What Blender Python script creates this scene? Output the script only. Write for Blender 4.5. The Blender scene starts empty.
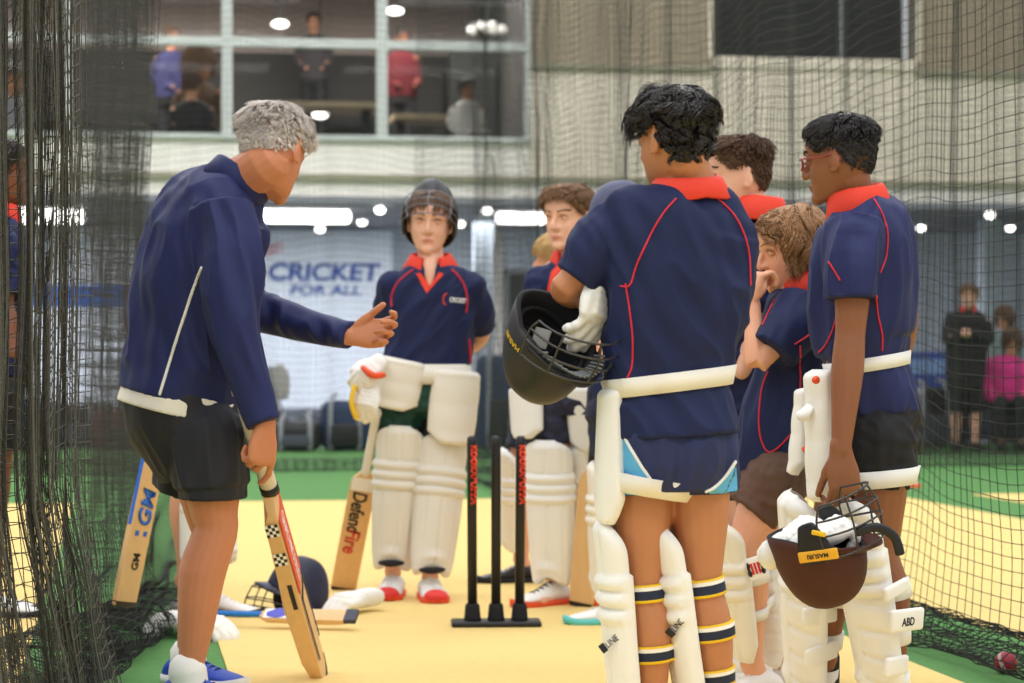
import bpy, bmesh, math, random
import numpy as np
from mathutils import Vector, Matrix, noise
from mathutils.bvhtree import BVHTree

SC = bpy.context.scene
COL = SC.collection
random.seed(7)
PI = math.pi

# ------------------------------------------------------------------ camera, world, lights, exposure
F_PX, CX, CY, CAM_H = 2400.0, 512.0, 350.0, 1.0
cam_data = bpy.data.cameras.new('camera')
cam = bpy.data.objects.new('camera', cam_data)
COL.objects.link(cam)
cam.location = (0, 0, CAM_H)
cam.rotation_euler = (PI / 2, 0, 0)
cam_data.sensor_width = 36.0
cam_data.lens = F_PX / 1024 * 36.0
cam_data.shift_y = (CY - 341.5) / 1024
cam_data.clip_end = 200
cam_data.dof.use_dof = True
cam_data.dof.focus_distance = 6.1
cam_data.dof.aperture_fstop = 4.3
SC.camera = cam

SC.view_settings.view_transform = 'Standard'
SC.view_settings.look = 'None'
SC.view_settings.exposure = 0.10
SC.view_settings.gamma = 1.0
SC.view_settings.use_curve_mapping = False

world = bpy.data.worlds.new('hall_light')
SC.world = world
world.use_nodes = True
world.node_tree.nodes['Background'].inputs[0].default_value = (0.97, 0.985, 1.0, 1)
world.node_tree.nodes['Background'].inputs[1].default_value = 0.80

AL = math.atan(392 / F_PX)                       # the lanes run this much to the left of the view
EL = Vector((-math.sin(AL), math.cos(AL), 0))    # along a lane
EP = Vector((math.cos(AL), math.sin(AL), 0))     # across the lanes


def lane(p, l, z=0.0):
    return EP * p + EL * l + Vector((0, 0, z))


def area(name, loc, sx, sy, power, color=(0.97, 0.98, 1.0), rot=(0, 0, 0)):
    d = bpy.data.lights.new(name, 'AREA')
    d.shape = 'RECTANGLE'
    d.size, d.size_y, d.energy, d.color = sx, sy, power, color
    o = bpy.data.objects.new(name, d)
    COL.objects.link(o)
    o.location = loc
    o.rotation_euler = rot
    return o


for _l, _pw in ((0.5, 95), (5.5, 105), (10.5, 105), (16.0, 125), (21.5, 150)):
    for _p in (-3.4, 1.4, 6.2):
        area('hall_lamp', lane(_p, _l, 6.8), 3.2, 1.2, _pw, rot=(0, 0, AL))


for _p in (-5.0, -1.0, 3.0, 7.0):
    area('gallery_soffit_lamp', lane(_p, 28.2, 2.5), 3.2, 1.6, 130, rot=(0, 0, AL))
    area('gallery_room_fill', lane(_p - 4.0, 28.6, 5.5), 3.0, 2.0, 250, color=(1, .93, .88), rot=(0, 0, AL))  # fill added to brighten the walls of the gallery room


# ------------------------------------------------------------------ helpers
def P(px, py, Z):
    """the point that lies Z metres in front of the camera along a sight line"""
    return Vector(((px - CX) / F_PX * Z, Z, CAM_H + (CY - py) / F_PX * Z))


MATS = {}


def mat(name, col, rough=0.6, var=0.06, vscale=9.0, bump=0.0, bscale=60.0, metal=0.0, spec=0.4, sheen=0.0,
        emit=None, sss=0.0, stretch=None, lip=None):
    if name in MATS:
        return MATS[name]
    m = bpy.data.materials.new(name)
    m.use_nodes = True
    nt = m.node_tree
    b = nt.nodes['Principled BSDF']
    b.inputs['Roughness'].default_value = rough
    b.inputs['Metallic'].default_value = metal
    b.inputs['Specular IOR Level'].default_value = spec
    if sheen:
        b.inputs['Sheen Weight'].default_value = sheen
    if sss:
        b.inputs['Subsurface Weight'].default_value = sss
        b.inputs['Subsurface Radius'].default_value = (0.02, 0.008, 0.004)
        b.inputs['Subsurface Scale'].default_value = 0.6
    tc = nt.nodes.new('ShaderNodeTexCoord')
    src = tc.outputs['Object']
    if stretch:
        mp = nt.nodes.new('ShaderNodeMapping')
        mp.inputs['Scale'].default_value = stretch
        nt.links.new(src, mp.inputs['Vector'])
        src = mp.outputs['Vector']
    n = nt.nodes.new('ShaderNodeTexNoise')
    n.inputs['Scale'].default_value = vscale
    n.inputs['Detail'].default_value = 4
    nt.links.new(src, n.inputs['Vector'])
    mx = nt.nodes.new('ShaderNodeMix')
    mx.data_type = 'RGBA'
    lo = [max(0, c * (1 - var)) for c in col] + [1]
    hi = [min(1, c * (1 + var)) for c in col] + [1]
    mx.inputs[6].default_value = lo
    mx.inputs[7].default_value = hi
    nt.links.new(n.outputs['Fac'], mx.inputs[0])
    out = mx.outputs[2]
    if lip:
        at = nt.nodes.new('ShaderNodeAttribute')
        at.attribute_name = 'lip'
        m2 = nt.nodes.new('ShaderNodeMix')
        m2.data_type = 'RGBA'
        m2.inputs[7].default_value = (*lip, 1)
        nt.links.new(at.outputs['Fac'], m2.inputs[0])
        nt.links.new(out, m2.inputs[6])
        out = m2.outputs[2]
    nt.links.new(out, b.inputs['Base Color'])
    if bump:
        n2 = nt.nodes.new('ShaderNodeTexNoise')
        n2.inputs['Scale'].default_value = bscale
        n2.inputs['Detail'].default_value = 3
        nt.links.new(src, n2.inputs['Vector'])
        bp = nt.nodes.new('ShaderNodeBump')
        bp.inputs['Strength'].default_value = bump
        bp.inputs['Distance'].default_value = 0.01
        nt.links.new(n2.outputs['Fac'], bp.inputs['Height'])
        nt.links.new(bp.outputs['Normal'], b.inputs['Normal'])
    if emit:
        b.inputs['Emission Color'].default_value = (*emit[:3], 1)
        b.inputs['Emission Strength'].default_value = emit[3]
    MATS[name] = m
    return m


def rgb(r, g, b):
    f = lambda c: (c / 255 / 12.92) if c / 255 <= 0.04045 else ((c / 255 + 0.055) / 1.055) ** 2.4
    return (f(r), f(g), f(b))


NAVY = mat('navy_polyester', rgb(30, 38, 74), 0.62, 0.10, 6, 0.12, 500, spec=.2)
NAVYJ = mat('navy_jacket_knit', rgb(37, 43, 86), 0.55, 0.10, 6, 0.12, 500, spec=.2)
NAVYD = mat('dark_navy_cloth', rgb(28, 33, 58), 0.7, 0.1, 6, 0.1, 400)
RED = mat('red_collar_cloth', rgb(226, 60, 36), 0.65, 0.06, 12, 0.1, 500)
PIPE = mat('red_piping', rgb(205, 38, 58), 0.6, 0.04)
BLACK = mat('black_cloth', rgb(25, 25, 28), 0.75, 0.12, 6, 0.15, 400)
BLACKP = mat('black_plastic', rgb(28, 28, 30), 0.42, 0.1, 9)
SOFTB = mat('black_foam', rgb(22, 22, 25), 0.85, 0.15, 14)
STEEL = mat('dark_steel_wire', rgb(72, 70, 68), 0.35, 0.05, metal=0.6)
WHITEP = mat('white_pad_vinyl', rgb(240, 238, 232), 0.55, 0.035, 7, 0.06, 90)
CREAM = mat('cream_pad_canvas', rgb(234, 228, 214), 0.65, 0.05, 7, 0.1, 120)
WHITEC = mat('white_cloth', rgb(236, 234, 228), 0.75, 0.04, 8, 0.1, 200)
WHITES = mat('white_shoe_leather', rgb(235, 232, 228), 0.5, 0.04, 8)
WOOD = mat('willow_wood', rgb(226, 184, 128), 0.5, 0.10, 5, 0.03, 60, stretch=(12, 12, 1.2))
YEL = mat('yellow_tape', rgb(240, 196, 28), 0.5, 0.05)
ORANGE = mat('orange_rubber', rgb(232, 84, 40), 0.55, 0.05)
GREEND = mat('dark_green_cloth', rgb(18, 62, 52), 0.7, 0.1)
BROWNS = mat('brown_shorts_cloth', rgb(92, 66, 52), 0.75, 0.1, 6, 0.12, 300)
LBLUE = mat('light_blue_cloth', rgb(92, 176, 226), 0.6, 0.06)
MAROON = mat('maroon_helmet_cloth', rgb(72, 34, 24), 0.65, 0.1, 20, 0.06, 300)
NAVYH = mat('navy_helmet_shell', rgb(36, 38, 62), 0.5, 0.06)
SHBLUE = mat('blue_shoe_mesh', rgb(24, 66, 178), 0.55, 0.12, 30, 0.2, 200)
SHBLUED = mat('dark_blue_shoe', rgb(22, 34, 110), 0.55, 0.1)
NETM = mat('black_net_cord', rgb(40, 41, 38), 0.8, 0.2, 30)
NETL = mat('lit_net_cord', rgb(92, 90, 82), 0.7, 0.25, 30)  # black cord with its lit highlights put into the colour
NETF = mat('dark_net_cord', rgb(58, 58, 54), 0.85, 0.2, 30)
EYEW = mat('eye_white', rgb(225, 220, 214), 0.25, 0.01)
IRIS = mat('dark_iris', rgb(40, 26, 20), 0.15, 0.01)
LINEM = mat('printed_black', rgb(28, 28, 34), 0.5, 0.02)
SKIN = {
    'coach': mat('tanned_skin', rgb(198, 128, 90), 0.5, 0.08, 14, 0.06, 160, sss=0.08, lip=rgb(176, 100, 84)),
    'olive': mat('olive_skin', rgb(186, 124, 84), 0.5, 0.06, 10, 0.05, 160, sss=0.08, lip=rgb(160, 92, 76)),
    'fair': mat('fair_skin', rgb(232, 178, 150), 0.5, 0.05, 10, 0.04, 160, sss=0.1, lip=rgb(204, 112, 100)),
    'pink': mat('warm_fair_skin', rgb(228, 166, 132), 0.5, 0.05, 10, 0.04, 160, sss=0.1, lip=rgb(196, 106, 92)),
    'brown': mat('brown_skin', rgb(140, 88, 56), 0.48, 0.07, 10, 0.05, 160, sss=0.06, lip=rgb(118, 64, 50)),
    'dark': mat('deep_brown_skin', rgb(120, 72, 48), 0.48, 0.07, 10, 0.05, 160, lip=rgb(100, 56, 46)),
}
HAIR = {
    'black': mat('black_hair', rgb(34, 28, 26), 0.34, 0.35, 70, .2, 160, spec=.6),
    'grey': mat('silver_hair', rgb(230, 220, 212), 0.55, 0.2, 70, .5, 160),
    'brown': mat('brown_hair', rgb(124, 90, 60), 0.5, 0.31, 70, .5, 160),
    'dbrown': mat('dark_brown_hair', rgb(96, 68, 48), 0.5, 0.31, 70, .5, 160),
    'wavy': mat('light_brown_hair', rgb(160, 118, 80), 0.45, 0.38, 70, .5, 160),
    'blond': mat('blond_hair', rgb(206, 170, 112), 0.5, 0.25, 70, .5, 160),
}

ORG = {}                                          # world position of each parent


def tag(o, label=None, cat=None, group=None, kind=None):
    if label:
        o['label'] = label
    if cat:
        o['category'] = cat
    if group:
        o['group'] = group
    if kind:
        o['kind'] = kind
    return o


def empty(name, loc, label=None, cat=None, group=None):
    o = bpy.data.objects.new(name, None)
    o.empty_display_size = 0.1
    COL.objects.link(o)
    o.location = loc
    ORG[o] = Vector(loc)
    return tag(o, label, cat, group)


def obj(name, me, mats, parent=None, smooth=True, label=None):
    """links a mesh that was built in world coordinates as ONE object"""
    if isinstance(me, bmesh.types.BMesh):
        bm = me
        me = bpy.data.meshes.new(name)
        bmesh.ops.recalc_face_normals(bm, faces=bm.faces)
        bm.to_mesh(me)
        bm.free()
    if not isinstance(mats, (list, tuple)):
        mats = [mats]
    if not me.materials:
        for m in mats:
            me.materials.append(m)
    n = len(me.vertices)
    co = np.empty(n * 3, dtype=np.float32)
    me.vertices.foreach_get('co', co)
    co = co.reshape(-1, 3)
    if parent is not None:
        org = ORG[parent]
    else:
        lo, hi = co.min(0), co.max(0)
        org = Vector(((lo[0] + hi[0]) / 2, (lo[1] + hi[1]) / 2, lo[2]))
    co = co - np.array(org, dtype=np.float32)
    me.vertices.foreach_set('co', co.astype(np.float32).ravel())
    me.update()
    if smooth:
        me.polygons.foreach_set('use_smooth', [True] * len(me.polygons))
    o = bpy.data.objects.new(name, me)
    me.name = name
    COL.objects.link(o)
    if parent is not None:
        o.parent = parent
        ORG[o] = ORG[parent]
    else:
        o.location = org
        ORG[o] = Vector(org)
    if label:
        o['label'] = label
    return o


def sharp(o, deg=35):
    o.data.set_sharp_from_angle(angle=math.radians(deg))
    return o


def fan(bm, ring, c=None):
    if c is None:
        c = sum((v.co for v in ring), Vector()) / len(ring)
    cv = bm.verts.new(c)
    for i in range(len(ring)):
        bm.faces.new((ring[i], ring[(i + 1) % len(ring)], cv))


def loft(bm, rings, caps=True, closed=False, mi=0):
    vr = [[bm.verts.new(v) for v in r] for r in rings]
    n = len(vr[0])
    ks = range(len(vr)) if closed else range(len(vr) - 1)
    for k in ks:
        a, b = vr[k], vr[(k + 1) % len(vr)]
        for i in range(n):
            f = bm.faces.new((a[i], a[(i + 1) % n], b[(i + 1) % n], b[i]))
            f.material_index = mi
    if caps and not closed:
        fan(bm, vr[0])
        fan(bm, vr[-1])
    return vr


def catmull(vals, sub):
    """Catmull-Rom through rows of numbers"""
    A = np.array(vals, dtype=float)
    if A.ndim == 1:
        A = A[:, None]
    n = len(A)
    if n < 3 or sub <= 1:
        out = [A[i] + (A[i + 1] - A[i]) * k / sub for i in range(n - 1) for k in range(sub)] + [A[-1]]
        return np.array(out)
    out = []
    for i in range(n - 1):
        p0, p1, p2, p3 = A[max(i - 1, 0)], A[i], A[i + 1], A[min(i + 2, n - 1)]
        for k in range(sub):
            t = k / sub
            out.append(0.5 * ((2 * p1) + (p2 - p0) * t + (2 * p0 - 5 * p1 + 4 * p2 - p3) * t * t + (3 * p1 - p0 - 3 * p2 + p3) * t ** 3))
    out.append(A[-1])
    return np.array(out)


def frames(pts, ref=None):
    """tangent and two cross axes at each point; ref is the wished direction of the first axis"""
    out = []
    prev = None
    n = len(pts)
    for i in range(n):
        t = (pts[min(i + 1, n - 1)] - pts[max(i - 1, 0)])
        if t.length < 1e-9:
            t = Vector((0, 0, 1))
        t.normalize()
        a = ref if ref is not None else prev
        if a is None:
            a = Vector((1, 0, 0)) if abs(t.x) < 0.8 else Vector((0, 1, 0))
        a = a - t * a.dot(t)
        if a.length < 1e-6:
            a = t.orthogonal()
        a.normalize()
        prev = a
        out.append((t, a, t.cross(a)))
    return out


def tube(bm, pts, rad, n=12, sub=4, ref=None, rnd=True, power=2.0, mi=0):
    """a rounded, tapering tube; rad = numbers or (a, b) half axes"""
    R = [(r, r) if not isinstance(r, (tuple, list)) else tuple(r) for r in rad]
    D = catmull([list(p) + list(r) for p, r in zip(pts, R)], sub)
    pp = [Vector(d[:3]) for d in D]
    rr = [(max(d[3], 1e-4), max(d[4], 1e-4)) for d in D]
    fr = frames(pp, ref)
    rings = []

    def ring(c, a, b, ra, rb):
        out = []
        for k in range(n):
            th = 2 * PI * k / n
            cs, sn = math.cos(th), math.sin(th)
            if power != 2.0:
                cs = math.copysign(abs(cs) ** (2 / power), cs)
                sn = math.copysign(abs(sn) ** (2 / power), sn)
            out.append(c + a * (cs * ra) + b * (sn * rb))
        return out
    if rnd:
        t, a, b = fr[0]
        m = min(rr[0])
        for q in (0.92, 0.6):
            s = math.sqrt(1 - q * q)
            rings.append(ring(pp[0] - t * m * q, a, b, rr[0][0] * s, rr[0][1] * s))
    for c, (t, a, b), (ra, rb) in zip(pp, fr, rr):
        rings.append(ring(c, a, b, ra, rb))
    if rnd:
        t, a, b = fr[-1]
        m = min(rr[-1])
        for q in (0.6, 0.92):
            s = math.sqrt(1 - q * q)
            rings.append(ring(pp[-1] + t * m * q, a, b, rr[-1][0] * s, rr[-1][1] * s))
    return loft(bm, rings, mi=mi)


def ball(bm, c, rx, ry=None, rz=None, M=None, n=12, m=8):
    ry = rx if ry is None else ry
    rz = rx if rz is None else rz
    rings = []
    for j in range(1, m):
        ph = PI * j / m
        ring = []
        for k in range(n):
            th = 2 * PI * k / n
            v = Vector((rx * math.sin(ph) * math.cos(th), ry * math.sin(ph) * math.sin(th), rz * math.cos(ph)))
            ring.append(Vector(c) + (M @ v if M is not None else v))
        rings.append(ring)
    return loft(bm, rings)


def box(bm, lo, hi, M=None, mi=0):
    v = [Vector((x, y, z)) for z in (lo[2], hi[2]) for y in (lo[1], hi[1]) for x in (lo[0], hi[0])]
    if M is not None:
        v = [M @ q for q in v]
    v = [bm.verts.new(q) for q in v]
    for f in ((0, 2, 3, 1), (4, 5, 7, 6), (0, 1, 5, 4), (2, 6, 7, 3), (0, 4, 6, 2), (1, 3, 7, 5)):
        fc = bm.faces.new([v[i] for i in f])
        fc.material_index = mi
    return v


def rbox(bm, lo, hi, M=None, r=0.02, seg=3):
    """a box with rounded edges"""
    b2 = bmesh.new()
    box(b2, lo, hi)
    bmesh.ops.bevel(b2, geom=list(b2.edges), offset=r, segments=seg, profile=0.5, affect='EDGES')
    if M is not None:
        bmesh.ops.transform(b2, matrix=M, verts=b2.verts)
    me = bpy.data.meshes.new('t')
    b2.to_mesh(me)
    b2.free()
    bm.from_mesh(me)
    bpy.data.meshes.remove(me)


def remesh(bm, voxel=0.006, smooth=3, fac=0.5):
    """joins overlapping closed shapes into one continuous skin"""
    me = bpy.data.meshes.new('t')
    bmesh.ops.recalc_face_normals(bm, faces=bm.faces)
    bm.to_mesh(me)
    bm.free()
    o = bpy.data.objects.new('t', me)
    COL.objects.link(o)
    r = o.modifiers.new('r', 'REMESH')
    r.mode = 'VOXEL'
    r.voxel_size = voxel
    r.adaptivity = 0
    if smooth:
        s = o.modifiers.new('s', 'SMOOTH')
        s.iterations = smooth
        s.factor = fac
    dg = bpy.context.evaluated_depsgraph_get()
    dg.update()
    out = bpy.data.meshes.new_from_object(o.evaluated_get(dg))
    bpy.data.objects.remove(o)
    bpy.data.meshes.remove(me)
    return out


def bvh_of(*meshes):
    vs, fs, off = [], [], 0
    for me in meshes:
        vs += [v.co.copy() for v in me.vertices]
        fs += [[i + off for i in p.vertices] for p in me.polygons]
        off += len(me.vertices)
    return BVHTree.FromPolygons(vs, fs)


def wrinkle(me, amp, scale, seed=0.0, axis=None, mask=None):
    """cloth folds: ridged noise, slow along the fold direction"""
    me.calc_loop_triangles() if False else None
    n = len(me.vertices)
    co = np.empty(n * 3)
    me.vertices.foreach_get('co', co)
    co = co.reshape(-1, 3)
    nr = np.array([v.normal for v in me.vertices])
    if axis is not None:
        a = Vector(axis).normalized()
    out = co.copy()
    off = Vector((seed * 7.3, seed * 3.1, seed * 5.7))
    for i in range(n):
        v = Vector(co[i])
        q = v
        if axis is not None:
            q = v - a * (v.dot(a) * 0.78)
        w = noise.noise(q * scale + off) + 0.45 * noise.noise(q * scale * 2.3 + off)
        w = max(-.35, 1 - abs(w) * 1.8)
        k = amp * (w - 0.45) * (1 - min(1, abs(nr[i][2])) ** 2)
        if mask is not None:
            k *= mask(v)
        out[i] += nr[i] * k
    me.vertices.foreach_set('co', out.astype(np.float32).ravel())
    me.update()
    return me


def proj(bvh, px, py, Z0=3.0):
    """first point of a surface along a sight line"""
    o = Vector((0, 0, CAM_H))
    d = (P(px, py, 10) - o).normalized()
    h = bvh.ray_cast(o, d)
    return (h[0], h[1]) if h[0] is not None else (None, None)


def piping(bvh, px, r=0.0025, lift=0.0015):
    """a cord sewn on a cloth surface along a chain of seam points"""
    pts = catmull([list(p) for p in px], 10)
    bm = bmesh.new()
    run, nrm = [], []
    for q in list(pts) + [None]:
        h = proj(bvh, q[0], q[1])[0] if q is not None else None
        if h is not None and run and (h - run[-1]).length > 0.08:
            nxt = h
            h = None
        else:
            nxt = None
        if h is None:
            if len(run) > 2:
                tube(bm, run, [r] * len(run), n=6, sub=1)
            run = [nxt] if nxt is not None else []
        else:
            nn = proj(bvh, q[0], q[1])[1]
            o = Vector((0, 0, CAM_H))
            if nn.dot(o - h) < 0:
                nn = -nn
            run.append(h + nn * lift)
    return bm


def text_mesh(s, size=1.0, extrude=0.0, shear=0.0, spacing=1.0, bold=0.0):
    cu = bpy.data.curves.new('t', 'FONT')
    cu.body = s
    cu.size = size
    cu.extrude = extrude
    cu.shear = shear
    cu.offset = bold
    cu.space_character = spacing
    cu.align_x = 'CENTER'
    cu.align_y = 'CENTER'
    o = bpy.data.objects.new('t', cu)
    COL.objects.link(o)
    dg = bpy.context.evaluated_depsgraph_get()
    dg.update()
    me = bpy.data.meshes.new_from_object(o.evaluated_get(dg))
    bpy.data.objects.remove(o)
    bpy.data.curves.remove(cu)
    return me


def text_at(name, s, M, height, mtl, parent=None, width=None, extrude=0.0006, shear=0.0, spacing=1.0, bvh=None, bold=0.0, lift=0.002):
    """raised lettering: local x = reading direction, y = up, z = out of the surface"""
    me = text_mesh(s, 1.0, 0.0, shear, spacing, bold)
    co = np.empty(len(me.vertices) * 3, dtype=np.float32)
    me.vertices.foreach_get('co', co)
    co = co.reshape(-1, 3)
    lo, hi = co.min(0), co.max(0)
    sy = height / max(hi[1] - lo[1], 1e-6)
    sx = sy if width is None else width / max(hi[0] - lo[0], 1e-6)
    c = (lo + hi) / 2
    bm = bmesh.new()
    bm.from_mesh(me)
    bpy.data.meshes.remove(me)
    if bvh is not None:
        bmesh.ops.subdivide_edges(bm, edges=list(bm.edges), cuts=1)
    zax = (M.to_3x3() @ Vector((0, 0, 1))).normalized()
    for v in bm.verts:
        w = M @ Vector(((v.co.x - c[0]) * sx, (v.co.y - c[1]) * sy, 0))
        if bvh is not None:
            h = bvh.ray_cast(w + zax * 0.15, -zax, 0.4)
            if h[0] is not None:
                w = h[0] + zax * lift
        v.co = w
    if extrude:
        r = bmesh.ops.extrude_face_region(bm, geom=list(bm.faces))
        for v in [g for g in r['geom'] if isinstance(g, bmesh.types.BMVert)]:
            v.co += zax * extrude
    return obj(name, bm, mtl, parent, smooth=False)


def basis(o, x, y, z=None):
    x = Vector(x).normalized()
    y = Vector(y)
    y = (y - x * y.dot(x)).normalized()
    z = x.cross(y)
    M = Matrix((x, y, z)).transposed().to_4x4()
    M.translation = Vector(o)
    return M


def facing(a):
    """unit vectors forward and right of someone who faces the angle a (0 = +X, 90 = away from the camera)"""
    a = math.radians(a)
    return Vector((math.cos(a), math.sin(a), 0)), Vector((math.sin(a), -math.cos(a), 0))

# ------------------------------------------------------------------ heads
# height above the eye line: half width, front, back
HEAD_T = np.array([
    (-.116, .022, .066, .004), (-.108, .037, .078, -.018), (-.096, .047, .083, -.038), (-.078, .056, .084, -.056),
    (-.058, .0635, .0845, -.074), (-.038, .068, .084, -.088), (-.018, .0715, .083, -.097), (.002, .0735, .084, -.102),
    (.022, .0755, .090, -.105), (.045, .0765, .091, -.105), (.068, .073, .083, -.100), (.090, .063, .067, -.087),
    (.106, .049, .046, -.068), (.117, .032, .022, -.046), (.122, .014, -.002, -.026)])


def head_sec(z):
    t = HEAD_T
    return (np.interp(z, t[:, 0], t[:, 1]), np.interp(z, t[:, 0], t[:, 2]), np.interp(z, t[:, 0], t[:, 3]))


def head_pt(phi, z, off=0.0):
    """point of the bare head; phi from the face (0) to one side (+ = the person's right) and the back (pi)"""
    w, yf, yb = head_sec(z)
    yc, hy = (yf + yb) / 2, (yf - yb) / 2
    s, c = math.sin(phi), math.cos(phi)
    e = 0.88
    x = w * math.copysign(abs(s) ** e, s)
    y = yc + hy * math.copysign(abs(c) ** e, c)
    p = Vector((x, y, z))
    if off:
        nrm = Vector((x / max(w, .02) ** 2, (y - yc) / max(hy, .02) ** 2, (z - .02) / .105 ** 2 if z > .02 else (z - .02) / .2 ** 2))
        p += nrm.normalized() * off
    return p


def head_matrix(c, a, pitch=0.0, roll=0.0, s=1.0):
    a, p, r = math.radians(a), math.radians(pitch), math.radians(roll)
    f = Vector((math.cos(a) * math.cos(p), math.sin(a) * math.cos(p), -math.sin(p)))
    x = Vector((math.sin(a), -math.cos(a), 0))
    u = x.cross(f)
    x, u = x * math.cos(r) + u * math.sin(r), u * math.cos(r) - x * math.sin(r)
    M = Matrix((x, f, u)).transposed().to_4x4() @ Matrix.Scale(s, 4)
    M.translation = Vector(c)
    return M


def add_head(bm, M, s=1.0, nose=1.0, ear=1.0, chin=1.0):
    N = 40
    zs = [-.116, -.108, -.1, -.09, -.08, -.07, -.06, -.05, -.04, -.03, -.02, -.01, 0, .01, .02, .03, .045, .06, .075, .088, .1, .109, .116, .12]
    rings = []
    for z in zs:
        ring = []
        for k in range(N):
            ph = 2 * PI * k / N
            p = head_pt(ph, z)
            if p.y > 0:
                for sx in (-1, 1):
                    g = math.exp(-((p.x - sx * .032) / .017) ** 2 - ((z + .001) / .012) ** 2)
                    p.y -= .013 * g
                    g = math.exp(-((p.x - sx * .045) / .022) ** 2 - ((z + .036) / .02) ** 2)
                    p.y += .004 * g
                    g = math.exp(-((p.x - sx * .05) / .018) ** 2 - ((z + .07) / .02) ** 2)
                    p.y -= .005 * g
                g = math.exp(-(p.x / .03) ** 2 - ((z + .086) / .008) ** 2)
                p.y -= .005 * g
            ring.append(M @ p)
        rings.append(ring)
    loft(bm, rings)
    V = lambda x, y, z: M @ Vector((x, y, z))
    # nose
    tube(bm, [V(0, .080, .016), V(0, .092, -.004), V(0, .100 + .006 * nose, -.024), V(0, .097 + .008 * nose, -.036)],
         [.0065 * s, .0075 * s, .0095 * s, .0115 * s], n=10, sub=3)
    ball(bm, V(0, .086, -.034), .0125 * s, n=10, m=8)
    for sx in (-1, 1):
        ball(bm, V(sx * .0110, .092, -.0365), .0078 * s, n=8, m=6)
        # brow ridge
        tube(bm, [V(sx * .012, .084, .017), V(sx * .032, .083, .021), V(sx * .052, .068, .014)], [.006 * s, .0065 * s, .005 * s], n=8, sub=2)
        # lids
        tube(bm, [V(sx * .018, .079, .003), V(sx * .032, .0815, .0105), V(sx * .047, .072, .004)], [.0028 * s] * 3, n=6, sub=4)
        tube(bm, [V(sx * .018, .078, -.003), V(sx * .032, .079, -.0115), V(sx * .047, .072, -.002)], [.0026 * s] * 3, n=6, sub=4)
        # ear: shell, rim, lobe
        Me = (M.to_3x3() @ Matrix.Rotation(math.radians(18) * sx, 3, 'Z') @ Matrix.Rotation(math.radians(-12), 3, 'X'))
        ec = V(sx * .0765, -.014, -.012)
        Mn = Me.copy()
        ball(bm, ec, .0075 * ear, .017 * ear, .029 * ear, Mn, 12, 8)
        rim = []
        for q in range(9):
            an = math.radians(-150 + q * 32)
            rim.append(ec + Me @ Vector((sx * .007, -.0165 * math.cos(an - 1.2) * ear, .030 * math.sin(an + .4) * ear)))
        tube(bm, rim, [.0042 * s] * 9, n=7, sub=3)
        ball(bm, ec + Me @ Vector((sx * .002, .004, -.027 * ear)), .006 * s, n=8, m=6)
    # lips and chin
    tube(bm, [V(-.025, .0775, -.069), V(-.010, .0895, -.0645), V(0, .0905, -.066), V(.010, .0895, -.0645), V(.025, .0775, -.069)],
         [.002 * s, .0052 * s, .0048 * s, .0052 * s, .002 * s], n=8, sub=3)
    tube(bm, [V(-.022, .078, -.072), V(0, .0885, -.0765), V(.022, .078, -.072)], [.002 * s, .0062 * s, .002 * s], n=8, sub=4)
    ball(bm, V(0, .074, -.102), .02 * s * chin, n=12, m=8)


def eye_and_lip(me, M, s, skin):
    """eyes go into the body mesh; the lips get their own tint"""
    Mi = M.inverted()
    at = me.attributes.new('lip', 'FLOAT', 'POINT')
    vals = []
    for v in me.vertices:
        p = Mi @ v.co
        if p.y > .06 and abs(p.z) < .13:
            g = max(0.0, 1 - (p.x / .026) ** 4) * math.exp(-((p.z + .0705) / (.0078 * (1.15 - min(1, abs(p.x) / .03)))) ** 4) if p.y > .074 else 0
            vals.append(min(1, g * 0.85))
        else:
            vals.append(0.0)
    at.data.foreach_set('value', vals)
    bm = bmesh.new()
    bm.from_mesh(me)
    for sx in (-1, 1):
        R = .0122
        c = Vector((sx * .032, .0728, -.0005))
        rings = []
        for j in range(1, 10):
            ph = PI * j / 10
            rings.append([M @ (c + Vector((R * math.sin(ph) * math.cos(2 * PI * k / 14), R * math.cos(ph), R * math.sin(ph) * math.sin(2 * PI * k / 14)))) for k in range(14)])
        n0 = len(bm.faces)
        loft(bm, rings)
        bm.faces.ensure_lookup_table()
        for f in bm.faces[n0:]:
            q = (Mi @ f.calc_center_median()) - c
            f.material_index = 2 if q.y > R * .74 else 1
    bm.normal_update()
    bm.to_mesh(me)
    bm.free()
    me.materials.clear()
    for m in (skin, EYEW, IRIS):
        me.materials.append(m)


def smoothstep(x):
    x = max(0.0, min(1.0, x))
    return x * x * (3 - 2 * x)


def hairline(phi, fringe=.064, side=-.012, nape=-.072):
    d = abs((phi + PI) % (2 * PI) - PI)
    xs = [0, .5, .85, 1.15, 1.38, 1.5, 1.62, 1.85, 2.2, PI]
    ys = [fringe, fringe - .004, .040, .012, side, side + .004, .022, -.022, nape + .012, nape]
    return float(np.interp(d, xs, ys))


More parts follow.
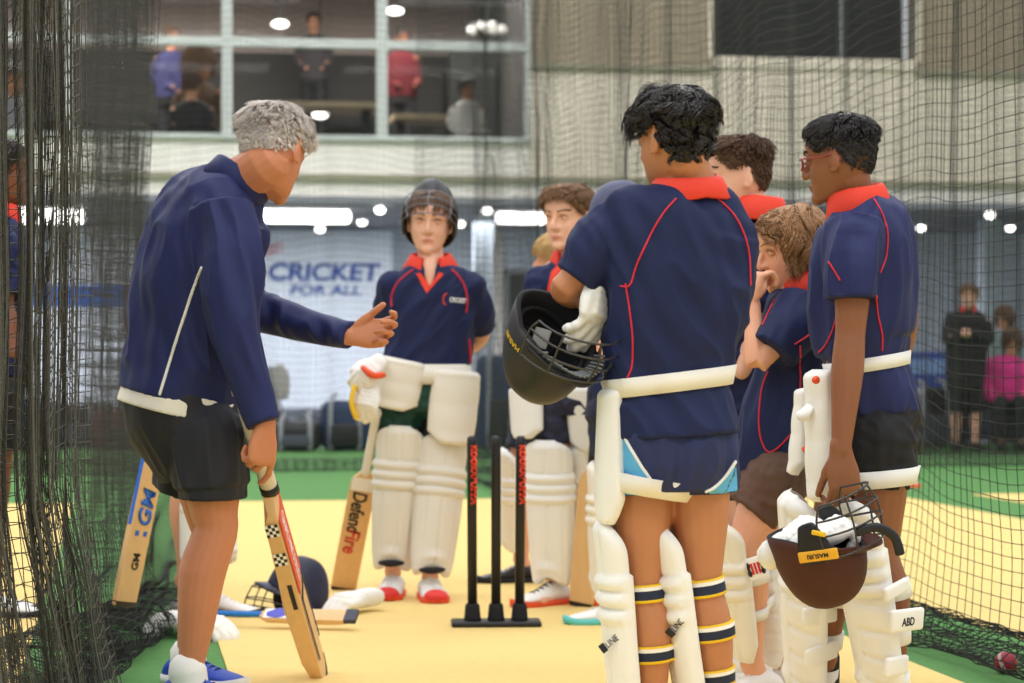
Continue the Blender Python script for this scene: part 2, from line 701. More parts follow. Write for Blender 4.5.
def hair_mesh(M, s, n=1500, length=.03, thick=.010, r0=.0028, lift=.35, curl=.0, part=None, seed=1, vol=(0, 0, 0),
              fringe=.064, side=-.012, nape=-.072, grav=.0, fwd=.0, seg=4, lenfun=None, cap=True, brow=True, sidek=0.0, clumps=0, pull=.55, jit=.35):
    rnd = random.Random(seed)
    cl = []
    bm = bmesh.new()

    def volf(phi, z):
        c = math.cos(phi)
        return thick * (1 + vol[0] * max(0, z / .1)) * (1 + vol[1] * max(0, c)) * (1 + vol[2] * max(0, -c)) * (1 - sidek * min(1, abs(math.sin(phi)) * 1.3 + .5 * max(0, -c)) * smoothstep((.085 - z) / .07))
    if cap:
        rings = []
        for j in range(25):
            z = -.1 + .22 * j / 24
            ring = []
            for k in range(44):
                ph = 2 * PI * k / 44
                m = smoothstep((z - hairline(ph, fringe, side, nape)) / .012 + .35)
                o = -.010 + m * (.010 + volf(ph, z) * .55)
                q = head_pt(ph, z, o)
                w = noise.noise(q * 45 + Vector((seed, 0, 0))) * .0035 * m
                ring.append(M @ head_pt(ph, z, o + w))
            rings.append(ring)
        loft(bm, rings)
    V, F = [], []
    whorl = Vector((0, -.055, .125))
    for _ in range(clumps):
        z = rnd.uniform(-.085, .121)
        ph = rnd.uniform(-PI, PI)
        cl.append((head_pt(ph, z, .002), rnd.uniform(0, 2 * PI), rnd.choice((-1, 1)) * rnd.uniform(.6, 1.3), Vector((rnd.uniform(-jit, jit), rnd.uniform(-jit, jit), rnd.uniform(-.25, .25))), rnd.uniform(.7, 1.3)))
    CLP = np.array([list(c[0]) for c in cl]) if cl else None
    cnt = 0
    while cnt < n:
        z = rnd.uniform(-.08, .121)
        w, yf, yb = head_sec(z)
        if rnd.random() > (w + (yf - yb) / 2) / .18:
            continue
        phi = rnd.uniform(-PI, PI)
        if z < hairline(phi, fringe, side, nape) + .002:
            continue
        cnt += 1
        p = head_pt(phi, z, .002)
        nrm = (head_pt(phi, z, .01) - head_pt(phi, z, 0)).normalized()
        flow = (p - whorl)
        flow = flow - nrm * flow.dot(nrm)
        if flow.length < 1e-4:
            flow = nrm.orthogonal()
        flow.normalize()
        gv = grav(phi) if callable(grav) else grav
        cc = cl[int(np.argmin(((CLP - np.array(p)) ** 2).sum(1)))] if cl else None
        if cc:
            flow = flow + Vector((0, fwd, -gv)) + cc[3] + Vector((rnd.uniform(-.1, .1), rnd.uniform(-.1, .1), rnd.uniform(-.08, .08)))
        else:
            flow = flow + Vector((0, fwd, -gv)) + Vector((rnd.uniform(-.35, .35), rnd.uniform(-.35, .35), rnd.uniform(-.2, .2)))
        flow = flow - nrm * flow.dot(nrm)
        flow.normalize()
        L = (lenfun(phi, z) if lenfun else length) * rnd.uniform(.7, 1.25)
        v = volf(phi, z)
        d = (nrm * (lift * rnd.uniform(.7, 1.4)) + flow * (1 - lift)).normalized()
        sd = d.cross(nrm)
        if sd.length < 1e-4:
            sd = nrm.orthogonal()
        sd.normalize()
        q = p + nrm * (v * .45)
        ph0 = rnd.uniform(0, 2 * PI)
        tw = rnd.choice((-1, 1)) * rnd.uniform(.7, 1.3)
        if cc:
            ph0, tw, L = cc[1] + rnd.uniform(-.25, .25), cc[2], L * cc[4]
            to_c = cc[0] - p
            to_c = to_c - nrm * to_c.dot(nrm)
        pts = []
        for k in range(seg + 1):
            t = k / seg
            qq = q.copy()
            if curl:
                an = ph0 + tw * t * 5.2
                qq += sd * (curl * math.cos(an) * (0.3 + t)) + nrm * (curl * math.sin(an) * (0.3 + t))
            if cc:
                qq += to_c * (pull * t)
            pts.append(qq)
            q = q + d * (L / seg)
            d = (d + flow * .35 - nrm * (.22 if not curl else .12) + Vector((0, 0, -gv * .6))).normalized()
        ws = [M @ x for x in pts]
        base = len(V)
        for k, x in enumerate(ws):
            t = k / seg
            r = r0 * s * (1 - .86 * t ** 1.6) * (0.75 if k == 0 else 1)
            tt = (ws[min(k + 1, seg)] - ws[max(k - 1, 0)]).normalized()
            a = tt.orthogonal().normalized()
            b = tt.cross(a)
            for g in range(3):
                th = 2 * PI * g / 3
                V.append(x + a * (r * math.cos(th)) + b * (r * math.sin(th)))
        for k in range(seg):
            for g in range(3):
                i0 = base + k * 3 + g
                i1 = base + k * 3 + (g + 1) % 3
                F.append((i0, i1, i1 + 3, i0 + 3))
    if brow:
        for sx in (-1, 1):
            lv = [M @ Vector((sx * x, y, z)) for x, y, z in ((.019, .0815, .0035), (.026, .0850, .0078), (.033, .0853, .0088), (.040, .0825, .0078), (.047, .0750, .0035))]
            tube(bm, lv, [.0010 * s, .0016 * s, .0018 * s, .0016 * s, .0010 * s], n=6, sub=3)
            for k in range(16):
                t = k / 15
                x = sx * (.014 + .040 * t)
                z = .0225 + .0055 * math.sin(t * PI * .85)
                y = float(np.interp(abs(x), [0, .02, .04, .055], [.0925, .0915, .083, .069])) + .0028
                a = M @ Vector((x, y, z))
                b = M @ Vector((x + sx * .009, y - .003, z + .002))
                base = len(V)
                for x_, r in ((a, .0028 * s), (b, .0016 * s)):
                    tt = (b - a).normalized()
                    aa = tt.orthogonal().normalized()
                    bb = tt.cross(aa)
                    for g in range(3):
                        V.append(x_ + aa * (r * math.cos(2 * PI * g / 3)) + bb * (r * math.sin(2 * PI * g / 3)))
                for g in range(3):
                    F.append((base + g, base + (g + 1) % 3, base + 3 + (g + 1) % 3, base + 3 + g))
    me = bpy.data.meshes.new('t')
    bm2 = bmesh.new()
    me.from_pydata([tuple(v) for v in V], [], F)
    bm2.from_mesh(me)
    bpy.data.meshes.remove(me)
    if cap:
        me = bpy.data.meshes.new('t')
        bm.to_mesh(me)
        bm2.from_mesh(me)
        bpy.data.meshes.remove(me)
    bm.free()
    return bm2


# ------------------------------------------------------------------ hands and gloves
def add_hand(bm, w, d, n, side, curls=(35, 40, 45, 50), thumb=(30, 20), s=1.0, spread=6, thumb_out=50, fat=1.0, seg_bulge=0.0, thumb_n=.35, mid=(1.0, .7)):
    """w = wrist, d = towards the fingers, n = where the palm faces, side = +1 right hand, -1 left hand"""
    d = Vector(d).normalized()
    n = Vector(n)
    n = (n - d * n.dot(d)).normalized()
    t = d.cross(n) * side
    w = Vector(w)
    pl = .088 * s
    tube(bm, [w - d * .02 * s, w + d * .012 * s, w + d * .05 * s, w + d * pl],
         [(.026 * s * fat, .019 * s * fat), (.031 * s * fat, .018 * s * fat), (.041 * s * fat, .0165 * s * fat), (.040 * s * fat, .0125 * s * fat)], n=14, sub=4, ref=t, power=2.6)
    offs = (.030, .0102, -.0098, -.0282)
    lens = ((.043, .026, .021), (.047, .029, .022), (.043, .027, .021), (.034, .020, .018))
    rr = (.0090, .0093, .0088, .0078)
    for i in range(4):
        o, L, r = offs[i], lens[i], rr[i]
        sp = math.radians(spread * (1.5 - i) / 1.5)
        dd = (d * math.cos(sp) + t * math.sin(sp)).normalized()
        p = w + d * (pl - .014 * s - abs(i - 1.2) * .004 * s) + t * (o * s * (fat ** .5))
        c = curls[i]
        ang = 0
        pts, rad = [p - dd * .01 * s, p + dd * .012 * s - n * .003 * s], [r * s * fat, r * 1.06 * s * fat]
        for j in range(3):
            ang += math.radians(c * (1.0 if j == 0 else (mid[0] if j == 1 else mid[1])))
            q = dd * math.cos(ang) + n * math.sin(ang)
            if seg_bulge:
                pts.append(pts[-1] + q * (L[j] * s * .55))
                rad.append(r * s * fat * (1 + seg_bulge))
                pts.append(pts[-1] + q * (L[j] * s * .45))
                rad.append(r * s * fat * (1 - seg_bulge * .6))
            else:
                pts.append(pts[-1] + q * (L[j] * s * .5))
                rad.append(r * s * fat * (.97 - .05 * j))
                pts.append(pts[-1] + q * (L[j] * s * .5))
                rad.append(r * s * fat * (1.0 - .09 * j))
        tube(bm, pts, rad, n=10, sub=3)
    # thumb, from the side of the palm near its base
    p = w + d * (.022 * s) + t * (.022 * s * fat) + n * (.005 * s)
    an = math.radians(thumb_out)
    q = (d * math.cos(an) + t * math.sin(an) + n * thumb_n).normalized()
    pts, rad = [p - q * .005 * s, p + q * (.028 * s)], [.0145 * s * fat, .0135 * s * fat]
    ax = q.cross(n).normalized()
    for j, L in enumerate((.034, .027)):
        q = (q * math.cos(math.radians(thumb[j])) + (d * .75 + n * .25 - q * q.dot(d * .75 + n * .25)).normalized() * math.sin(math.radians(thumb[j]))).normalized()
        pts.append(pts[-1] + q * (L * s * .5))
        rad.append((.0105 - .0008 * j) * s * fat * (1 + seg_bulge))
        pts.append(pts[-1] + q * (L * s * .5))
        rad.append((.0102 - .0018 * j) * s * fat * (1 - seg_bulge * .5))
    tube(bm, pts, rad, n=10, sub=3)


def glove_mesh(w, d, n, side, curls=(45, 48, 50, 55), s=1.0, thumb=(20, 15), spread=5, thumb_out=45, cuff=True, voxel=.005):
    bm = bmesh.new()
    add_hand(bm, w, d, n, side, curls, thumb, s * 1.1, spread, thumb_out, 1.5, .16)
    d = Vector(d).normalized()
    n = Vector(n)
    n = (n - d * n.dot(d)).normalized()
    t = d.cross(n) * side
    w = Vector(w)
    if cuff:
        tube(bm, [w - d * .075 * s, w - d * .03 * s, w + d * .02 * s], [(.046 * s, .038 * s), (.044 * s, .035 * s), (.046 * s, .032 * s)], n=18, sub=3, ref=t, power=2.5)
    # sausage rolls on the back of the hand
    for k in range(4):
        c = w + d * ((.024 + .021 * k) * s) - n * (.022 * s)
        tube(bm, [c - t * .036 * s, c, c + t * .036 * s], [.010 * s, .0115 * s, .010 * s], n=8, sub=3)
    return remesh(bm, voxel * s, 2)


# ------------------------------------------------------------------ bodies and clothes
def body_loft(bm, secs, n=28, power=2.4, sub=4):
    """secs: (centre, right vector, half width, half depth)"""
    D = catmull([list(c) + list(r) + [w, d] for c, r, w, d in secs], sub)
    pts = [Vector(x[:3]) for x in D]
    rings = []
    for i, x in enumerate(D):
        t = (pts[min(i + 1, len(pts) - 1)] - pts[max(i - 1, 0)]).normalized()
        r = Vector(x[3:6])
        r = (r - t * r.dot(t)).normalized()
        f = t.cross(r)
        ring = []
        for k in range(n):
            th = 2 * PI * k / n
            cs, sn = math.cos(th), math.sin(th)
            cs = math.copysign(abs(cs) ** (2 / power), cs)
            sn = math.copysign(abs(sn) ** (2 / power), sn)
            ring.append(pts[i] + r * (cs * x[6]) + f * (sn * x[7]))
        rings.append(ring)
    loft(bm, rings)
    return rings


def add_arm(bm, sh, el, wr, s=1.0, k=1.0):
    sh, el, wr = Vector(sh), Vector(el), Vector(wr)
    m1 = sh.lerp(el, .45)
    m2 = el.lerp(wr, .3)
    tube(bm, [sh, m1, el.lerp(sh, .12), el, m2, el.lerp(wr, .72), wr],
         [.050 * s * k, .046 * s * k, .038 * s * k, .0375 * s * k, .040 * s * k, .030 * s * k, .0255 * s], n=14, sub=3)


def add_leg(bm, hip, kn, an, s=1.0, k=1.0, back=None):
    hip, kn, an = Vector(hip), Vector(kn), Vector(an)
    b = Vector(back) if back is not None else Vector((0, 0, 0))
    tube(bm, [hip, hip.lerp(kn, .4), hip.lerp(kn, .8), kn, kn.lerp(an, .28) + b * .016, kn.lerp(an, .62) + b * .006, an.lerp(kn, .08), an],
         [.082 * s * k, .076 * s * k, .058 * s * k, .053 * s * k, .056 * s * k, .043 * s * k, .034 * s, .036 * s], n=16, sub=3)


def add_foot(bm, an, fd, s=1.0):
    an, fd = Vector(an), Vector(fd).normalized()
    h = an.z if an.z < .16 else .08
    b = an - Vector((0, 0, h - .03))
    tube(bm, [an, b - fd * .02 + Vector((0, 0, .012)), b + fd * .06, b + fd * .13 * s], [.033 * s, .029 * s, .022 * s, .014 * s], n=12, sub=3)


def shoe(root, name, heel, fd, ground, L=.27, W=.05, mats=None, sole_mat=None, side=1, label=None, high=.085, lace=None, toe_mat=None):
    """upper with sole, tongue and laces; heel = ground point under the heel"""
    fd = Vector((fd[0], fd[1], 0)).normalized()
    rt = Vector((fd.y, -fd.x, 0))
    h = Vector((heel[0], heel[1], ground))
    prof = [(0, .62, .55), (.06, .8, .8), (.2, .86, 1.0), (.36, .82, .9), (.52, .92, .68), (.68, 1.0, .55), (.82, .92, .46), (.93, .66, .36), (1.0, .25, .22)]
    D = catmull(prof, 3)
    bm = bmesh.new()
    rings = []
    for y, w, hh in D:
        c = h + fd * (y * L)
        ring = []
        for k in range(16):
            th = 2 * PI * k / 16
            cs, sn = math.cos(th), math.sin(th)
            x = W * w * math.copysign(abs(cs) ** .8, cs)
            z = .018 + (high * hh - .018) * (.5 + .5 * math.copysign(abs(sn) ** .75, sn))
            x *= 1 - .38 * max(0, sn) * (1 if y > .1 else .6)
            ring.append(c + rt * x + Vector((0, 0, z)))
        rings.append(ring)
    loft(bm, rings)
    o = obj(name, bm, mats, root)
    if label:
        o['label'] = label
    bm = bmesh.new()
    lo, hi, top = [], [], []
    for y, w, hh in D:
        c = h + fd * (y * L * 1.03 - .004)
        rise = .012 * max(0, (y - .75) / .25) ** 2
        lo.append([c + rt * (W * w * 1.02 * q) + Vector((0, 0, rise + (0.0 if abs(q) < 1 else .003))) for q in (-1, -.6, 0, .6, 1)])
        hi.append([c + rt * (W * w * 1.08 * q) + Vector((0, 0, .028 + rise)) for q in (1, .6, 0, -.6, -1)])
    loft(bm, [a + b for a, b in zip(lo, hi)])
    s_ = obj('sole', bm, sole_mat or mats, o)
    if lace is not None:
        bm = bmesh.new()
        for q in range(5):
            y = .34 + .075 * q
            w = float(np.interp(y, D[:, 0], D[:, 1])) * W * .5
            z = float(np.interp(y, D[:, 0], D[:, 2])) * high + .002
            c = h + fd * (y * L)
            tube(bm, [c - rt * w + Vector((0, 0, z - .012)), c + Vector((0, 0, z + .001)), c + rt * w + fd * .006 + Vector((0, 0, z - .012))], [.0028] * 3, n=6, sub=3)
        obj('lace', bm, lace, o)
    return o


def collar(root, c, up, f, mtl=None, rx=.062, ry=.062, h=.042, gap=.5, flare=.036, drop=.045, name='collar', back=0.0):
    up, f = Vector(up).normalized(), Vector(f)
    f = (f - up * f.dot(up)).normalized()
    r = f.cross(up)
    bm = bmesh.new()
    rings = []
    N = 40
    for i in range(N + 1):
        ph = gap + (2 * PI - 2 * gap) * i / N
        d = r * math.sin(ph) + f * math.cos(ph)
        e = Vector((0, 0, 0))
        R = 1 / math.sqrt((math.sin(ph) / rx) ** 2 + (math.cos(ph) / ry) ** 2)
        fr = max(0, math.cos(ph)) ** 1.5
        hh = h * (1 - .38 * fr)
        sh = abs(math.sin(ph))
        pr = [(R - .004, -.010), (R - .001, hh * .7), (R + .002, hh), (R + .007, hh * 1.02), (R + .014, hh * .8),
              (R + flare * (.75 + .35 * sh), -.012 - drop * fr - .012 * sh), (R + flare * (.75 + .35 * sh) - .004, -.017 - drop * fr - .012 * sh), (R + .009, hh * .55), (R + .004, -.010)]
        rings.append([c + d * a + up * b for a, b in pr])
    loft(bm, rings)
    return obj(name, bm, mtl or RED, root)


def band(root, name, bvh, c, up, f, mats, half=.018, n=56, a0=0, a1=360, lift=.004, thick=.004, tilt=None, stripes=None, reach=.35, label=None):
    """a strap laid round a limb or a waist; stripes = [(share of the width, material index), ...]"""
    up, f = Vector(up).normalized(), Vector(f)
    f = (f - up * f.dot(up)).normalized()
    r = f.cross(up)
    st = stripes or [(1.0, 0)]
    edges = [0]
    for w, _ in st:
        edges.append(edges[-1] + w)
    tot = edges[-1]
    rows = []
    full = (a1 - a0) >= 359.9
    N = n if full else n + 1
    last = [.08] * len(edges)
    dirs = []
    for i in range(N):
        ph = math.radians(a0 + (a1 - a0) * i / n)
        d = r * math.sin(ph) + f * math.cos(ph)
        ds = []
        for j, e in enumerate(edges):
            q = c + up * ((e / tot * 2 - 1) * half)
            h = bvh.ray_cast(q + d * reach, -d, reach)
            ds.append((h[0] - q).length if h[0] is not None else last[j])
        last = ds
        rows.append(ds)
        dirs.append(d)
    k = len(rows)
    R_ = np.array(rows)
    mean = R_.mean(1, keepdims=True)
    R_ = np.maximum(R_, mean * .97)
    for _ in range(2):
        if full:
            R_ = np.maximum(R_, (np.roll(R_, 1, 0) + np.roll(R_, -1, 0)) / 2) * .5 + (np.roll(R_, 1, 0) + R_ * 2 + np.roll(R_, -1, 0)) / 8
        else:
            P_ = np.concatenate([R_[:1], R_, R_[-1:]])
            R_ = np.maximum(R_, (P_[:-2] + P_[2:]) / 2) * .5 + (P_[:-2] + R_ * 2 + P_[2:]) / 8
    bm = bmesh.new()
    vo, vi = [], []
    for d, rr in zip(dirs, R_):
        vo.append([bm.verts.new(c + up * ((e / tot * 2 - 1) * half) + d * (m + lift + thick)) for e, m in zip(edges, rr)])
        vi.append([bm.verts.new(c + up * ((e / tot * 2 - 1) * half) + d * (m + lift - .003)) for e, m in zip(edges, rr)])
    rng = range(k) if full else range(k - 1)
    for i in rng:
        j = (i + 1) % k
        for e, (_, mi) in enumerate(st):
            fc = bm.faces.new((vo[i][e], vo[j][e], vo[j][e + 1], vo[i][e + 1]))
            fc.material_index = mi
            bm.faces.new((vi[i][e], vi[i][e + 1], vi[j][e + 1], vi[j][e])).material_index = mi
        for e, mi in ((0, st[0][1]), (len(st), st[-1][1])):
            bm.faces.new((vo[i][e], vi[i][e], vi[j][e], vo[j][e])).material_index = mi
    if not full:
        for i in (0, k - 1):
            for e, (_, mi) in enumerate(st):
                bm.faces.new((vo[i][e], vo[i][e + 1], vi[i][e + 1], vi[i][e])).material_index = mi
    return obj(name, bm, mats, root, label=label)


def shell(base, up, f, H, rad, ha, thick, bump=None, nz=40, nt=36, low=None):
    """a padded plate curved round a limb: rad / ha / thick are functions of the height 0..1"""
    up, f = Vector(up).normalized(), Vector(f)
    f = (f - up * f.dot(up)).normalized()
    r = f.cross(up)
    bm = bmesh.new()
    vo, vi = [], []
    for j in range(nz + 1):
        t = j / nz
        R, h, T = rad(t), ha(t), thick(t)
        ro, ri = [], []
        for i in range(nt + 1):
            q = 2 * i / nt - 1
            th = q * h
            d = r * math.sin(th) + f * math.cos(th)
            e = (1 - abs(q) ** 6) ** .5 * 1.0
            ed = min(1, (1 - t) / .05, t / .03 + .3) ** .5
            b = bump(t, th) if bump else 0
            z = t * H + (low(th) * (1 - t) ** 6 if low else 0)
            ro.append(bm.verts.new(base + up * z + d * (R + (T + b) * e * ed + .002)))
            ri.append(bm.verts.new(base + up * z + d * R))
        vo.append(ro)
        vi.append(ri)
    for j in range(nz):
        for i in range(nt):
            bm.faces.new((vo[j][i], vo[j][i + 1], vo[j + 1][i + 1], vo[j + 1][i]))
            bm.faces.new((vi[j][i + 1], vi[j][i], vi[j + 1][i], vi[j + 1][i + 1]))
        for i in (0, nt):
            bm.faces.new((vo[j][i], vo[j + 1][i], vi[j + 1][i], vi[j][i]))
    for i in range(nt):
        for j in (0, nz):
            bm.faces.new((vo[j][i], vi[j][i], vi[j][i + 1], vo[j][i + 1]))
    return bm


def batting_pad(root, knee, ankle, f, s=1.0, top=.20, mtl=None, wide=1.55, bvh=None, strap=None, ribs=4.2, R0=.062, low=-.03, strap_at=(.22, .44, .66), half=.016, stripes=None, lift_f=0.0, tilt=0.0, label=None, rib_h=.006, hrib=False):
    """shin pad: ribbed shin, three knee rolls, rounded thigh flap, straps round the calf"""
    mtl = mtl or WHITEP
    knee, ankle = Vector(knee), Vector(ankle)
    up = (knee - ankle).normalized()
    f = Vector(f)
    f = (f - up * f.dot(up)).normalized()
    up = (up + f * tilt).normalized()
    base = ankle + up * low + f * lift_f
    Ls = (knee - ankle).length - low
    H = Ls + top * s
    k0, k1 = (Ls - .075 * s) / H, (Ls + .045 * s) / H

    def rad(t):
        return R0 * s * (0.86 + .22 * min(1, t / .45) + (.12 * max(0, t - k1) / (1 - k1)))

    def ha(t):
        a = wide * (.80 + .2 * min(1, t / .12))
        if t > k1:
            u = (t - k1) / (1 - k1)
            a *= .93 * max(.12, (1 - max(0, (u - .3) / .7) ** 2.2)) ** .5
        return a

    def bump(t, th):
        if k0 < t < k1:
            return .016 * s * abs(math.sin(PI * 3 * (t - k0) / (k1 - k0))) ** .7 * (1 if abs(th) < wide * .9 else .5)
        b = rib_h * s * min(1, abs(math.sin(th * ribs + .5)) * 2.4)
        if hrib:
            b = rib_h * s * (min(1, abs(math.sin(t * 24 + abs(th) * .8)) * 2.2) if abs(th) > .4 else min(1, abs(math.sin(th * 7.8)) * 2.4) + .3)
        if t < .16:
            b += .010 * s * math.exp(-((t - .10) / .04) ** 2 - (th / .5) ** 2)
        return b
    bm = shell(base, up, f, H, rad, ha, lambda t: .024 * s, bump, 84, 60, low=lambda th: .035 * s * math.exp(-(th / .55) ** 2))
    o = obj('batting_pad', bm, mtl, root, label=label)
    ORG[o] = ORG[root]
    if bvh is not None and strap is not None:
        for q in strap_at:
            c = base + up * (q * H)
            lim = math.degrees(ha(q)) * .88
            band(o, 'strap', bvh, c, up, f, strap, half=half, a0=lim, a1=360 - lim, n=30, lift=.002, thick=.005, stripes=stripes, reach=.16)
    return o


# ------------------------------------------------------------------ cricket gear
def helmet_parts(root, M, shell_mat, trim_mat=None, name_shell='shell', grille=True, s=1.0, inner=True, peak_len=.055, wires=STEEL, grille_r=.0026, ears=True, gz=1.0):
    """local axes: x right, y to the front, z up; the rim lies near z = 0"""
    trim_mat = trim_mat or BLACKP
    V = lambda x, y, z: M @ Vector((x * s, y * s, z * s))
    bm = bmesh.new()

    def dome(off):
        rings = []
        for j in range(13):
            u = j / 12
            ring = []
            for k in range(48):
                th = 2 * PI * k / 48
                cs, sn = math.cos(th), math.sin(th)      # th 0 = front (y)
                bz = -.012 - .055 * max(0, -cs) ** .8 - .030 * abs(sn) ** 2
                if cs > .55:
                    bz = .018 * (cs - .55) / .45 - .012 - .030 * abs(sn) ** 2
                ph = u * PI / 2
                z = bz + (.150 + off - bz) * math.sin(ph)
                rr = math.cos(ph) ** .82
                x = (.104 + off) * rr * sn
                y = (.128 + off) * rr * cs - .004
                ring.append(V(x, y, z))
            rings.append(ring)
        return rings
    o_, i_ = dome(0), dome(-.012)
    vo = [[bm.verts.new(v) for v in r] for r in o_[:-1]]
    vi = [[bm.verts.new(v) for v in r] for r in i_[:-1]]
    to, ti = bm.verts.new(V(0, -.004, .150)), bm.verts.new(V(0, -.004, .138))
    n = 48
    for j in range(len(vo) - 1):
        for k in range(n):
            bm.faces.new((vo[j][k], vo[j][(k + 1) % n], vo[j + 1][(k + 1) % n], vo[j + 1][k]))
            f = bm.faces.new((vi[j][(k + 1) % n], vi[j][k], vi[j + 1][k], vi[j + 1][(k + 1) % n]))
            f.material_index = 1
    for k in range(n):
        bm.faces.new((vo[-1][k], vo[-1][(k + 1) % n], to))
        bm.faces.new((vi[-1][(k + 1) % n], vi[-1][k], ti)).material_index = 1
        bm.faces.new((vo[0][(k + 1) % n], vo[0][k], vi[0][k], vi[0][(k + 1) % n])).material_index = 1
    sh = obj(name_shell, bm, [shell_mat, SOFTB], root)
    ORG[sh] = ORG[root]
    # peak
    bm = bmesh.new()
    top, bot = [], []
    for j in range(5):
        q = j / 4
        rt, rb = [], []
        for k in range(25):
            th = math.radians(-68 + 136 * k / 24)
            e = math.cos(th * 1.25) ** .7 if abs(th * 1.25) < PI / 2 else 0
            x = (.103 + .004 * q) * math.sin(th)
            y = .122 * math.cos(th) - .004 + peak_len * q * e
            z = .010 - .034 * math.sin(th) ** 2 - .016 * q * e
            rt.append(bm.verts.new(V(x, y, z + .004)))
            rb.append(bm.verts.new(V(x, y, z - .004)))
        top.append(rt)
        bot.append(rb)
    for j in range(4):
        for k in range(24):
            bm.faces.new((top[j][k], top[j][k + 1], top[j + 1][k + 1], top[j + 1][k]))
            bm.faces.new((bot[j][k + 1], bot[j][k], bot[j + 1][k], bot[j + 1][k + 1]))
    for k in range(24):
        bm.faces.new((top[4][k], top[4][k + 1], bot[4][k + 1], bot[4][k]))
        bm.faces.new((top[0][k + 1], top[0][k], bot[0][k], bot[0][k + 1]))
    obj('peak', bm, shell_mat, root)
    # ear guards
    for sx in (-1, 1) if ears else ():
        bm = bmesh.new()
        pts = [V(sx * .104, .052, .0), V(sx * .106, .030, -.055), V(sx * .100, .0, -.095)]
        tube(bm, [V(sx * .102, .03, -.005), V(sx * .104, .02, -.05), V(sx * .098, .01, -.098)], [(.045 * s, .008 * s), (.042 * s, .009 * s), (.024 * s, .007 * s)], n=12, sub=3, ref=(M.to_3x3() @ Vector((0, 1, 0))))
        obj('ear_guard', bm, trim_mat, root)
    if inner:
        bm = bmesh.new()
        rr = []
        for k in range(33):
            th = math.radians(25 + 310 * k / 32)
            rr.append(V(.088 * math.sin(th), .108 * math.cos(th) - .004, .012 - .035 * max(0, -math.cos(th))))
        tube(bm, rr, [(.007 * s, .018 * s)] * 33, n=8, sub=1, ref=None)
        for k in range(5):
            th = math.radians(70 + 55 * k)
            tube(bm, [V(.085 * math.sin(th), .105 * math.cos(th), .03), V(.06 * math.sin(th), .075 * math.cos(th), .095), V(0, 0, .125)], [.012 * s, .013 * s, .010 * s], n=8, sub=3)
        obj('padding', bm, SOFTB, root)
    if grille:
        bm = bmesh.new()
        lev = [(-.022, .178, 78), (-.062 * gz, .186, 80), (-.092 * gz, .182, 80), (-.122 * gz, .165, 74)]
        ends = {}
        for z, y, a in lev:
            pts = []
            for k in range(21):
                th = math.radians(-a + 2 * a * k / 20)
                pts.append(V(.113 * math.sin(th) * (1 + .02 * math.cos(th)), (y - .0) * math.cos(th) ** .8 * 1.0 if math.cos(th) > 0 else 0, z + .02 * math.sin(th) ** 2))
            ends[z] = pts
            tube(bm, pts, [grille_r * s] * 21, n=7, sub=1)
        for k in (0, 4, 10, 16, 20):
            tube(bm, [ends[z][k] for z, _, _ in lev], [grille_r * s] * 4, n=7, sub=3)
        for k in (0, 20):
            sx = -1 if k == 0 else 1
            tube(bm, [V(sx * .107, .05, .0), ends[lev[0][0]][k], ends[lev[1][0]][k]], [grille_r * s] * 3, n=7, sub=3)
        obj('grille', bm, wires, root)
    return sh


def bat_parts(root, M, s=1.0, grip=None, toe=True, spine=1.0, edge=1.0):
    """local axes: z from the toe to the handle top, x across, +y the flat face"""
    V = lambda x, y, z: M @ Vector((x * s, y * s, z * s))
    bm = bmesh.new()
    rings = []
    prof = [(0, .050, .008, .012), (.012, .0535, .010, .018), (.10, .054, .012, .034), (.22, .054, .013, .044), (.34, .054, .012, .036), (.46, .0535, .010, .026), (.52, .052, .010, .022),
            (.545, .044, .011, .02), (.558, .030, .013, .019), (.572, .020, .015, .0175)]
    for z, w, e, sp in prof:
        sp *= spine
        e = min(e * edge, sp * 1.05) if .05 < z < .53 else e
        sp = max(sp, e * 1.02)
        rings.append([V(-w, .006, z), V(-w * .5, .009, z), V(0, .010, z), V(w * .5, .009, z), V(w, .006, z), V(w, -e, z), V(w * .55, -(e + (sp - e) * .45), z), V(0, -sp, z), V(-w * .55, -(e + (sp - e) * .45), z), V(-w, -e, z)])
    loft(bm, rings)
    b = sharp(obj('blade', bm, WOOD, root), 40)
    bm = bmesh.new()
    n = 40
    pts, rad = [], []
    for k in range(n + 1):
        z = .572 + .285 * k / n
        pts.append(V(0, 0, z))
        rad.append((.0172 + .0012 * (k % 2) + (.003 if k > n - 2 else 0)) * s)
    tube(bm, pts, rad, n=14, sub=1)
    g = obj('grip', bm, grip or WHITEC, root)
    if toe:
        bm = bmesh.new()
        rr = []
        for z, w, e, sp in ((-.003, .049, .008, .011), (.016, .0545, .0115, .0195)):
            rr.append([V(-w, .0075, z), V(-w * .5, .0105, z), V(0, .0115, z), V(w * .5, .0105, z), V(w, .0075, z), V(w, -e, z), V(w * .55, -(e + (sp - e) * .45), z), V(0, -sp, z), V(-w * .55, -(e + (sp - e) * .45), z), V(-w, -e, z)])
        loft(bm, rr)
        sharp(obj('toe_guard', bm, BLACKP, root), 40)
    return b, g


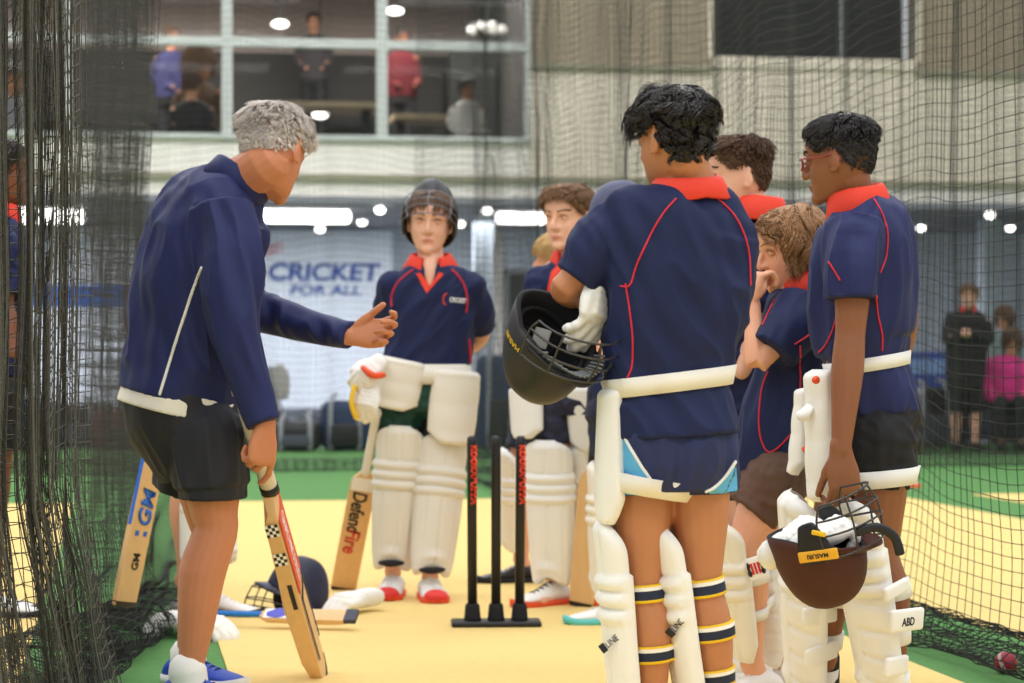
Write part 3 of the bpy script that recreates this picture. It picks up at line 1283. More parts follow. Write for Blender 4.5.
def wires_mesh(V, E, r, sides=3):
    """thin cords along many edges, as one mesh"""
    V = np.asarray(V, dtype=np.float64)
    E = np.asarray(E, dtype=np.int64)
    A, B = V[E[:, 0]], V[E[:, 1]]
    d = B - A
    L = np.linalg.norm(d, axis=1, keepdims=True)
    ok = L[:, 0] > 1e-6
    A, B, d, L = A[ok], B[ok], d[ok], L[ok]
    d = d / L
    ref = np.where(np.abs(d[:, 2:3]) > .8, np.array([[1.0, 0, 0]]), np.array([[0, 0, 1.0]]))
    a = np.cross(d, ref)
    a /= np.linalg.norm(a, axis=1, keepdims=True)
    b = np.cross(d, a)
    m = len(A)
    vs = np.empty((m, 2 * sides, 3))
    for k in range(sides):
        th = 2 * PI * k / sides
        o = (a * math.cos(th) + b * math.sin(th)) * r
        vs[:, k] = A + o
        vs[:, sides + k] = B + o
    base = (np.arange(m) * 2 * sides)[:, None]
    fs = []
    for k in range(sides):
        k2 = (k + 1) % sides
        fs.append(base + np.array([[k, k2, sides + k2, sides + k]]))
    F = np.concatenate(fs, 0)
    me = bpy.data.meshes.new('t')
    me.vertices.add(m * 2 * sides)
    me.vertices.foreach_set('co', vs.astype(np.float32).ravel())
    nf = len(F)
    me.loops.add(nf * 4)
    me.loops.foreach_set('vertex_index', F.astype(np.int32).ravel())
    me.polygons.add(nf)
    me.polygons.foreach_set('loop_start', (np.arange(nf) * 4).astype(np.int32))
    me.update(calc_edges=True)
    return me


def net_grid(fun, nu, nv, skip=None):
    V = [fun(i, j) for j in range(nv) for i in range(nu)]
    E = []
    for j in range(nv):
        for i in range(nu):
            q = j * nu + i
            if i < nu - 1:
                E.append((q, q + 1))
            if j < nv - 1:
                E.append((q, q + nu))
    return V, E

# ------------------------------------------------------------------ the hall
TURF_Y = mat('yellow_turf', rgb(233, 203, 132), 0.9, 0.07, 35, 0.35, 420, spec=0.1)
TURF_G = mat('green_turf', rgb(96, 142, 84), 0.9, 0.16, 22, 0.5, 420, spec=0.1)
WALLW = mat('white_wall_paint', rgb(234, 228, 220), 0.8, 0.03, 2)
WALLB = mat('beige_wall_cladding', rgb(226, 214, 194), 0.8, 0.04, 2, stretch=(3, 3, .3))
WALLSH = mat('shaded_wall_cladding', rgb(156, 142, 120), 0.8, 0.05, 2, stretch=(3, 3, .3))  # shade on the upper wall, put into a darker colour
WALLG = mat('pale_blue_wall', rgb(202, 212, 224), 0.8, 0.04, 2)
SOFFIT = mat('grey_soffit', rgb(134, 136, 142), 0.8, 0.04, 2)
GROOVE = mat('olive_trim', rgb(150, 146, 124), 0.8, 0.05, 3)
FRAMEM = mat('pale_window_frame', rgb(196, 200, 196), 0.6, 0.03)
DARKW = mat('dark_window_lining', rgb(44, 46, 46), 0.7, 0.1, 2)
ROOMW = mat('mauve_room_wall', rgb(206, 192, 186), 0.8, 0.05, 2)
ROOMD = mat('darkened_room_wall', rgb(80, 78, 76), 0.8, 0.08, 2)
LAMP = mat('lamp_diffuser', (1, 1, 1), 0.5, 0.0, emit=(1.0, 0.97, 0.92, 6.0))
BANW = mat('white_banner_vinyl', rgb(218, 226, 238), 0.6, 0.03, 2)
BLUEP = mat('blue_print', rgb(64, 92, 168), 0.6, 0.03)
BLUEB = mat('bright_blue_print', rgb(40, 104, 200), 0.6, 0.03)
PINKP = mat('faded_red_print', rgb(206, 160, 172), 0.6, 0.03)
STEELG = mat('grey_steel', rgb(120, 124, 124), 0.5, 0.06, metal=0.3)

WZ = 25.3
WO = Vector((0, WZ, 0))


def WP(u, z, off=0.0):
    return WO + EP * u + Vector((0, 0, z)) - EL * off


def wu(px, off=0.0):
    """how far along the back wall a sight line meets it"""
    o = WO - EL * off
    k = (px - CX) / F_PX
    # x = k*y on the sight line; o + EP*u
    return (k * o.y - o.x) / (EP.x - k * EP.y)


def wz(py, px=512, off=0.0):
    y = WP(wu(px, off), 0, off).y
    return CAM_H + (CY - py) / F_PX * y


def wbox(bm, u0, u1, z0, z1, o0, o1, mi=0):
    M = Matrix((EP, EL, Vector((0, 0, 1)))).transposed().to_4x4()
    M.translation = WO
    return box(bm, (u0, -o1, z0), (u1, -o0, z1), M, mi)


def wall_piece(name, boxes, m, kind='structure', parent=None, bev=0):
    bm = bmesh.new()
    for b in boxes:
        wbox(bm, *b)
    o = obj(name, bm, m, parent, smooth=False)
    if kind and parent is None:
        o['kind'] = kind
    return o


def lane_rect(name, p0, p1, l0, l1, z, m, t=.02, kind='structure'):
    bm = bmesh.new()
    M = Matrix((EP, EL, Vector((0, 0, 1)))).transposed().to_4x4()
    box(bm, (p0, l0, z - t), (p1, l1, z), M)
    o = obj(name, bm, m, smooth=False)
    o['kind'] = kind
    return o


def build_room():
    lane_rect('floor', -16, 18, -2, 33.5, 0.0, TURF_G, .1)
    lane_rect('floor_rear_cover', -15.5, 17.5, 24.6, 33.4, .004, mat('grey_bounce_cover', rgb(120, 122, 126), .9, .1, 20), .004)  # grey cover added to keep green turf bounce off the soffit
    yl = -.30
    for i, (a, b) in enumerate(((.33, 2.49), (3.07, 5.23), (5.81, 7.97), (yl - 2.16, yl))):
        lane_rect('floor_lane', a, b, -1.5, 15.85, .006, TURF_Y, .006)
    z_sill, z_fas, z_tr = 3.185, 2.58, 4.19
    uR = wu(530)
    uW0, uW1 = wu(712), wu(915)
    zW = 4.14
    # wall above: windows from u=-12 to uR, then cladding
    wall_piece('wall_back', [(-14, uR, z_fas, z_sill, -.25, 0), (uR, 16, z_fas, 2.79, -.25, 0)], WALLW)
    wall_piece('wall_cladding', [(uR, 16, 2.79, 4.02, -.25, 0)], WALLB)
    wall_piece('wall_upper', [(uR, uW0, 4.02, 7, -.25, .03), (uW1, 16, 4.02, 7, -.25, .03), (uW0, uW1, 5.5, 7, -.25, .03), (-14, uR, 5.5, 7, -.25, .03)], WALLSH)
    wall_piece('trim_1', [(uR, uW0, 3.98, 4.03, 0, .07), (uW1, 16, 3.98, 4.03, 0, .07)], GROOVE)
    wall_piece('trim_2', [(-14, 16, 2.765, 2.83, 0, .05)], GROOVE)
    wall_piece('trim_3', [(-14, 16, z_fas - .05, z_fas + .02, 0, .04)], SOFFIT)
    # under the gallery
    wall_piece('ceiling', [(-14, 16, z_fas, z_fas + .05, -6.3, -.25)], SOFFIT)
    wall_piece('wall_rear', [(-14, 16, 0, z_fas, -6.5, -6.3)], WALLG)
    # pillars and door under the gallery
    ou = -3.0
    for px in (482, 560, 700, 986):
        u = wu(px, ou)
        wall_piece('pillar', [(u - .11, u + .11, 0, z_fas, ou, ou + .22)], WALLG)
    # ribbed sheets behind the boys
    u0, u1 = wu(476, -6.2), wu(700, -6.2)
    k = int((u1 - u0) / .5)
    for i in range(k):
        if i % 2 == 0:
            wall_piece('wall_panel', [(u0 + i * .5, u0 + i * .5 + .36, 0, z_fas, -6.3, -6.2)], WALLW)
    ud = wu(519, -6.2)
    d = empty('door_1', WP(ud, 0, -6.2))
    d['kind'] = 'structure'
    wall_piece('door_leaf', [(ud - .14, ud + .14, .02, 2.0, -6.24, -6.16)], DARKW, None, d)
    wall_piece('door_frame', [(ud - .2, ud - .14, 0, 2.06, -6.24, -6.13), (ud + .14, ud + .2, 0, 2.06, -6.24, -6.13), (ud - .2, ud + .2, 2.0, 2.06, -6.24, -6.13)], STEELG, None, d)
    # gallery room behind glass
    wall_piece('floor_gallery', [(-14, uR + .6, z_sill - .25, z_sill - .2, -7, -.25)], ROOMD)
    wall_piece('wall_gallery', [(-14, uR + .6, z_sill - .2, 4.95, -7.2, -7)], ROOMD)  # reflection and tint of the panes put into this wall's dark colour
    wall_piece('wall_gallery_upper', [(-14, uR + .6, 4.95, 6.5, -7.2, -7)], ROOMW)
    wall_piece('ceiling_gallery', [(-14, uR + .6, 5.6, 5.7, -7, -.25)], ROOMW)
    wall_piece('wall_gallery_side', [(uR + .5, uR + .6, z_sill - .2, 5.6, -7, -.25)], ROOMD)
    uD = wu(450, -5)
    wall_piece('wall_partition', [(uD, uR + .4, z_sill - .2, 4.75, -5.2, -5)], DARKW)
    wall_piece('trim_4', [(-9, uD, z_sill + .78, z_sill + .9, -6.95, -6.85)], DARKW)
    # glass
    g = bpy.data.materials.new('window_glass')
    g.use_nodes = True
    nt = g.node_tree
    nt.nodes.clear()
    o = nt.nodes.new('ShaderNodeOutputMaterial')
    mx = nt.nodes.new('ShaderNodeMixShader')
    t = nt.nodes.new('ShaderNodeBsdfTransparent')
    t.inputs[0].default_value = (.82, .83, .82, 1)
    gl = nt.nodes.new('ShaderNodeBsdfGlossy')
    gl.inputs['Roughness'].default_value = .03
    mx.inputs[0].default_value = .008
    nt.links.new(t.outputs[0], mx.inputs[1])
    nt.links.new(gl.outputs[0], mx.inputs[2])
    nt.links.new(mx.outputs[0], o.inputs[0])
    edges = [wu(x) for x in (-250, -92, 67, 227, 382)] + [uR]
    for i in range(5):
        a, b = edges[i], edges[i + 1]
        w = empty('window_%d' % (i + 1), WP((a + b) / 2, z_sill, 0))
        w['kind'] = 'structure'
        h = .052
        wall_piece('window_frame', [(a - h, a + h, z_sill, 5.5, -.1, .04), (b - h if i == 4 else b - .01, b + (0 if i == 4 else .0), z_sill, 5.5, -.1, .04),
                                    (a, b, z_sill, z_sill + .05, -.1, .06), (a, b, z_tr - .045, z_tr + .045, -.1, .035)], FRAMEM, None, w)
        wall_piece('pane', [(a + h, b - .01, z_sill + .05, z_tr - .045, -.06, -.05), (a + h, b - .01, z_tr + .045, 5.5, -.06, -.05)], g, None, w)
    # dark window at the right, with louvre blind behind
    w = empty('window_6', WP((uW0 + uW1) / 2, zW, 0))
    w['kind'] = 'structure'
    um = wu(843)
    wall_piece('window_frame', [(uW0, uW1, 4.02, zW, -.2, .035), (uW0 - .05, uW0, zW - .02, 5.5, -.2, .05), (uW1, uW1 + .05, zW - .02, 5.5, -.2, .05)], WALLB, None, w)
    wall_piece('mullion', [(um - .018, um + .018, zW, 5.5, -.14, -.06)], STEELG, None, w)
    wall_piece('pane', [(uW0, um - .018, zW, 5.5, -.1, -.09), (um + .018, uW1, zW, 5.5, -.1, -.09)], g, None, w)
    wall_piece('blind', [(uW0, uW1, zW, 5.5, -.5, -.45)], DARKW, None, w)

    # banner: blue words on white
    ob = -5.9
    ua, ub = wu(258, ob), wu(392, ob)
    zt, zb = wz(231, 320, ob), .25
    b = empty('banner', WP((ua + ub) / 2, zb, ob), 'white banner with blue CRICKET FOR ALL lettering under the gallery', 'banner')
    bm = bmesh.new()
    wbox(bm, ua, ub, zb, zt, ob, ob + .03)
    obj('sheet', bm, BANW, b, smooth=False)
    Mx = lambda px, py: basis(WP(wu(px, ob + .035), wz(py, px, ob + .035), ob + .035), EP, (0, 0, 1))
    hh = lambda px: px / F_PX * 31.0
    text_at('lettering', 'CRICKET', Mx(325, 272), hh(18.5), BLUEP, b, width=hh(112), bold=.035, shear=.12, lift=.004)
    text_at('lettering', 'FOR ALL', Mx(326, 290), hh(10.5), BLUEP, b, width=hh(71), bold=.03, shear=.12)
    text_at('lettering', 'cricketforall.net', Mx(330, 316), hh(5), PINKP, b, width=hh(60)) if False else None
    bm = bmesh.new()
    for k, (dy, r) in enumerate(((0, .02), (6, .016))):
        pts = [Mx(262 + q * 7.5, 250 - 9 * math.sin(q / 3.2) + dy).translation for q in range(4)]
        tube(bm, pts, [(r * .6, .004), (r * 1.6, .004), (r * 1.3, .004), (r * .3, .004)], n=8, sub=4, ref=Vector((0, 0, 1)))
    obj('logo_swoosh', bm, PINKP, b)

    # second banner at the left behind the nets, with a blue band
    ua, ub = wu(-60, ob), wu(136, ob)
    b = empty('banner', WP((ua + ub) / 2, .5, ob), 'white banner with a wide blue band behind the netting', 'banner')
    bm = bmesh.new()
    wbox(bm, ua, ub, .3, wz(228, 50, ob), ob, ob + .03)
    obj('sheet', bm, BANW, b, smooth=False)
    bm = bmesh.new()
    wbox(bm, ua, wu(124, ob), wz(307, 50, ob), wz(285, 50, ob), ob + .03, ob + .036)
    obj('band', bm, BLUEB, b, smooth=False)
    bm = bmesh.new()
    wbox(bm, wu(124, ob), wu(134, ob), wz(425, 128, ob), wz(285, 128, ob), ob + .03, ob + .036)
    obj('stripe', bm, mat('dark_red_print', rgb(120, 48, 56), .6), b, smooth=False)

    # lamps under the gallery
    lp = mat('lamp_body', rgb(210, 212, 210), .5)
    names = {380: 'round white soffit lamp above the last letter of CRICKET, the higher of two', 362: 'round white soffit lamp just above the lettered banner, left of the helmeted boy', 487: 'round white soffit lamp right of the black helmet, beside the batten lamp', 460: 'round white soffit lamp right beside the black helmet\'s edge',
             595: 'round white soffit lamp behind the brown-haired boy\'s ear', 990: 'round white soffit lamp high behind the right net, left of the edge one', 1010: 'round white soffit lamp lowest at the right edge behind the net', 921: 'round white soffit lamp just right of the shoulder of the boy in glasses', 896: 'round white soffit lamp hidden at the collar of the boy in glasses', 320: 'round white soffit lamp under the long batten lamp'}
    for px, py in ((380, 210), (362, 222), (487, 211), (460, 224), (595, 212), (990, 215), (1010, 228), (921, 228), (896, 212), (320, 229)):
        off = -1.2 if py < 218 else -4.2
        u = wu(px, off)
        d = empty('ceiling_lamp', WP(u, z_fas, off), None, 'lamp', 'round lamps under the gallery')
        d['label'] = names[px]
        bm = bmesh.new()
        zc = wz(py, px, off)
        c = WP(u, zc, off)
        ball(bm, c, .055, .055, .042, None, 14, 8)
        obj('diffuser', bm, LAMP, d)
        bm = bmesh.new()
        tube(bm, [c + Vector((0, 0, .03)), Vector((c.x, c.y, z_fas))], [.03, .03], n=12, sub=1, rnd=False)
        obj('stem', bm, lp, d)
    for px0, px1, py, w_, lab in ((259, 350, 216, 13, 'long white batten lamp beside the grey-haired man'), (496, 546, 218, 11, 'white batten lamp beside the brown-haired boy'), (14, 84, 216, 15, 'white batten lamp seen through the bunched net')):
        off = -2.2
        u0, u1 = wu(px0, off), wu(px1, off)
        d = empty('batten_lamp', WP((u0 + u1) / 2, z_fas, off), lab, 'lamp', 'batten lamps under the gallery')
        z0, z1 = wz(py + w_ / 2, px0, off), wz(py - w_ / 2, px0, off)
        bm = bmesh.new()
        M = Matrix((EP, EL, Vector((0, 0, 1)))).transposed().to_4x4()
        M.translation = WO
        rbox(bm, (u0, -off - .08, z0), (u1, -off + .08, z1), M, .04)
        obj('diffuser', bm, LAMP, d)
        bm = bmesh.new()
        for u in (u0 + .15, u1 - .15):
            wbox(bm, u - .02, u + .02, z1 - .01, z_fas, off - .02, off + .02)
        obj('bracket', bm, lp, d, smooth=False)


def build_gallery_things():
    """what shows in the gallery windows"""
    zf = 2.985
    # tables
    for px, off, w, lab in ((325, -2.2, .62, 'pale wooden table in the gallery beside the window post'), (425, -3.4, .4, 'pale table in the gallery near the person in red')):
        u = wu(px, off)
        t = empty('gallery_table', WP(u, zf, off), lab, 'table')
        bm = bmesh.new()
        wbox(bm, u - w, u + w, 3.72, 3.78, off - .35, off + .35)
        obj('tabletop', bm, mat('pale_table_wood', rgb(190, 172, 140), .5), t, smooth=False)
        for du in (-w * .75, w * .75):
            bm = bmesh.new()
            wbox(bm, u + du - .05, u + du + .05, zf, 3.72, off - .05, off + .05)
            obj('leg', bm, DARKW, t, smooth=False)
    # lamps inside; the upper ones are reflections in the glass, built solid
    for px, py, off in ((280, 24, -3.0), (395, 11, -2.6), (320, 115, -5.4)):
        u = wu(px, off)
        c = WP(u, wz(py, px, off), off)
        d = empty('gallery_light_spot', c, None, 'lamp')
        d['label'] = {24: 'oval white lamp reflection in the gallery glass, above the suited man', 11: 'round white lamp reflection in the gallery glass at the middle window post', 115: 'low round lamp in the gallery above the grey hair'}[py]
        bm = bmesh.new()
        ball(bm, c, .10, .10, .045, None, 16, 8)
        obj('diffuser', bm, LAMP, d)
        bm = bmesh.new()
        tube(bm, [c + Vector((0, 0, .03)), Vector((c.x, c.y, 5.62))], [.012, .012], n=8, sub=1)
        obj('cord', bm, DARKW, d)
    # lamp reflection in the glass, built as hanging globes
    off = -3.2
    u = wu(487, off)
    z = wz(28, 487, off)
    d = empty('reflection_cluster', WP(u, z, off), 'cluster of round white lamp reflections, built as globes, in the right gallery window', 'lamp')
    for k, (du, dz, r) in enumerate(((-.2, -.03, .055), (-.08, .03, .05), (.0, 0, .06), (.07, .04, .05), (.1, -.02, .05), (.2, -.01, .055))):
        bm = bmesh.new()
        ball(bm, WP(u + du * .9, z + dz, off), r, n=12, m=8)
        obj('reflection_globe', bm, mat('dim_reflection', (1, 1, 1), .5, 0, emit=(1, .93, .82, 1.3)), d)
    bm = bmesh.new()
    tube(bm, [WP(u - .2, z + .05, off), WP(u + .2, z + .05, off)], [.012, .012], n=8, sub=2)
    tube(bm, [WP(u, z + .05, off), WP(u, 5.6, off)], [.012, .012], n=8, sub=1)
    obj('arm', bm, STEELG, d)
    # wall screen
    u = wu(420, -6.9)
    tag(wall_piece('wall_screen', [(u + .3, u + 1.1, 4.2, 4.7, -6.99, -6.93)], mat('dark_screen', rgb(30, 30, 34), .3), None), 'dark screen on the gallery rear wall', 'screen')


# ------------------------------------------------------------------ nets
def path_sample(pts, step):
    D = catmull([list(p) for p in pts], 30)
    seg = np.linalg.norm(np.diff(D, axis=0), axis=1)
    cum = np.concatenate([[0], np.cumsum(seg)])
    n = int(cum[-1] / step)
    t = np.linspace(0, cum[-1], n)
    return np.stack([np.interp(t, cum, D[:, k]) for k in range(D.shape[1])], 1)


def build_nets():
    nz = lambda a, b, c, s=1.0: noise.noise(Vector((a, b, c)) * s)
    M3 = lambda p, l, z: tuple(EP * p + EL * l + Vector((0, 0, z)))
    # ---- right side net
    root = empty('side_net', lane(2.84, 10, 0), 'black square-mesh net hanging along the right side of the lane', 'net')
    l0, l1, du, dv = 5.9, 19.6, .080, .048
    nu, nv = int((l1 - l0) / du), 88

    def f(i, j):
        l = l0 + i * du
        z = .03 + j * dv
        w = .07 * nz(l * 1.1, z * .25, 3.3) + .05 * math.sin(l * 2.3 + z * .35) + .02 * nz(l * 5, z * .8, 8)
        w *= min(1, .35 + z)
        sag = .035 * math.sin(l * 3.1 + .4) + .03 * nz(l * 1.7, z * .4, 1.2)
        flare = -.14 * max(0, .45 - z) ** 1.5
        return M3(2.82 + w + flare, l + .03 * nz(l * 3, z, 5), max(.012, z + sag * min(1, z * 2)))
    V, E = net_grid(f, nu, nv)
    obj('mesh', wires_mesh(V, E, .0016), NETM, root)
    # fold of spare net on the ground
    V, E = [], []
    nl = 400
    for row in range(20):
        for i in range(nl):
            l = 6.0 + i * .03
            a = row / 19 * 2 * PI * .95
            rr = 1 + .35 * nz(l * 2.2, row * .9, 4.4)
            V.append(M3(2.74 + .15 * rr * math.cos(a) + .05 * nz(l * .8, 0, 2) + .02 * nz(l * 6, row, 9), l + .06 * nz(l * 3, row * .7, 7), max(.008, .055 + .052 * rr * math.sin(a) + .018 * nz(l * 5, row * .6, 1))))
            q = len(V) - 1
            if i:
                E.append((q - 1, q))
            if row and (i + row) % 2 == 0:
                E.append((q - nl, q))
    obj('ground_fold', wires_mesh(V, E, .0022), NETM, root)

    # ---- left side net: near bunch, then running away almost edge-on
    root = empty('divider_net', lane(-.15, 8, 0), 'black net bunched into thick folds at the left edge', 'net')

    def X(px, Z):
        return ((px - CX) / F_PX * Z, Z)
    rnd = random.Random(5)
    # front curtain: tight pleats
    pts = []
    Z0 = 6.3
    seq = [(-60, .0), (-40, .1), (-22, -.05), (-4, .1), (8, -.08), (4, .18), (20, .22), (27, -.05), (30, .2), (36, -.1), (38, .2), (44, -.06), (48, .22), (50, 0), (56, .2), (60, -.08), (66, .15), (72, .0), (78, .2), (84, .0), (87, .25), (82, .4), (90, .5)]
    for px, dz in seq:
        pts.append(X(px, Z0 + dz * .7))
    S = path_sample(pts, .040)
    nu, nv = len(S), 88

    def f(i, j):
        x, y = S[i]
        z = .02 + j * .040
        k = 1 + .10 * nz(z * .9, 0, 2)
        dx = .030 * nz(i * .11, z * 1.3, 1) + .05 * nz(z * .5, i * .02, 7)
        pull = max(0, .62 - z)
        x2 = x * 1.0 + dx + pull * .16 * (1 + .6 * nz(i * .07, z * 3, 3))
        dz = .045 * nz(i * .17, z * 1.2, 4) + .03 * math.sin(i * .32)
        return (x2, y + .05 * nz(i * .1, z, 6) + pull * .05, max(.008, z + dz - .0))
    V, E = net_grid(f, nu, nv)
    obj('front_curtain', wires_mesh(V, E, .0016), NETL, root)
    # a second, tighter bundle of the same net
    seq = [(-24, .1), (-16, .2), (-12, -.1), (-6, .25), (0, -.1), (6, .2), (11, 0), (3, .3), (-4, .35), (26, .4), (33, .1), (29, .35), (38, .05), (34, .4), (43, .0), (49, .05), (55, .1), (52, .42), (60, .15), (84, .3)]
    S = path_sample([X(px, Z0 + dz * .8) for px, dz in seq], .042)
    nu, nv = len(S), 82

    def fb(i, j):
        x, y = S[i]
        z = .02 + j * .043
        pull = max(0, .55 - z)
        return (x + .022 * nz(i * .13, z * 1.6, 21) + .045 * nz(z * .6, i * .02, 27) + pull * .10, y + .05 * nz(i * .1, z, 26), max(.008, z + .05 * nz(i * .19, z * 1.4, 24)))
    V, E = net_grid(fb, nu, nv)
    obj('front_bundle', wires_mesh(V, E, .0017), NETL, root)
    # second layer, farther, pleated
    pts = []
    k = 0
    for l in np.arange(8.7, 19.5, .16):
        wv = .13 * math.sin(l * 9.0) + .06 * nz(l * 1.4, 0, 3)
        if l > 9:
            wv *= 1.15
        q = EP * (-.02 + wv) + EL * l
        pts.append((q.x, q.y))
    S2 = path_sample(pts, .085)
    nu, nv = len(S2), 56

    def f2(i, j):
        x, y = S2[i]
        z = .02 + j * .07
        return (x + .03 * nz(i * .1, z, 2) + .03 * nz(z * .6, i * .02, 9), y, max(.008, z + .03 * nz(i * .2, z, 4)))
    V, E = net_grid(f2, nu, nv)
    obj('rear_curtain', wires_mesh(V, E, .0014), NETF, root)
    # the part dragged across the ground towards the lane
    nu, nv = 64, 60
    A, B = P(70, 545, 7.2), P(192, 440, 10.4)
    C, D = P(100, 655, 7.9), P(180, 596, 9.7)

    def f3(i, j):
        u, v = i / (nu - 1), j / (nv - 1)
        top = A.lerp(B, u)
        bot = C.lerp(D, u)
        bot.z = .02
        q = top.lerp(bot, v ** .8)
        q = q + Vector((.04 * nz(u * 5, v * 4, 2), .08 * nz(u * 4, v * 4, 5), 0))
        s = .16 * math.sin(PI * v) * -1
        q.z = max(.008, q.z * (1 - .32 * math.sin(PI * v)) + .05 * nz(u * 7, v * 5, 1) * (1 - v * .5))
        return tuple(q)
    V, E = net_grid(f3, nu, nv)
    obj('draped_fold', wires_mesh(V, E, .0016), NETM, root)
    # crumpled heap at the foot
    V, E = [], []
    for row in range(26):
        for i in range(90):
            u, v = i / 89, row / 25
            a = v * 2 * PI
            c = P(20, 672, 6.75).lerp(P(166, 612, 8.9), u)
            rr = (.17 - .07 * u) * (1 + .4 * nz(u * 9, v * 4, 1))
            q = Vector((c.x + rr * 1.1 * math.cos(a), c.y + rr * .8 * math.cos(a), max(.006, .07 + rr * .55 * math.sin(a) + .02 * nz(u * 20, v * 7, 3))))
            V.append(tuple(q))
            n_ = len(V) - 1
            if i:
                E.append((n_ - 1, n_))
            if row:
                E.append((n_ - 90, n_))
    obj('ground_fold', wires_mesh(V, E, .0018), NETM, root)

    # ---- net across the far end of the lanes
    def cross(name, l, p0, p1, label, step, dv, r, ht, pl=.10, seed=0):
        root = empty(name, lane((p0 + p1) / 2, l, 0), label, 'net')
        pts = []
        for p in np.arange(p0, p1, .12):
            q = EP * (p + .05 * nz(p * 3, 0, seed)) + EL * (l + pl * math.sin(p * 11 + 2 * nz(p, 0, seed)) + .2 * nz(p * .7, 1, seed))
            pts.append((q.x, q.y))
        S = path_sample(pts, step)
        nu, nv = len(S), int(ht / dv)

        def g(i, j):
            x, y = S[i]
            z = .02 + j * dv
            return (x + .03 * nz(i * .05, z * .6, seed), y, z + .05 * nz(i * .06, z * .5, seed + 2) + .03 * math.sin(i * .21))
        V, E = net_grid(g, nu, nv)
        obj('mesh', wires_mesh(V, E, r), NETF, root)
        V, E = [], []
        for row in range(10):
            for i in range(260):
                p = p0 + (p1 - p0) * i / 259
                a = row / 9 * 2 * PI
                q = EP * p + EL * (l + .09 * math.cos(a) + .1 * nz(p * 2, 0, seed)) + Vector((0, 0, max(.008, .05 + .05 * math.sin(a) * (1 + .4 * nz(p * 3, row, 2)))))
                V.append(tuple(q))
                if i:
                    E.append((len(V) - 2, len(V) - 1))
                if row and i % 2 == 0:
                    E.append((len(V) - 261, len(V) - 1))
        obj('ground_fold', wires_mesh(V, E, .004), NETF, root)
    cross('end_net', 19.8, -1.6, 9.0, 'dark net hanging across the far end of the lanes', .05, .06, .0019, 5.6, .14, 2)
    cross('gallery_net', 22.2, 2.7, 9.5, 'dark net curtain hanging before the beige wall', .05, .075, .0026, 5.8, .22, 11)

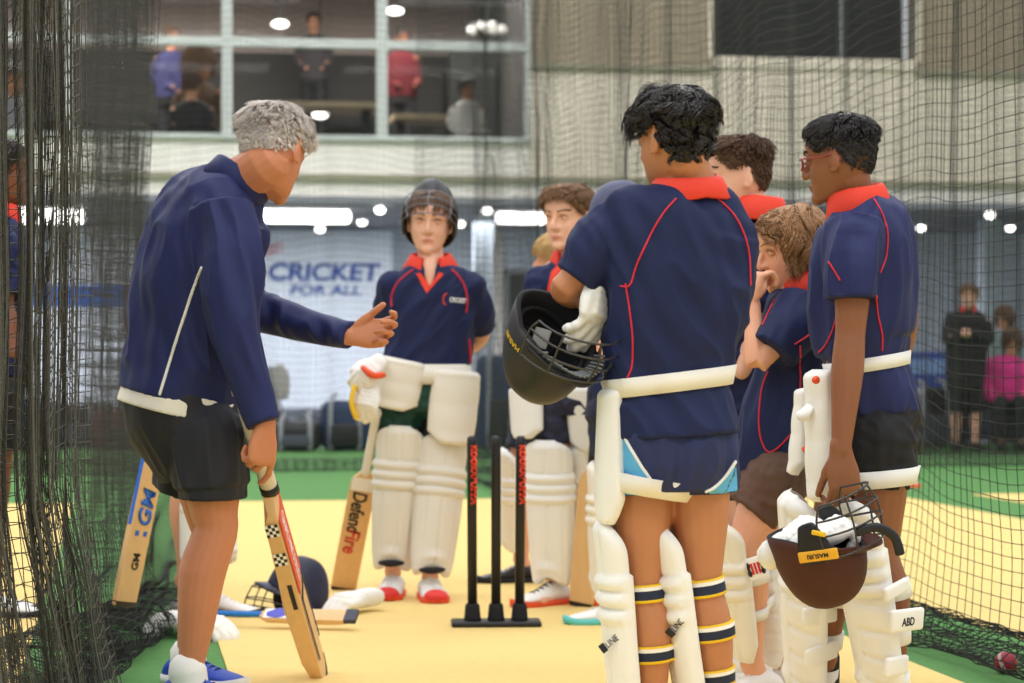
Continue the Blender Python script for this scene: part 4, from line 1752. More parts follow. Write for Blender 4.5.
# ------------------------------------------------------------------ people
class Person:
    def __init__(self, label, Z, a, skin, base, cat='person', group=None):
        self.Z, self.a, self.skin = Z, a, SKIN[skin]
        self.s = F_PX / Z
        b = P(base[0], CY + self.s, Z)
        self.root = empty('person', (b.x, b.y, 0), label, cat, group)
        self.f, self.r = facing(a)
        self.meshes = []

    def p(self, q, y=None, dz=0.0):
        if y is None:
            q = tuple(q) + (0.0,) * (3 - len(q))
            return P(q[0], q[1], self.Z + q[2])
        return P(q, y, self.Z + dz)

    def secs(self, rows, k=1.0, kd=1.0, add=0.0):
        out = []
        for row in rows:
            px, py, dz, hw, hd = row[:5]
            r = facing(row[5])[1] if len(row) > 5 else self.r
            out.append((self.p(px, py, dz), r, hw / self.s * k + add, hd * kd + add))
        return out

    def body(self, torso, head, arms=(), legs=(), hands=(), voxel=.006, ks=.93, armk=1.0, legk=1.0, feet=True, neck_r=.056, smooth=3, faceargs={}, chest=None, neck_to=None):
        bm = bmesh.new()
        body_loft(bm, self.secs(torso, ks, ks), n=24, sub=3)
        hp = self.p(head[:3])
        self.HM = head_matrix(hp, head[3], head[4], head[5], head[6])
        self.hs = head[6]
        add_head(bm, self.HM, head[6], **faceargs)
        nb = self.p(neck_to) if neck_to else self.p(torso[0][:3])
        top = self.HM @ Vector((0, -.028, -.055))
        tube(bm, [nb - Vector((0, 0, .05)), nb, nb.lerp(top, .5), top], [neck_r * 1.18, neck_r * 1.06, neck_r * .97, neck_r], n=16, sub=3)
        for sh, el, wr in arms:
            add_arm(bm, self.p(sh), self.p(el), self.p(wr), 1.0, armk)
        for lg in legs:
            hip, kn, an = lg[:3]
            fd = facing(lg[3])[0] if len(lg) > 3 else self.f
            add_leg(bm, self.p(hip), self.p(kn), self.p(an), 1.0, legk, -fd)
            if feet:
                add_foot(bm, self.p(an), fd)
        for h in hands:
            add_hand(bm, *h[0], **h[1])
        if chest:
            tube(bm, [self.p(q[:3]) for q in chest], [q[3] for q in chest], n=14, sub=4)
        me = remesh(bm, voxel, smooth)
        eye_and_lip(me, self.HM, head[6], self.skin)
        self.arms, self.legs, self.armk, self.legk, self.torso, self.ks = arms, legs, armk, legk, torso, ks
        self.body_me = me
        o = obj('body', me, [self.skin, EYEW, IRIS], self.root)
        self.body_o = o
        self.meshes.append(('b', o))
        return o

    def cloth(self, name, rows=(), tubes=(), m=NAVY, voxel=.007, smooth=4, wr=(.006, 14), axis=None, seed=1, power=2.3, mask=None, label=None, extra=None, add=0.0, arms=0.0, legs=0.0, infl=.017):
        bm = bmesh.new()
        arms = arms or (.34 if 'shirt' in name and name != 'undershirt' else 0)
        legs = legs or (.25 if 'shorts' in name else 0)
        if arms:
            for sh, el, wr_ in self.arms:
                a, b = self.p(sh), self.p(el)
                r = .050 * self.armk + infl
                tube(bm, [a, a.lerp(b, arms * .5), a.lerp(b, arms)], [r, r * .97, r * .95], n=16, sub=3, rnd=False)
                ball(bm, a, r, n=16, m=10)
        if legs and rows:
            low = [q for q in self.torso if q[1] >= rows[0][1] - 2]
            if len(low) > 1:
                body_loft(bm, self.secs(low, self.ks, self.ks, add=infl), n=28, sub=3)
        if legs:
            for lg in self.legs:
                a, b = self.p(lg[0]), self.p(lg[1])
                r = .082 * self.legk + infl
                tube(bm, [a, a.lerp(b, legs * .5), a.lerp(b, legs)], [r, r * .99, r * .97], n=18, sub=3, rnd=False)
                ball(bm, a, r, n=18, m=10)
        if rows:
            body_loft(bm, self.secs(rows, add=add), n=32, power=power, sub=4)
        for t in tubes:
            tube(bm, [self.p(q[:3]) for q in t], [q[3] / self.s for q in t], n=18, sub=4, rnd=False)
        if extra:
            extra(bm)
        me = remesh(bm, voxel, smooth)
        if wr:
            wrinkle(me, wr[0] * 1.9, wr[1] * 1.15, seed, axis, mask)
        o = obj(name, me, m, self.root, label=label)
        self.meshes.append((name, o))
        return o

    def bvh(self, *objs):
        vs, fs, off = [], [], 0
        for o in objs:
            g = ORG[o]
            vs += [v.co + g for v in o.data.vertices]
            fs += [[i + off for i in q.vertices] for q in o.data.polygons]
            off += len(o.data.vertices)
        return BVHTree.FromPolygons(vs, fs)

    def hair(self, style, **kw):
        return obj('hair', hair_mesh(self.HM, self.hs, **kw), HAIR[style], self.root)

    def pipe(self, bvh, pts, parent, r=.0026, m=None, name='piping'):
        return obj(name, piping(bvh, pts, r), m or PIPE, parent)

    def patch(self, bvh, poly, m, name, parent=None, lift=.003, cuts=3, thick=.0):
        """a sewn-on piece of cloth that follows the surface under it"""
        bm = bmesh.new()
        f = bm.faces.new([bm.verts.new((x, y, 0)) for x, y in poly])
        bmesh.ops.triangulate(bm, faces=[f])
        for _ in range(cuts):
            bmesh.ops.subdivide_edges(bm, edges=[e for e in bm.edges if e.calc_length() > 3], cuts=1)
            bmesh.ops.triangulate(bm, faces=list(bm.faces))
        bad = []
        for v in bm.verts:
            h, n = proj(bvh, v.co.x, v.co.y)
            if h is None or abs(h.y - self.Z) > .6:
                bad.append(v)
                continue
            d = (Vector((0, 0, CAM_H)) - h).normalized()
            v.co = h + d * lift
        bmesh.ops.delete(bm, geom=bad, context='VERTS')
        return obj(name, bm, m, parent or self.root)


def px_basis(pt, x, y, z=None):
    return basis(pt, x, y)


def head_glasses(per, m):
    M = per.HM
    V = lambda x, y, z: M @ Vector((x, y, z))
    bm = bmesh.new()
    for sx in (-1, 1):
        pts = []
        for k in range(17):
            th = 2 * PI * k / 16
            x = .034 + .024 * math.copysign(abs(math.cos(th)) ** .8, math.cos(th))
            z = -.004 + .0175 * math.copysign(abs(math.sin(th)) ** .8, math.sin(th))
            pts.append(V(sx * x, .104 - .0045 * ((x - .02) / .02) ** 2, z))
        tube(bm, pts, [.0022] * 17, n=7, sub=1)
        tube(bm, [V(sx * .058, .095, .006), V(sx * .073, .075, .006), V(sx * .0775, .03, .004), V(sx * .079, -.012, .006), V(sx * .078, -.03, -.012)], [.0022] * 5, n=7, sub=4)
    tube(bm, [V(-.011, .105, .002), V(0, .109, .004), V(.011, .105, .002)], [.002] * 3, n=7, sub=3)
    o = obj('glasses', bm, m, per.root, label='red and black framed glasses')
    g = bpy.data.materials.new('lens_glass')
    g.use_nodes = True
    b = g.node_tree.nodes['Principled BSDF']
    b.inputs['Base Color'].default_value = (.9, .93, .95, 1)
    b.inputs['Alpha'].default_value = .22
    b.inputs['Roughness'].default_value = .05
    for sx in (-1, 1):
        bm = bmesh.new()
        ring = []
        for k in range(20):
            th = 2 * PI * k / 20
            x = .034 + .023 * math.copysign(abs(math.cos(th)) ** .8, math.cos(th))
            ring.append(bm.verts.new(V(sx * x, .1035 - .0045 * ((x - .02) / .02) ** 2, -.004 + .0165 * math.copysign(abs(math.sin(th)) ** .8, math.sin(th)))))
        fan(bm, ring)
        obj('lens', bm, g, o)
    return o


STRAP4 = [YEL, mat('navy_webbing', rgb(32, 40, 62), .7), WHITEP]
STRIPES = [(.16, 0), (.52, 1), (.22, 2), (.12, 0)]


def add_badge(per, bvh, pt_px, w, m1=None, m2=None):
    """small chest crest: a red ball stroke and white wordmark bars"""
    h, n = proj(bvh, *pt_px)
    return h, n


def build_hero():
    """the boy with his back to us"""
    A = Person('boy with curly black hair seen from behind, holding the upturned black helmet', 5.6, 100, 'olive', (680, 0))
    p = A.p
    torso = [(690, 182, 0, 30, .055), (688, 198, 0, 50, .075), (684, 214, 0, 70, .09), (681, 236, 0, 80, .105), (680, 268, 0, 74, .11), (678, 305, 0, 70, .11),
             (672, 345, 0, 64, .108), (668, 382, 0, 58, .105), (670, 425, 0, 60, .115), (674, 462, 0, 60, .12), (675, 490, .0, 48, .10)]
    arms = [((614, 236, 0), (564, 289, .0), (596, 306, .25)), ((724, 238, .02), (725, 302, .18), (618, 300, .20))]
    legs = [((643, 462, 0), (643, 590, 0), (653, 745, .02), 130), ((699, 462, .02), (702, 586, .02), (722, 745, .05), 120)]
    A.body(torso, (673, 138, 0, 130, 6, 0, .95), arms, legs, voxel=.005, legk=.90, armk=.92, feet=True, neck_to=(690, 178, .0), neck_r=.055, faceargs=dict(ear=1.15))
    rows = [(690, 184, 0, 34, .06), (689, 195, 0, 52, .078), (685, 210, 0, 74, .10), (679, 232, 0, 80, .115), (678, 266, 0, 76, .122), (677, 302, 0, 73, .124),
            (671, 338, 0, 68, .122), (667, 362, 0, 64, .12), (665, 377, 0, 60, .115), (667, 386, 0, 56, .11), (669, 398, 0, 59, .116), (671, 420, 0, 63, .131), (672, 436, 0, 65, .138)]
    sl = [[(622, 226, 0, 33), (598, 250, .0, 33), (586, 272, .0, 30), (579, 282, .0, 28)],
          [(720, 226, 0, 28), (730, 256, .05, 25), (731, 288, .13, 21)]]
    sh = A.cloth('polo_shirt', rows, sl, NAVY, .006, 4, (.0085, 9), axis=(-.5, .2, .85), seed=3)
    bv = A.bvh(sh)
    for pts in ([(676, 199), (662, 215), (648, 240), (637, 265), (630, 285), (621, 286)], [(626, 284), (630, 310), (633, 340), (632, 365), (627, 379)],
                [(718, 199), (733, 214), (743, 232), (749, 255), (750, 285)]):
        A.pipe(bv, pts, sh, .0024)
    collar(A.root, p(688, 189, .0), (-.03, -.12, 1), facing(112)[0], rx=.068, ry=.066, h=.029, flare=.036, drop=.02)
    # shorts with light blue side panels
    srows = [(669, 424, 0, 50, .100), (673, 446, 0, 57.5, .116), (675, 474, 0, 62, .122), (676, 486, 0, 56, .11)]
    st = [[(643, 455, 0, 31), (641, 478, 0, 33), (641, 493, 0, 33.5)], [(703, 455, .02, 30), (702, 478, .02, 31), (702, 490, .02, 31)]]
    so = A.cloth('shorts', srows, st, mat('navy_shorts', rgb(30, 40, 84), .6, .1, 6, .1, 400), .006, 3, (.006, 13), axis=(.2, 0, 1), seed=9)
    bs = A.bvh(so)
    A.patch(bs, [(612, 430), (620, 428), (630, 448), (646, 474), (660, 494), (640, 502), (611, 502)], LBLUE, 'side_panel', so, cuts=4)
    A.patch(bs, [(736, 462), (733, 466), (716, 486), (708, 492), (712, 496), (738, 496)], LBLUE, 'side_panel', so, cuts=4)
    A.pipe(bs, [(622, 430), (632, 450), (647, 474), (659, 491)], so, .004, WHITEC, 'stripe')
    A.pipe(bs, [(735, 462), (726, 475), (714, 487), (706, 491)], so, .004, WHITEC, 'stripe')
    body = A.bvh(A.body_o, so, sh)
    # waist belt of the thigh guard, over the shirt
    o = band(A.root, 'waist_belt', A.bvh(sh), p(668, 382, 0), (-.12, 0, 1), A.f, CREAM, half=.022, lift=.002, thick=.004, reach=.25)
    # thigh guard on the outside of the left thigh
    g = shell(p(641, 524, 0), (p(645, 390, 0) - p(641, 524, 0)), (-.86, -.50, 0), .315, lambda t: .096 - .03 * max(0, .25 - t), lambda t: .62 * min(1, (max(.0, t) / .22 + .12)) ** .5 * (1 - .35 * t), lambda t: .020, lambda t, th: .002 * math.cos(th * 9), 40, 24)
    tg = obj('thigh_guard', g, WHITEP, A.root)
    band(A.root, 'thigh_strap', body, p(641, 484, 0), (.18, 0, 1), A.f, CREAM, half=.022, lift=.013, thick=.004, reach=.13)
    # pads
    for kn, an, fa, nm in (((643, 588, 0), (653, 742, .02), 152, 'a'), ((702, 586, .02), (722, 742, .05), 150, 'b')):
        pd = batting_pad(A.root, p(kn), p(an), facing(fa)[0], 1.0, .175, WHITEP, 1.72, A.bvh(A.body_o), STRAP4, strap_at=(.33, .52, .70) if nm == 'b' else (.43, .68), half=.0205, stripes=STRIPES, R0=.066)
    # small printing on the pads
    for (x, y), (x2, y2) in (((604, 648), (617, 638)), ((671, 632), (681, 620))):
        bb = A.bvh(*[c for c in A.root.children if c.name.startswith('batting_pad')])
        h, n = proj(bb, (x + x2) / 2, (y + y2) / 2)
        if h is None:
            continue
        if n.dot(Vector((0, 0, CAM_H)) - h) < 0:
            n = -n
        n = (n * .4 + (Vector((0, 0, CAM_H)) - h).normalized()).normalized()
        xd = P(x2, y2, 5.5) - P(x, y, 5.5)
        xd = (xd - n * xd.dot(n)).normalized()
        yd = n.cross(xd)
        h = h + n * .009
        M = basis(h, xd, yd)
        text_at('lettering', 'LINE', M @ Matrix.Translation((.008, 0, .003)), .015, LINEM, [c for c in A.root.children if c.name.startswith('batting_pad')][0 if x < 640 else 1], width=.033, extrude=.002)
        bm = bmesh.new()
        rbox(bm, (-.026, -.011, -.001), (-.011, .011, .004), M, .002)
        obj('logo', bm, LINEM, [c for c in A.root.children if c.name.startswith('batting_pad')][0 if x < 640 else 1])
    # glove on the right hand, tucked under the left elbow
    gl = glove_mesh(p(600, 284, .0), (-.16, -.22, -.95), (-.80, .55, .1), 1, curls=(24, 26, 28, 30), s=.90, voxel=.0045)
    obj('batting_glove', gl, WHITEP, A.root)
    L = lambda ph, z: .015 + .050 * smoothstep((z - .02) / .07) * (1 - .45 * abs(math.sin(ph)) * smoothstep((.085 - z) / .04)) + .010 * max(0, math.cos(ph))
    A.hair('black', n=6500, thick=.010, r0=.0017, lift=.45, curl=.0100, seed=4, vol=(.8, .6, -.3), fwd=.3, sidek=.45, seg=10, clumps=330, pull=.6, jit=.6, lenfun=L, nape=-.074, fringe=.058, side=.022, brow=True)
    # ---- the helmet he holds under his elbow
    hc = P(549, 344, 5.60)
    z = Vector((-.38, .47, -.80)).normalized()
    y = Vector((.46, -.70, -.52))
    y = (y - z * y.dot(z)).normalized()
    x = y.cross(z)
    M = Matrix((x, y, z)).transposed().to_4x4()
    M.translation = hc
    h = empty('cricket_helmet', hc - Vector((0, 0, .12)), 'open black cricket helmet with wire grille held upside down under the curly-haired boy\'s elbow', 'helmet')
    s_ = helmet_parts(h, M, mat('black_helmet_shell', rgb(38, 34, 36), .45, .08), s=.98, grille_r=.0028, ears=False)
    T = M @ Matrix.Translation((-.0, 0, 0))
    text_at('lettering', 'MASURI', basis(M @ Vector((-.106, -.012, .006)), M.to_3x3() @ Vector((0, -1, 0)), M.to_3x3() @ Vector((0, 0, 1))), .012, YEL, s_, width=.075, bvh=A.bvh(s_), lift=.001)
    hb = A.bvh(*[c for c in h.children if c.name.startswith(('shell', 'padding'))])
    q, n = proj(hb, 541, 338)
    bm = bmesh.new()
    tow = (Vector((0, 0, CAM_H)) - q).normalized()
    n = ((n if n.dot(tow) > 0 else -n) + tow).normalized()
    rbox(bm, (-.020, -.024, -.004), (.020, .024, .004), basis(q + n * .006, Vector((.95, 0, -.3)), n.cross(Vector((.95, 0, -.3)))), .0038)
    lb = obj('size_label', bm, WHITEC, h)
    bm = bmesh.new()
    for k in range(17):
        th = math.radians(-52 + 104 * k / 16)
        a = M @ Vector((.100 * math.sin(th), .118 * math.cos(th), -.006 - .03 * math.sin(th) ** 2))
        b = M @ Vector((.104 * math.sin(th), .162 * math.cos(th), -.026 - .03 * math.sin(th) ** 2))
        tube(bm, [a, b], [.004, .003], n=6, sub=1)
    obj('peak_vent', bm, STEELG, h)


def build_coach():
    C = Person('grey-haired man in navy zip jacket and black shorts gesturing with one hand', 6.85, 38, 'coach', (200, 0))
    p = C.p
    torso = [(234, 176, .0, 26, .06), (226, 190, 0, 46, .09), (214, 212, 0, 64, .12), (204, 250, 0, 64, .135), (193, 300, 0, 62, .14), (184, 350, 0, 60, .14), (182, 395, 0, 58, .14), (191, 430, 0, 54, .13), (203, 462, 0, 44, .11)]
    arms = [((226, 224, -.16), (239, 336, -.22), (264, 424, -.25)), ((234, 230, .20), (247, 306, .30), (348, 335, .12))]
    legs = [((208, 440, -.09), (216, 532, -.09), (188, 684, -.13), 10), ((198, 440, .12), (212, 536, .20), (186, 664, .33), -35)]
    wl = p(350, 335, .12)
    hl = ((wl, Vector((.97, -.08, .06)), Vector((.10, -.93, .30)), -1), dict(curls=(24, 34, 42, 50), thumb=(4, 0), spread=7, thumb_out=36, thumb_n=.25, s=1.10, mid=(2.2, 1.4)))
    wr_ = p(265, 426, -.25)
    hr = ((wr_, Vector((-.10, -.06, -1)), Vector((-.62, .75, 0.0)), 1), dict(curls=(26, 58, 66, 72), thumb=(10, 10), spread=7, thumb_out=30, thumb_n=.8, s=1.10))
    C.body(torso, (274, 152, .0, 66, 27, 4, 1.06), arms, legs, (hl, hr), voxel=.0042, legk=1.16, armk=.86, neck_r=.070, neck_to=(234, 186, .0), faceargs=dict(nose=1.1, ear=1.1), smooth=3)
    rows = [(234, 178, .0, 32, .075), (228, 188, 0, 48, .10), (216, 208, 0, 66, .135), (205, 246, 0, 68, .155), (194, 298, 0, 66, .162), (189, 345, 0, 63, .165), (184, 378, 0, 62, .166), (179, 400, 0, 61.5, .167)]
    sl = [[(222, 212, -.12, 33), (229, 262, -.18, 32), (237, 325, -.22, 26), (243, 350, -.23, 23.5), (256, 400, -.24, 19.5), (264, 424, -.25, 17.5)],
          [(230, 220, .14, 27), (237, 262, .26, 25), (246, 303, .30, 23), (282, 318, .25, 20), (320, 329, .18, 16.5), (350, 335.5, .12, 14.5)]]
    jk = C.cloth('zip_jacket', rows, sl, NAVYJ, .006, 4, (.0105, 8), axis=(-.25, 0, 1), seed=5, extra=lambda bm: (ball(bm, p(249, 306, .30), .062, n=16, m=10), ball(bm, p(266, 312, .275), .060, n=16, m=10), ball(bm, p(280, 317, .255), .056, n=16, m=10)), mask=lambda v: .12 + smoothstep((v.z - .88) / .10) * .95)
    bj = C.bvh(jk)
    C.pipe(bj, [(202, 268), (194, 288), (183, 320), (172, 355), (160, 394)], jk, .0045, WHITEC, 'reflective_seam')
    # stand collar
    up = (p(258, 160, .02) - p(228, 196, 0)).normalized()
    bm = bmesh.new()
    f2 = facing(45)[0]
    f2 = (f2 - up * f2.dot(up)).normalized()
    r2 = f2.cross(up)
    c = p(237, 182, .0)
    rings = []
    for i in range(41):
        ph = .25 + (2 * PI - .5) * i / 40
        d = r2 * math.sin(ph) + f2 * math.cos(ph)
        fr = max(0, math.cos(ph))
        pr = [(.074, -.045), (.083 + .012 * fr, .026 - .01 * fr), (.087 + .012 * fr, .030 - .01 * fr), (.092 + .012 * fr, .024 - .01 * fr), (.100, -.045)]
        rings.append([c + d * a + up * b for a, b in pr])
    loft(bm, rings)
    obj('collar', bm, NAVYJ, C.root)
    # undershirt hem and shorts
    C.cloth('undershirt', [(186, 372, 0, 56, .150), (182, 395, .0, 61, .164), (178, 413, .0, 62.5, .170)], (), CREAM, .005, 2, None, seed=2)
    srows = [(183, 386, 0, 54, .145), (181, 402, 0, 58, .156), (187, 420, 0, 59, .158), (198, 448, 0, 53, .14), (206, 466, 0, 46, .12)]
    st = [[(206, 430, -.08, 37), (212, 465, -.09, 35), (213, 499, -.09, 33.5)], [(190, 430, .1, 35), (185, 462, .13, 30), (178, 491, .15, 26)]]
    C.cloth('shorts', srows, st, mat('black_shorts', rgb(36, 37, 44), .7, .1, 6, .1, 400), .006, 4, (.008, 8), axis=(.1, 0, 1), seed=8, legs=.5)
    # shoes and socks
    for an, fa, g in (((188, 684, -.13), -12, 'n'), ((188, 664, .33), -36, 'f')):
        a = p(an)
        fd = facing(fa)[0]
        bm = bmesh.new()
        tube(bm, [Vector((a.x, a.y, .03)) + fd * .012, Vector((a.x, a.y, .07)) + fd * .004, Vector((a.x, a.y, .100 if g == 'n' else .085)) - fd * .002], [.052, .053, .055], n=18, sub=3)
        obj('sock', bm, WHITEC, C.root)
        heel = Vector((a.x, a.y, 0)) - fd * .075
        shoe(C.root, 'trainer', heel, fd, 0.0, .305, .056, SHBLUE, WHITES, lace=SHBLUED, high=.095)
    # short silver hair
    Lh = lambda ph, z: .010 + .028 * smoothstep((z - .0) / .09)
    C.hair('grey', n=9000, thick=.005, r0=.0011, lift=.66, seed=8, vol=(1.2, .1, .1), seg=4, clumps=700, pull=.5, jit=.6, lenfun=Lh, nape=-.050, fringe=.072, side=.012, sidek=.7)
    # ---- his bat
    toe = P(323, 676, F_PX / 326.0)
    top = P(241, 389, 6.62)
    zc = (top - toe).normalized()
    view = (Vector((0, 0, CAM_H)) - toe).normalized()
    xc = zc.cross(view).normalized()
    yc = zc.cross(xc)
    th = math.radians(80)
    img_r = view.cross(zc)
    img_r = img_r if img_r.x > 0 else -img_r
    yy = view * math.cos(th) + img_r * math.sin(th)
    yy = (yy - zc * yy.dot(zc)).normalized()
    M = basis(toe + zc * .004, yy.cross(zc), yy)
    M = Matrix((yy.cross(zc), yy, zc)).transposed().to_4x4()
    M.translation = toe + zc * .004
    b = empty('cricket_bat', (toe.x, toe.y, 0), 'pale wooden cricket bat with orange stripe lettering gripped by the grey-haired man', 'bat')
    s_ = (top - toe).length / .86
    bl, gr = bat_parts(b, M, s_, grip=mat('pale_grip', rgb(226, 210, 186), .7, .06, 10, .2, 200), edge=2.4)
    V = lambda x, y, z: M @ (Vector((x, y, z)) * s_)
    # stickers on the edge and on the face
    bm = bmesh.new()
    tube(bm, [V(0, 0, .570), V(0, 0, .590)], [.0205 * s_, .0205 * s_], n=16, sub=1, rnd=False)
    obj('grip_ring', bm, BLACKP, b)
    fx = 1
    R3 = M.to_3x3()
    for q, sgn in (('face', 1),):
        bm = bmesh.new()
        box(bm, (-.046 * s_, .0085 * s_, .305 * s_), (.046 * s_, .0108 * s_, .525 * s_), M)
        st = obj('sticker', bm, mat('orange_red_sticker', rgb(222, 82, 44), .45), b, smooth=False)
        text_at('lettering', 'GRAY-NICOLLS', basis(V(0, .0109, .41), R3 @ Vector((0, 0, -1)), R3 @ Vector((-1, 0, 0))), .036 * s_, WHITEP, st, width=.19 * s_)
    # chequered patches on the back beside the spine
    chk = (mat('sticker_white', rgb(240, 240, 238), .5), LINEM)
    vx = (Vector((0, 0, CAM_H)) - toe).normalized().dot(R3 @ Vector((1, 0, 0)))
    sx = 1 if vx > 0 else -1
    for z0 in (.490, .405):
        bm = bmesh.new()
        for i in range(4):
            for j in range(4):
                y0, z_ = .004 - i * .0068, z0 + j * .009
                x0, x1 = sx * .0542, sx * .0550
                vs = [V(x1, y, zz) for y, zz in ((y0, z_), (y0 - .0068, z_), (y0 - .0068, z_ + .009), (y0, z_ + .009))]
                f = bm.faces.new([bm.verts.new(v) for v in vs])
                f.material_index = (i + j) % 2
        obj('sticker', bm, chk, b, smooth=False, label='black and white chequered patch')
    bm = bmesh.new()
    box(bm, (sx * .0544 * s_ - .0006, -.012 * s_, .27 * s_), (sx * .0544 * s_ + .0006, -.002 * s_, .345 * s_), M)
    obj('edge_mark', bm, LINEM, b, smooth=False)
    bm = bmesh.new()
    for sx in (-.042, .034):
        box(bm, (sx * s_, .0100 * s_, .09 * s_), ((sx + .007) * s_, .0115 * s_, .285 * s_), M)
    box(bm, (-.042 * s_, .0100 * s_, .275 * s_), (.041 * s_, .0115 * s_, .287 * s_), M)
    obj('edge_stripe', bm, LINEM, b, smooth=False)


def simple_shoes(per, ankles, mats, L=.26, lace=None, name='cricket_shoe', high=.09, W=.05):
    for an, fa, mt, so in ankles:
        a = per.p(an)
        fd = facing(fa)[0]
        shoe(per.root, name, Vector((a.x, a.y, 0)) - fd * .06, fd, 0.0, L, W, mt, so, lace=lace, high=high)


def build_helmet_boy():
    """boy who faces us, helmet pushed back, bat at his side"""
    B = Person('boy facing us in navy polo, white pads and pushed-back black helmet, hands behind back', 9.7, -88, 'fair', (418, 0))
    p = B.p
    torso = [(431, 262, 0, 17, .05), (431, 270, 0, 30, .075), (432, 282, 0, 40, .09), (432, 300, 0, 43, .10), (431, 325, 0, 42, .105), (429, 350, 0, 41, .10), (427, 372, 0, 42, .10), (426, 392, 0, 43, .115), (425, 412, 0, 36, .10)]
    arms = [((394, 286, 0), (386, 334, .12), (412, 362, .19)), ((470, 287, 0), (481, 336, .12), (446, 364, .19))]
    legs = [((404, 398, 0), (398, 470, -.02), (393, 572, 0), -92), ((447, 398, 0), (438, 478, -.04), (430, 578, -.1), -80)]
    B.body(torso, (430, 221, -.01, -92, 4, 3, 1.10), arms, legs, voxel=.006, neck_to=(431, 264, 0), neck_r=.053, chest=[(430, 258, -.045, .033), (430, 272, -.080, .024), (430, 284, -.098, .010)])
    rows = [(431, 264, 0.01, 18, .055), (431, 270, .005, 31, .08), (432, 281, 0, 42, .098), (432, 300, 0, 45.5, .113), (431, 325, 0, 44, .116), (429, 348, 0, 43, .115), (427, 362, 0, 43, .115), (427, 369, 0, 42, .112)]
    sl = [[(402, 284, 0, 19), (391, 305, .04, 17.5), (386, 330, .10, 16)], [(463, 284, 0, 19), (475, 305, .04, 17.5), (481, 330, .10, 16)]]
    sh = B.cloth('polo_shirt', rows, sl, NAVY, .0065, 4, (.006, 11), axis=(.6, 0, .8), seed=13)
    bv = B.bvh(sh)
    B.pipe(bv, [(413, 270), (405, 276), (397, 284), (392, 296), (392, 306)], sh, .004)
    B.pipe(bv, [(452, 270), (459, 277), (465, 288), (467, 300), (466, 312)], sh, .004)
    B.pipe(bv, [(469, 340), (470, 352), (470, 362)], sh, .005)
    B.patch(bv, [(416, 273), (421, 273), (430, 285), (427, 294), (421, 283)], RED, 'placket', sh, lift=.004, cuts=2)
    B.patch(bv, [(444, 274), (430, 286), (427, 293), (431, 284), (439, 272)], RED, 'placket', sh, lift=.004, cuts=2)
    collar(B.root, p(431, 264, 0), (0, -.10, 1), B.f, rx=.072, ry=.066, h=.042, gap=.45, flare=.046, drop=.055)
    # chest crest
    h, n = proj(bv, 455, 300)
    if h is not None:
        M = basis(h + Vector((0, -.004, 0)), (1, 0, -.1), (0.1, 0, 1))
        text_at('lettering', 'CRICKET', M @ Matrix.Translation((.012, 0, 0)), .02, WHITEC, sh, width=.065, bvh=bv, lift=.004, bold=.03)
        bm = bmesh.new()
        tube(bm, [M @ Vector((-.035 + .012 * math.sin(q), .022 * math.cos(q), .006)) for q in (0, -.8, -1.6, -2.4, -3.1)], [.003] * 5, n=6, sub=3)
        obj('crest', bm, RED, sh)
    # shorts
    srows = [(427, 362, 0, 41, .11), (426, 385, 0, 45, .125), (425, 405, 0, 42, .115)]
    st = [[(404, 390, 0, 25), (400, 415, 0, 25), (399, 428, 0, 24)], [(446, 390, 0, 25), (444, 412, -.02, 24), (442, 424, -.03, 23)]]
    so = B.cloth('shorts', srows, st, GREEND, .007, 3, (.007, 12), seed=4)
    B.cloth('leggings', (), [[(400, 405, 0, 21), (398, 440, -.01, 19.5), (397, 462, -.02, 18)], [(443, 405, -.01, 21), (440, 440, -.03, 19.5), (438, 462, -.04, 18)]], BLACK, .007, 2, (.003, 14), seed=3)
    bb = B.bvh(so, sh, B.body_o)
    band(B.root, 'waist_belt', B.bvh(so), p(427, 374, 0), (0, 0, 1), B.f, CREAM, half=.04, lift=.006, thick=.006, reach=.3)
    # two thigh guards
    for (bx, by, bz), (tx, ty, tz), fa, H, w, k in (((400, 410, 0), (409, 366, 0), -105, .205, .90, .125), ((444, 445, -.02), (450, 376, 0), -72, .30, .95, .118)):
        b0, t0 = p(bx, by, bz), p(tx, ty, tz)
        g = shell(b0, t0 - b0, facing(fa)[0], H, lambda t: k - .012 * (1 - t), lambda t, w=w: w * min(1, .45 + t / .3) * (1 - .25 * max(0, t - .6)), lambda t: .028, lambda t, th: .004 * abs(math.cos(th * 2.5 + .5)) + .003 * abs(math.cos(t * 9)), 30, 26)
        obj('thigh_guard', g, CREAM, B.root)
    # pads
    for kn, an, fa in (((399, 470, -.01), (393, 566, 0), -92), ((439, 480, -.03), (430, 573, -.09), -82)):
        batting_pad(B.root, p(kn), p(an), facing(fa)[0], 1.0, .185, mat('white_pad_canvas', rgb(228, 222, 208), .62, .04, 7, .08, 100), 1.5, None, None, R0=.073, low=-.015, ribs=5, rib_h=.005)
    # black instep straps
    for q, fa in (((393, 561, 0), -92), ((430, 568, -.09), -82)):
        c = p(q)
        f = facing(fa)[0]
        bm = bmesh.new()
        r_ = facing(fa)[1]
        tube(bm, [c + f * .085 - r_ * .045, c + f * .105 - r_ * .015, c + f * .105 + r_ * .015, c + f * .085 + r_ * .045], [.008, .014, .014, .008], n=8, sub=3)
        obj('instep_strap', bm, BLACK, B.root)
    for an, fa in (((393, 572, 0), -95), ((430, 580, -.1), -80)):
        a = p(an)
        fd = facing(fa)[0]
        s_ = shoe(B.root, 'cricket_shoe', Vector((a.x, a.y, 0)) - fd * .06, fd, 0.0, .27, .056, WHITES, ORANGE, lace=WHITEC, high=.10)
        bm = bmesh.new()
        ball(bm, Vector((a.x, a.y, .030)) + fd * .170, .05, .05, .030, None, 16, 8)
        obj('toe_cap', bm, mat('red_rubber', rgb(222, 52, 50), .5), s_)
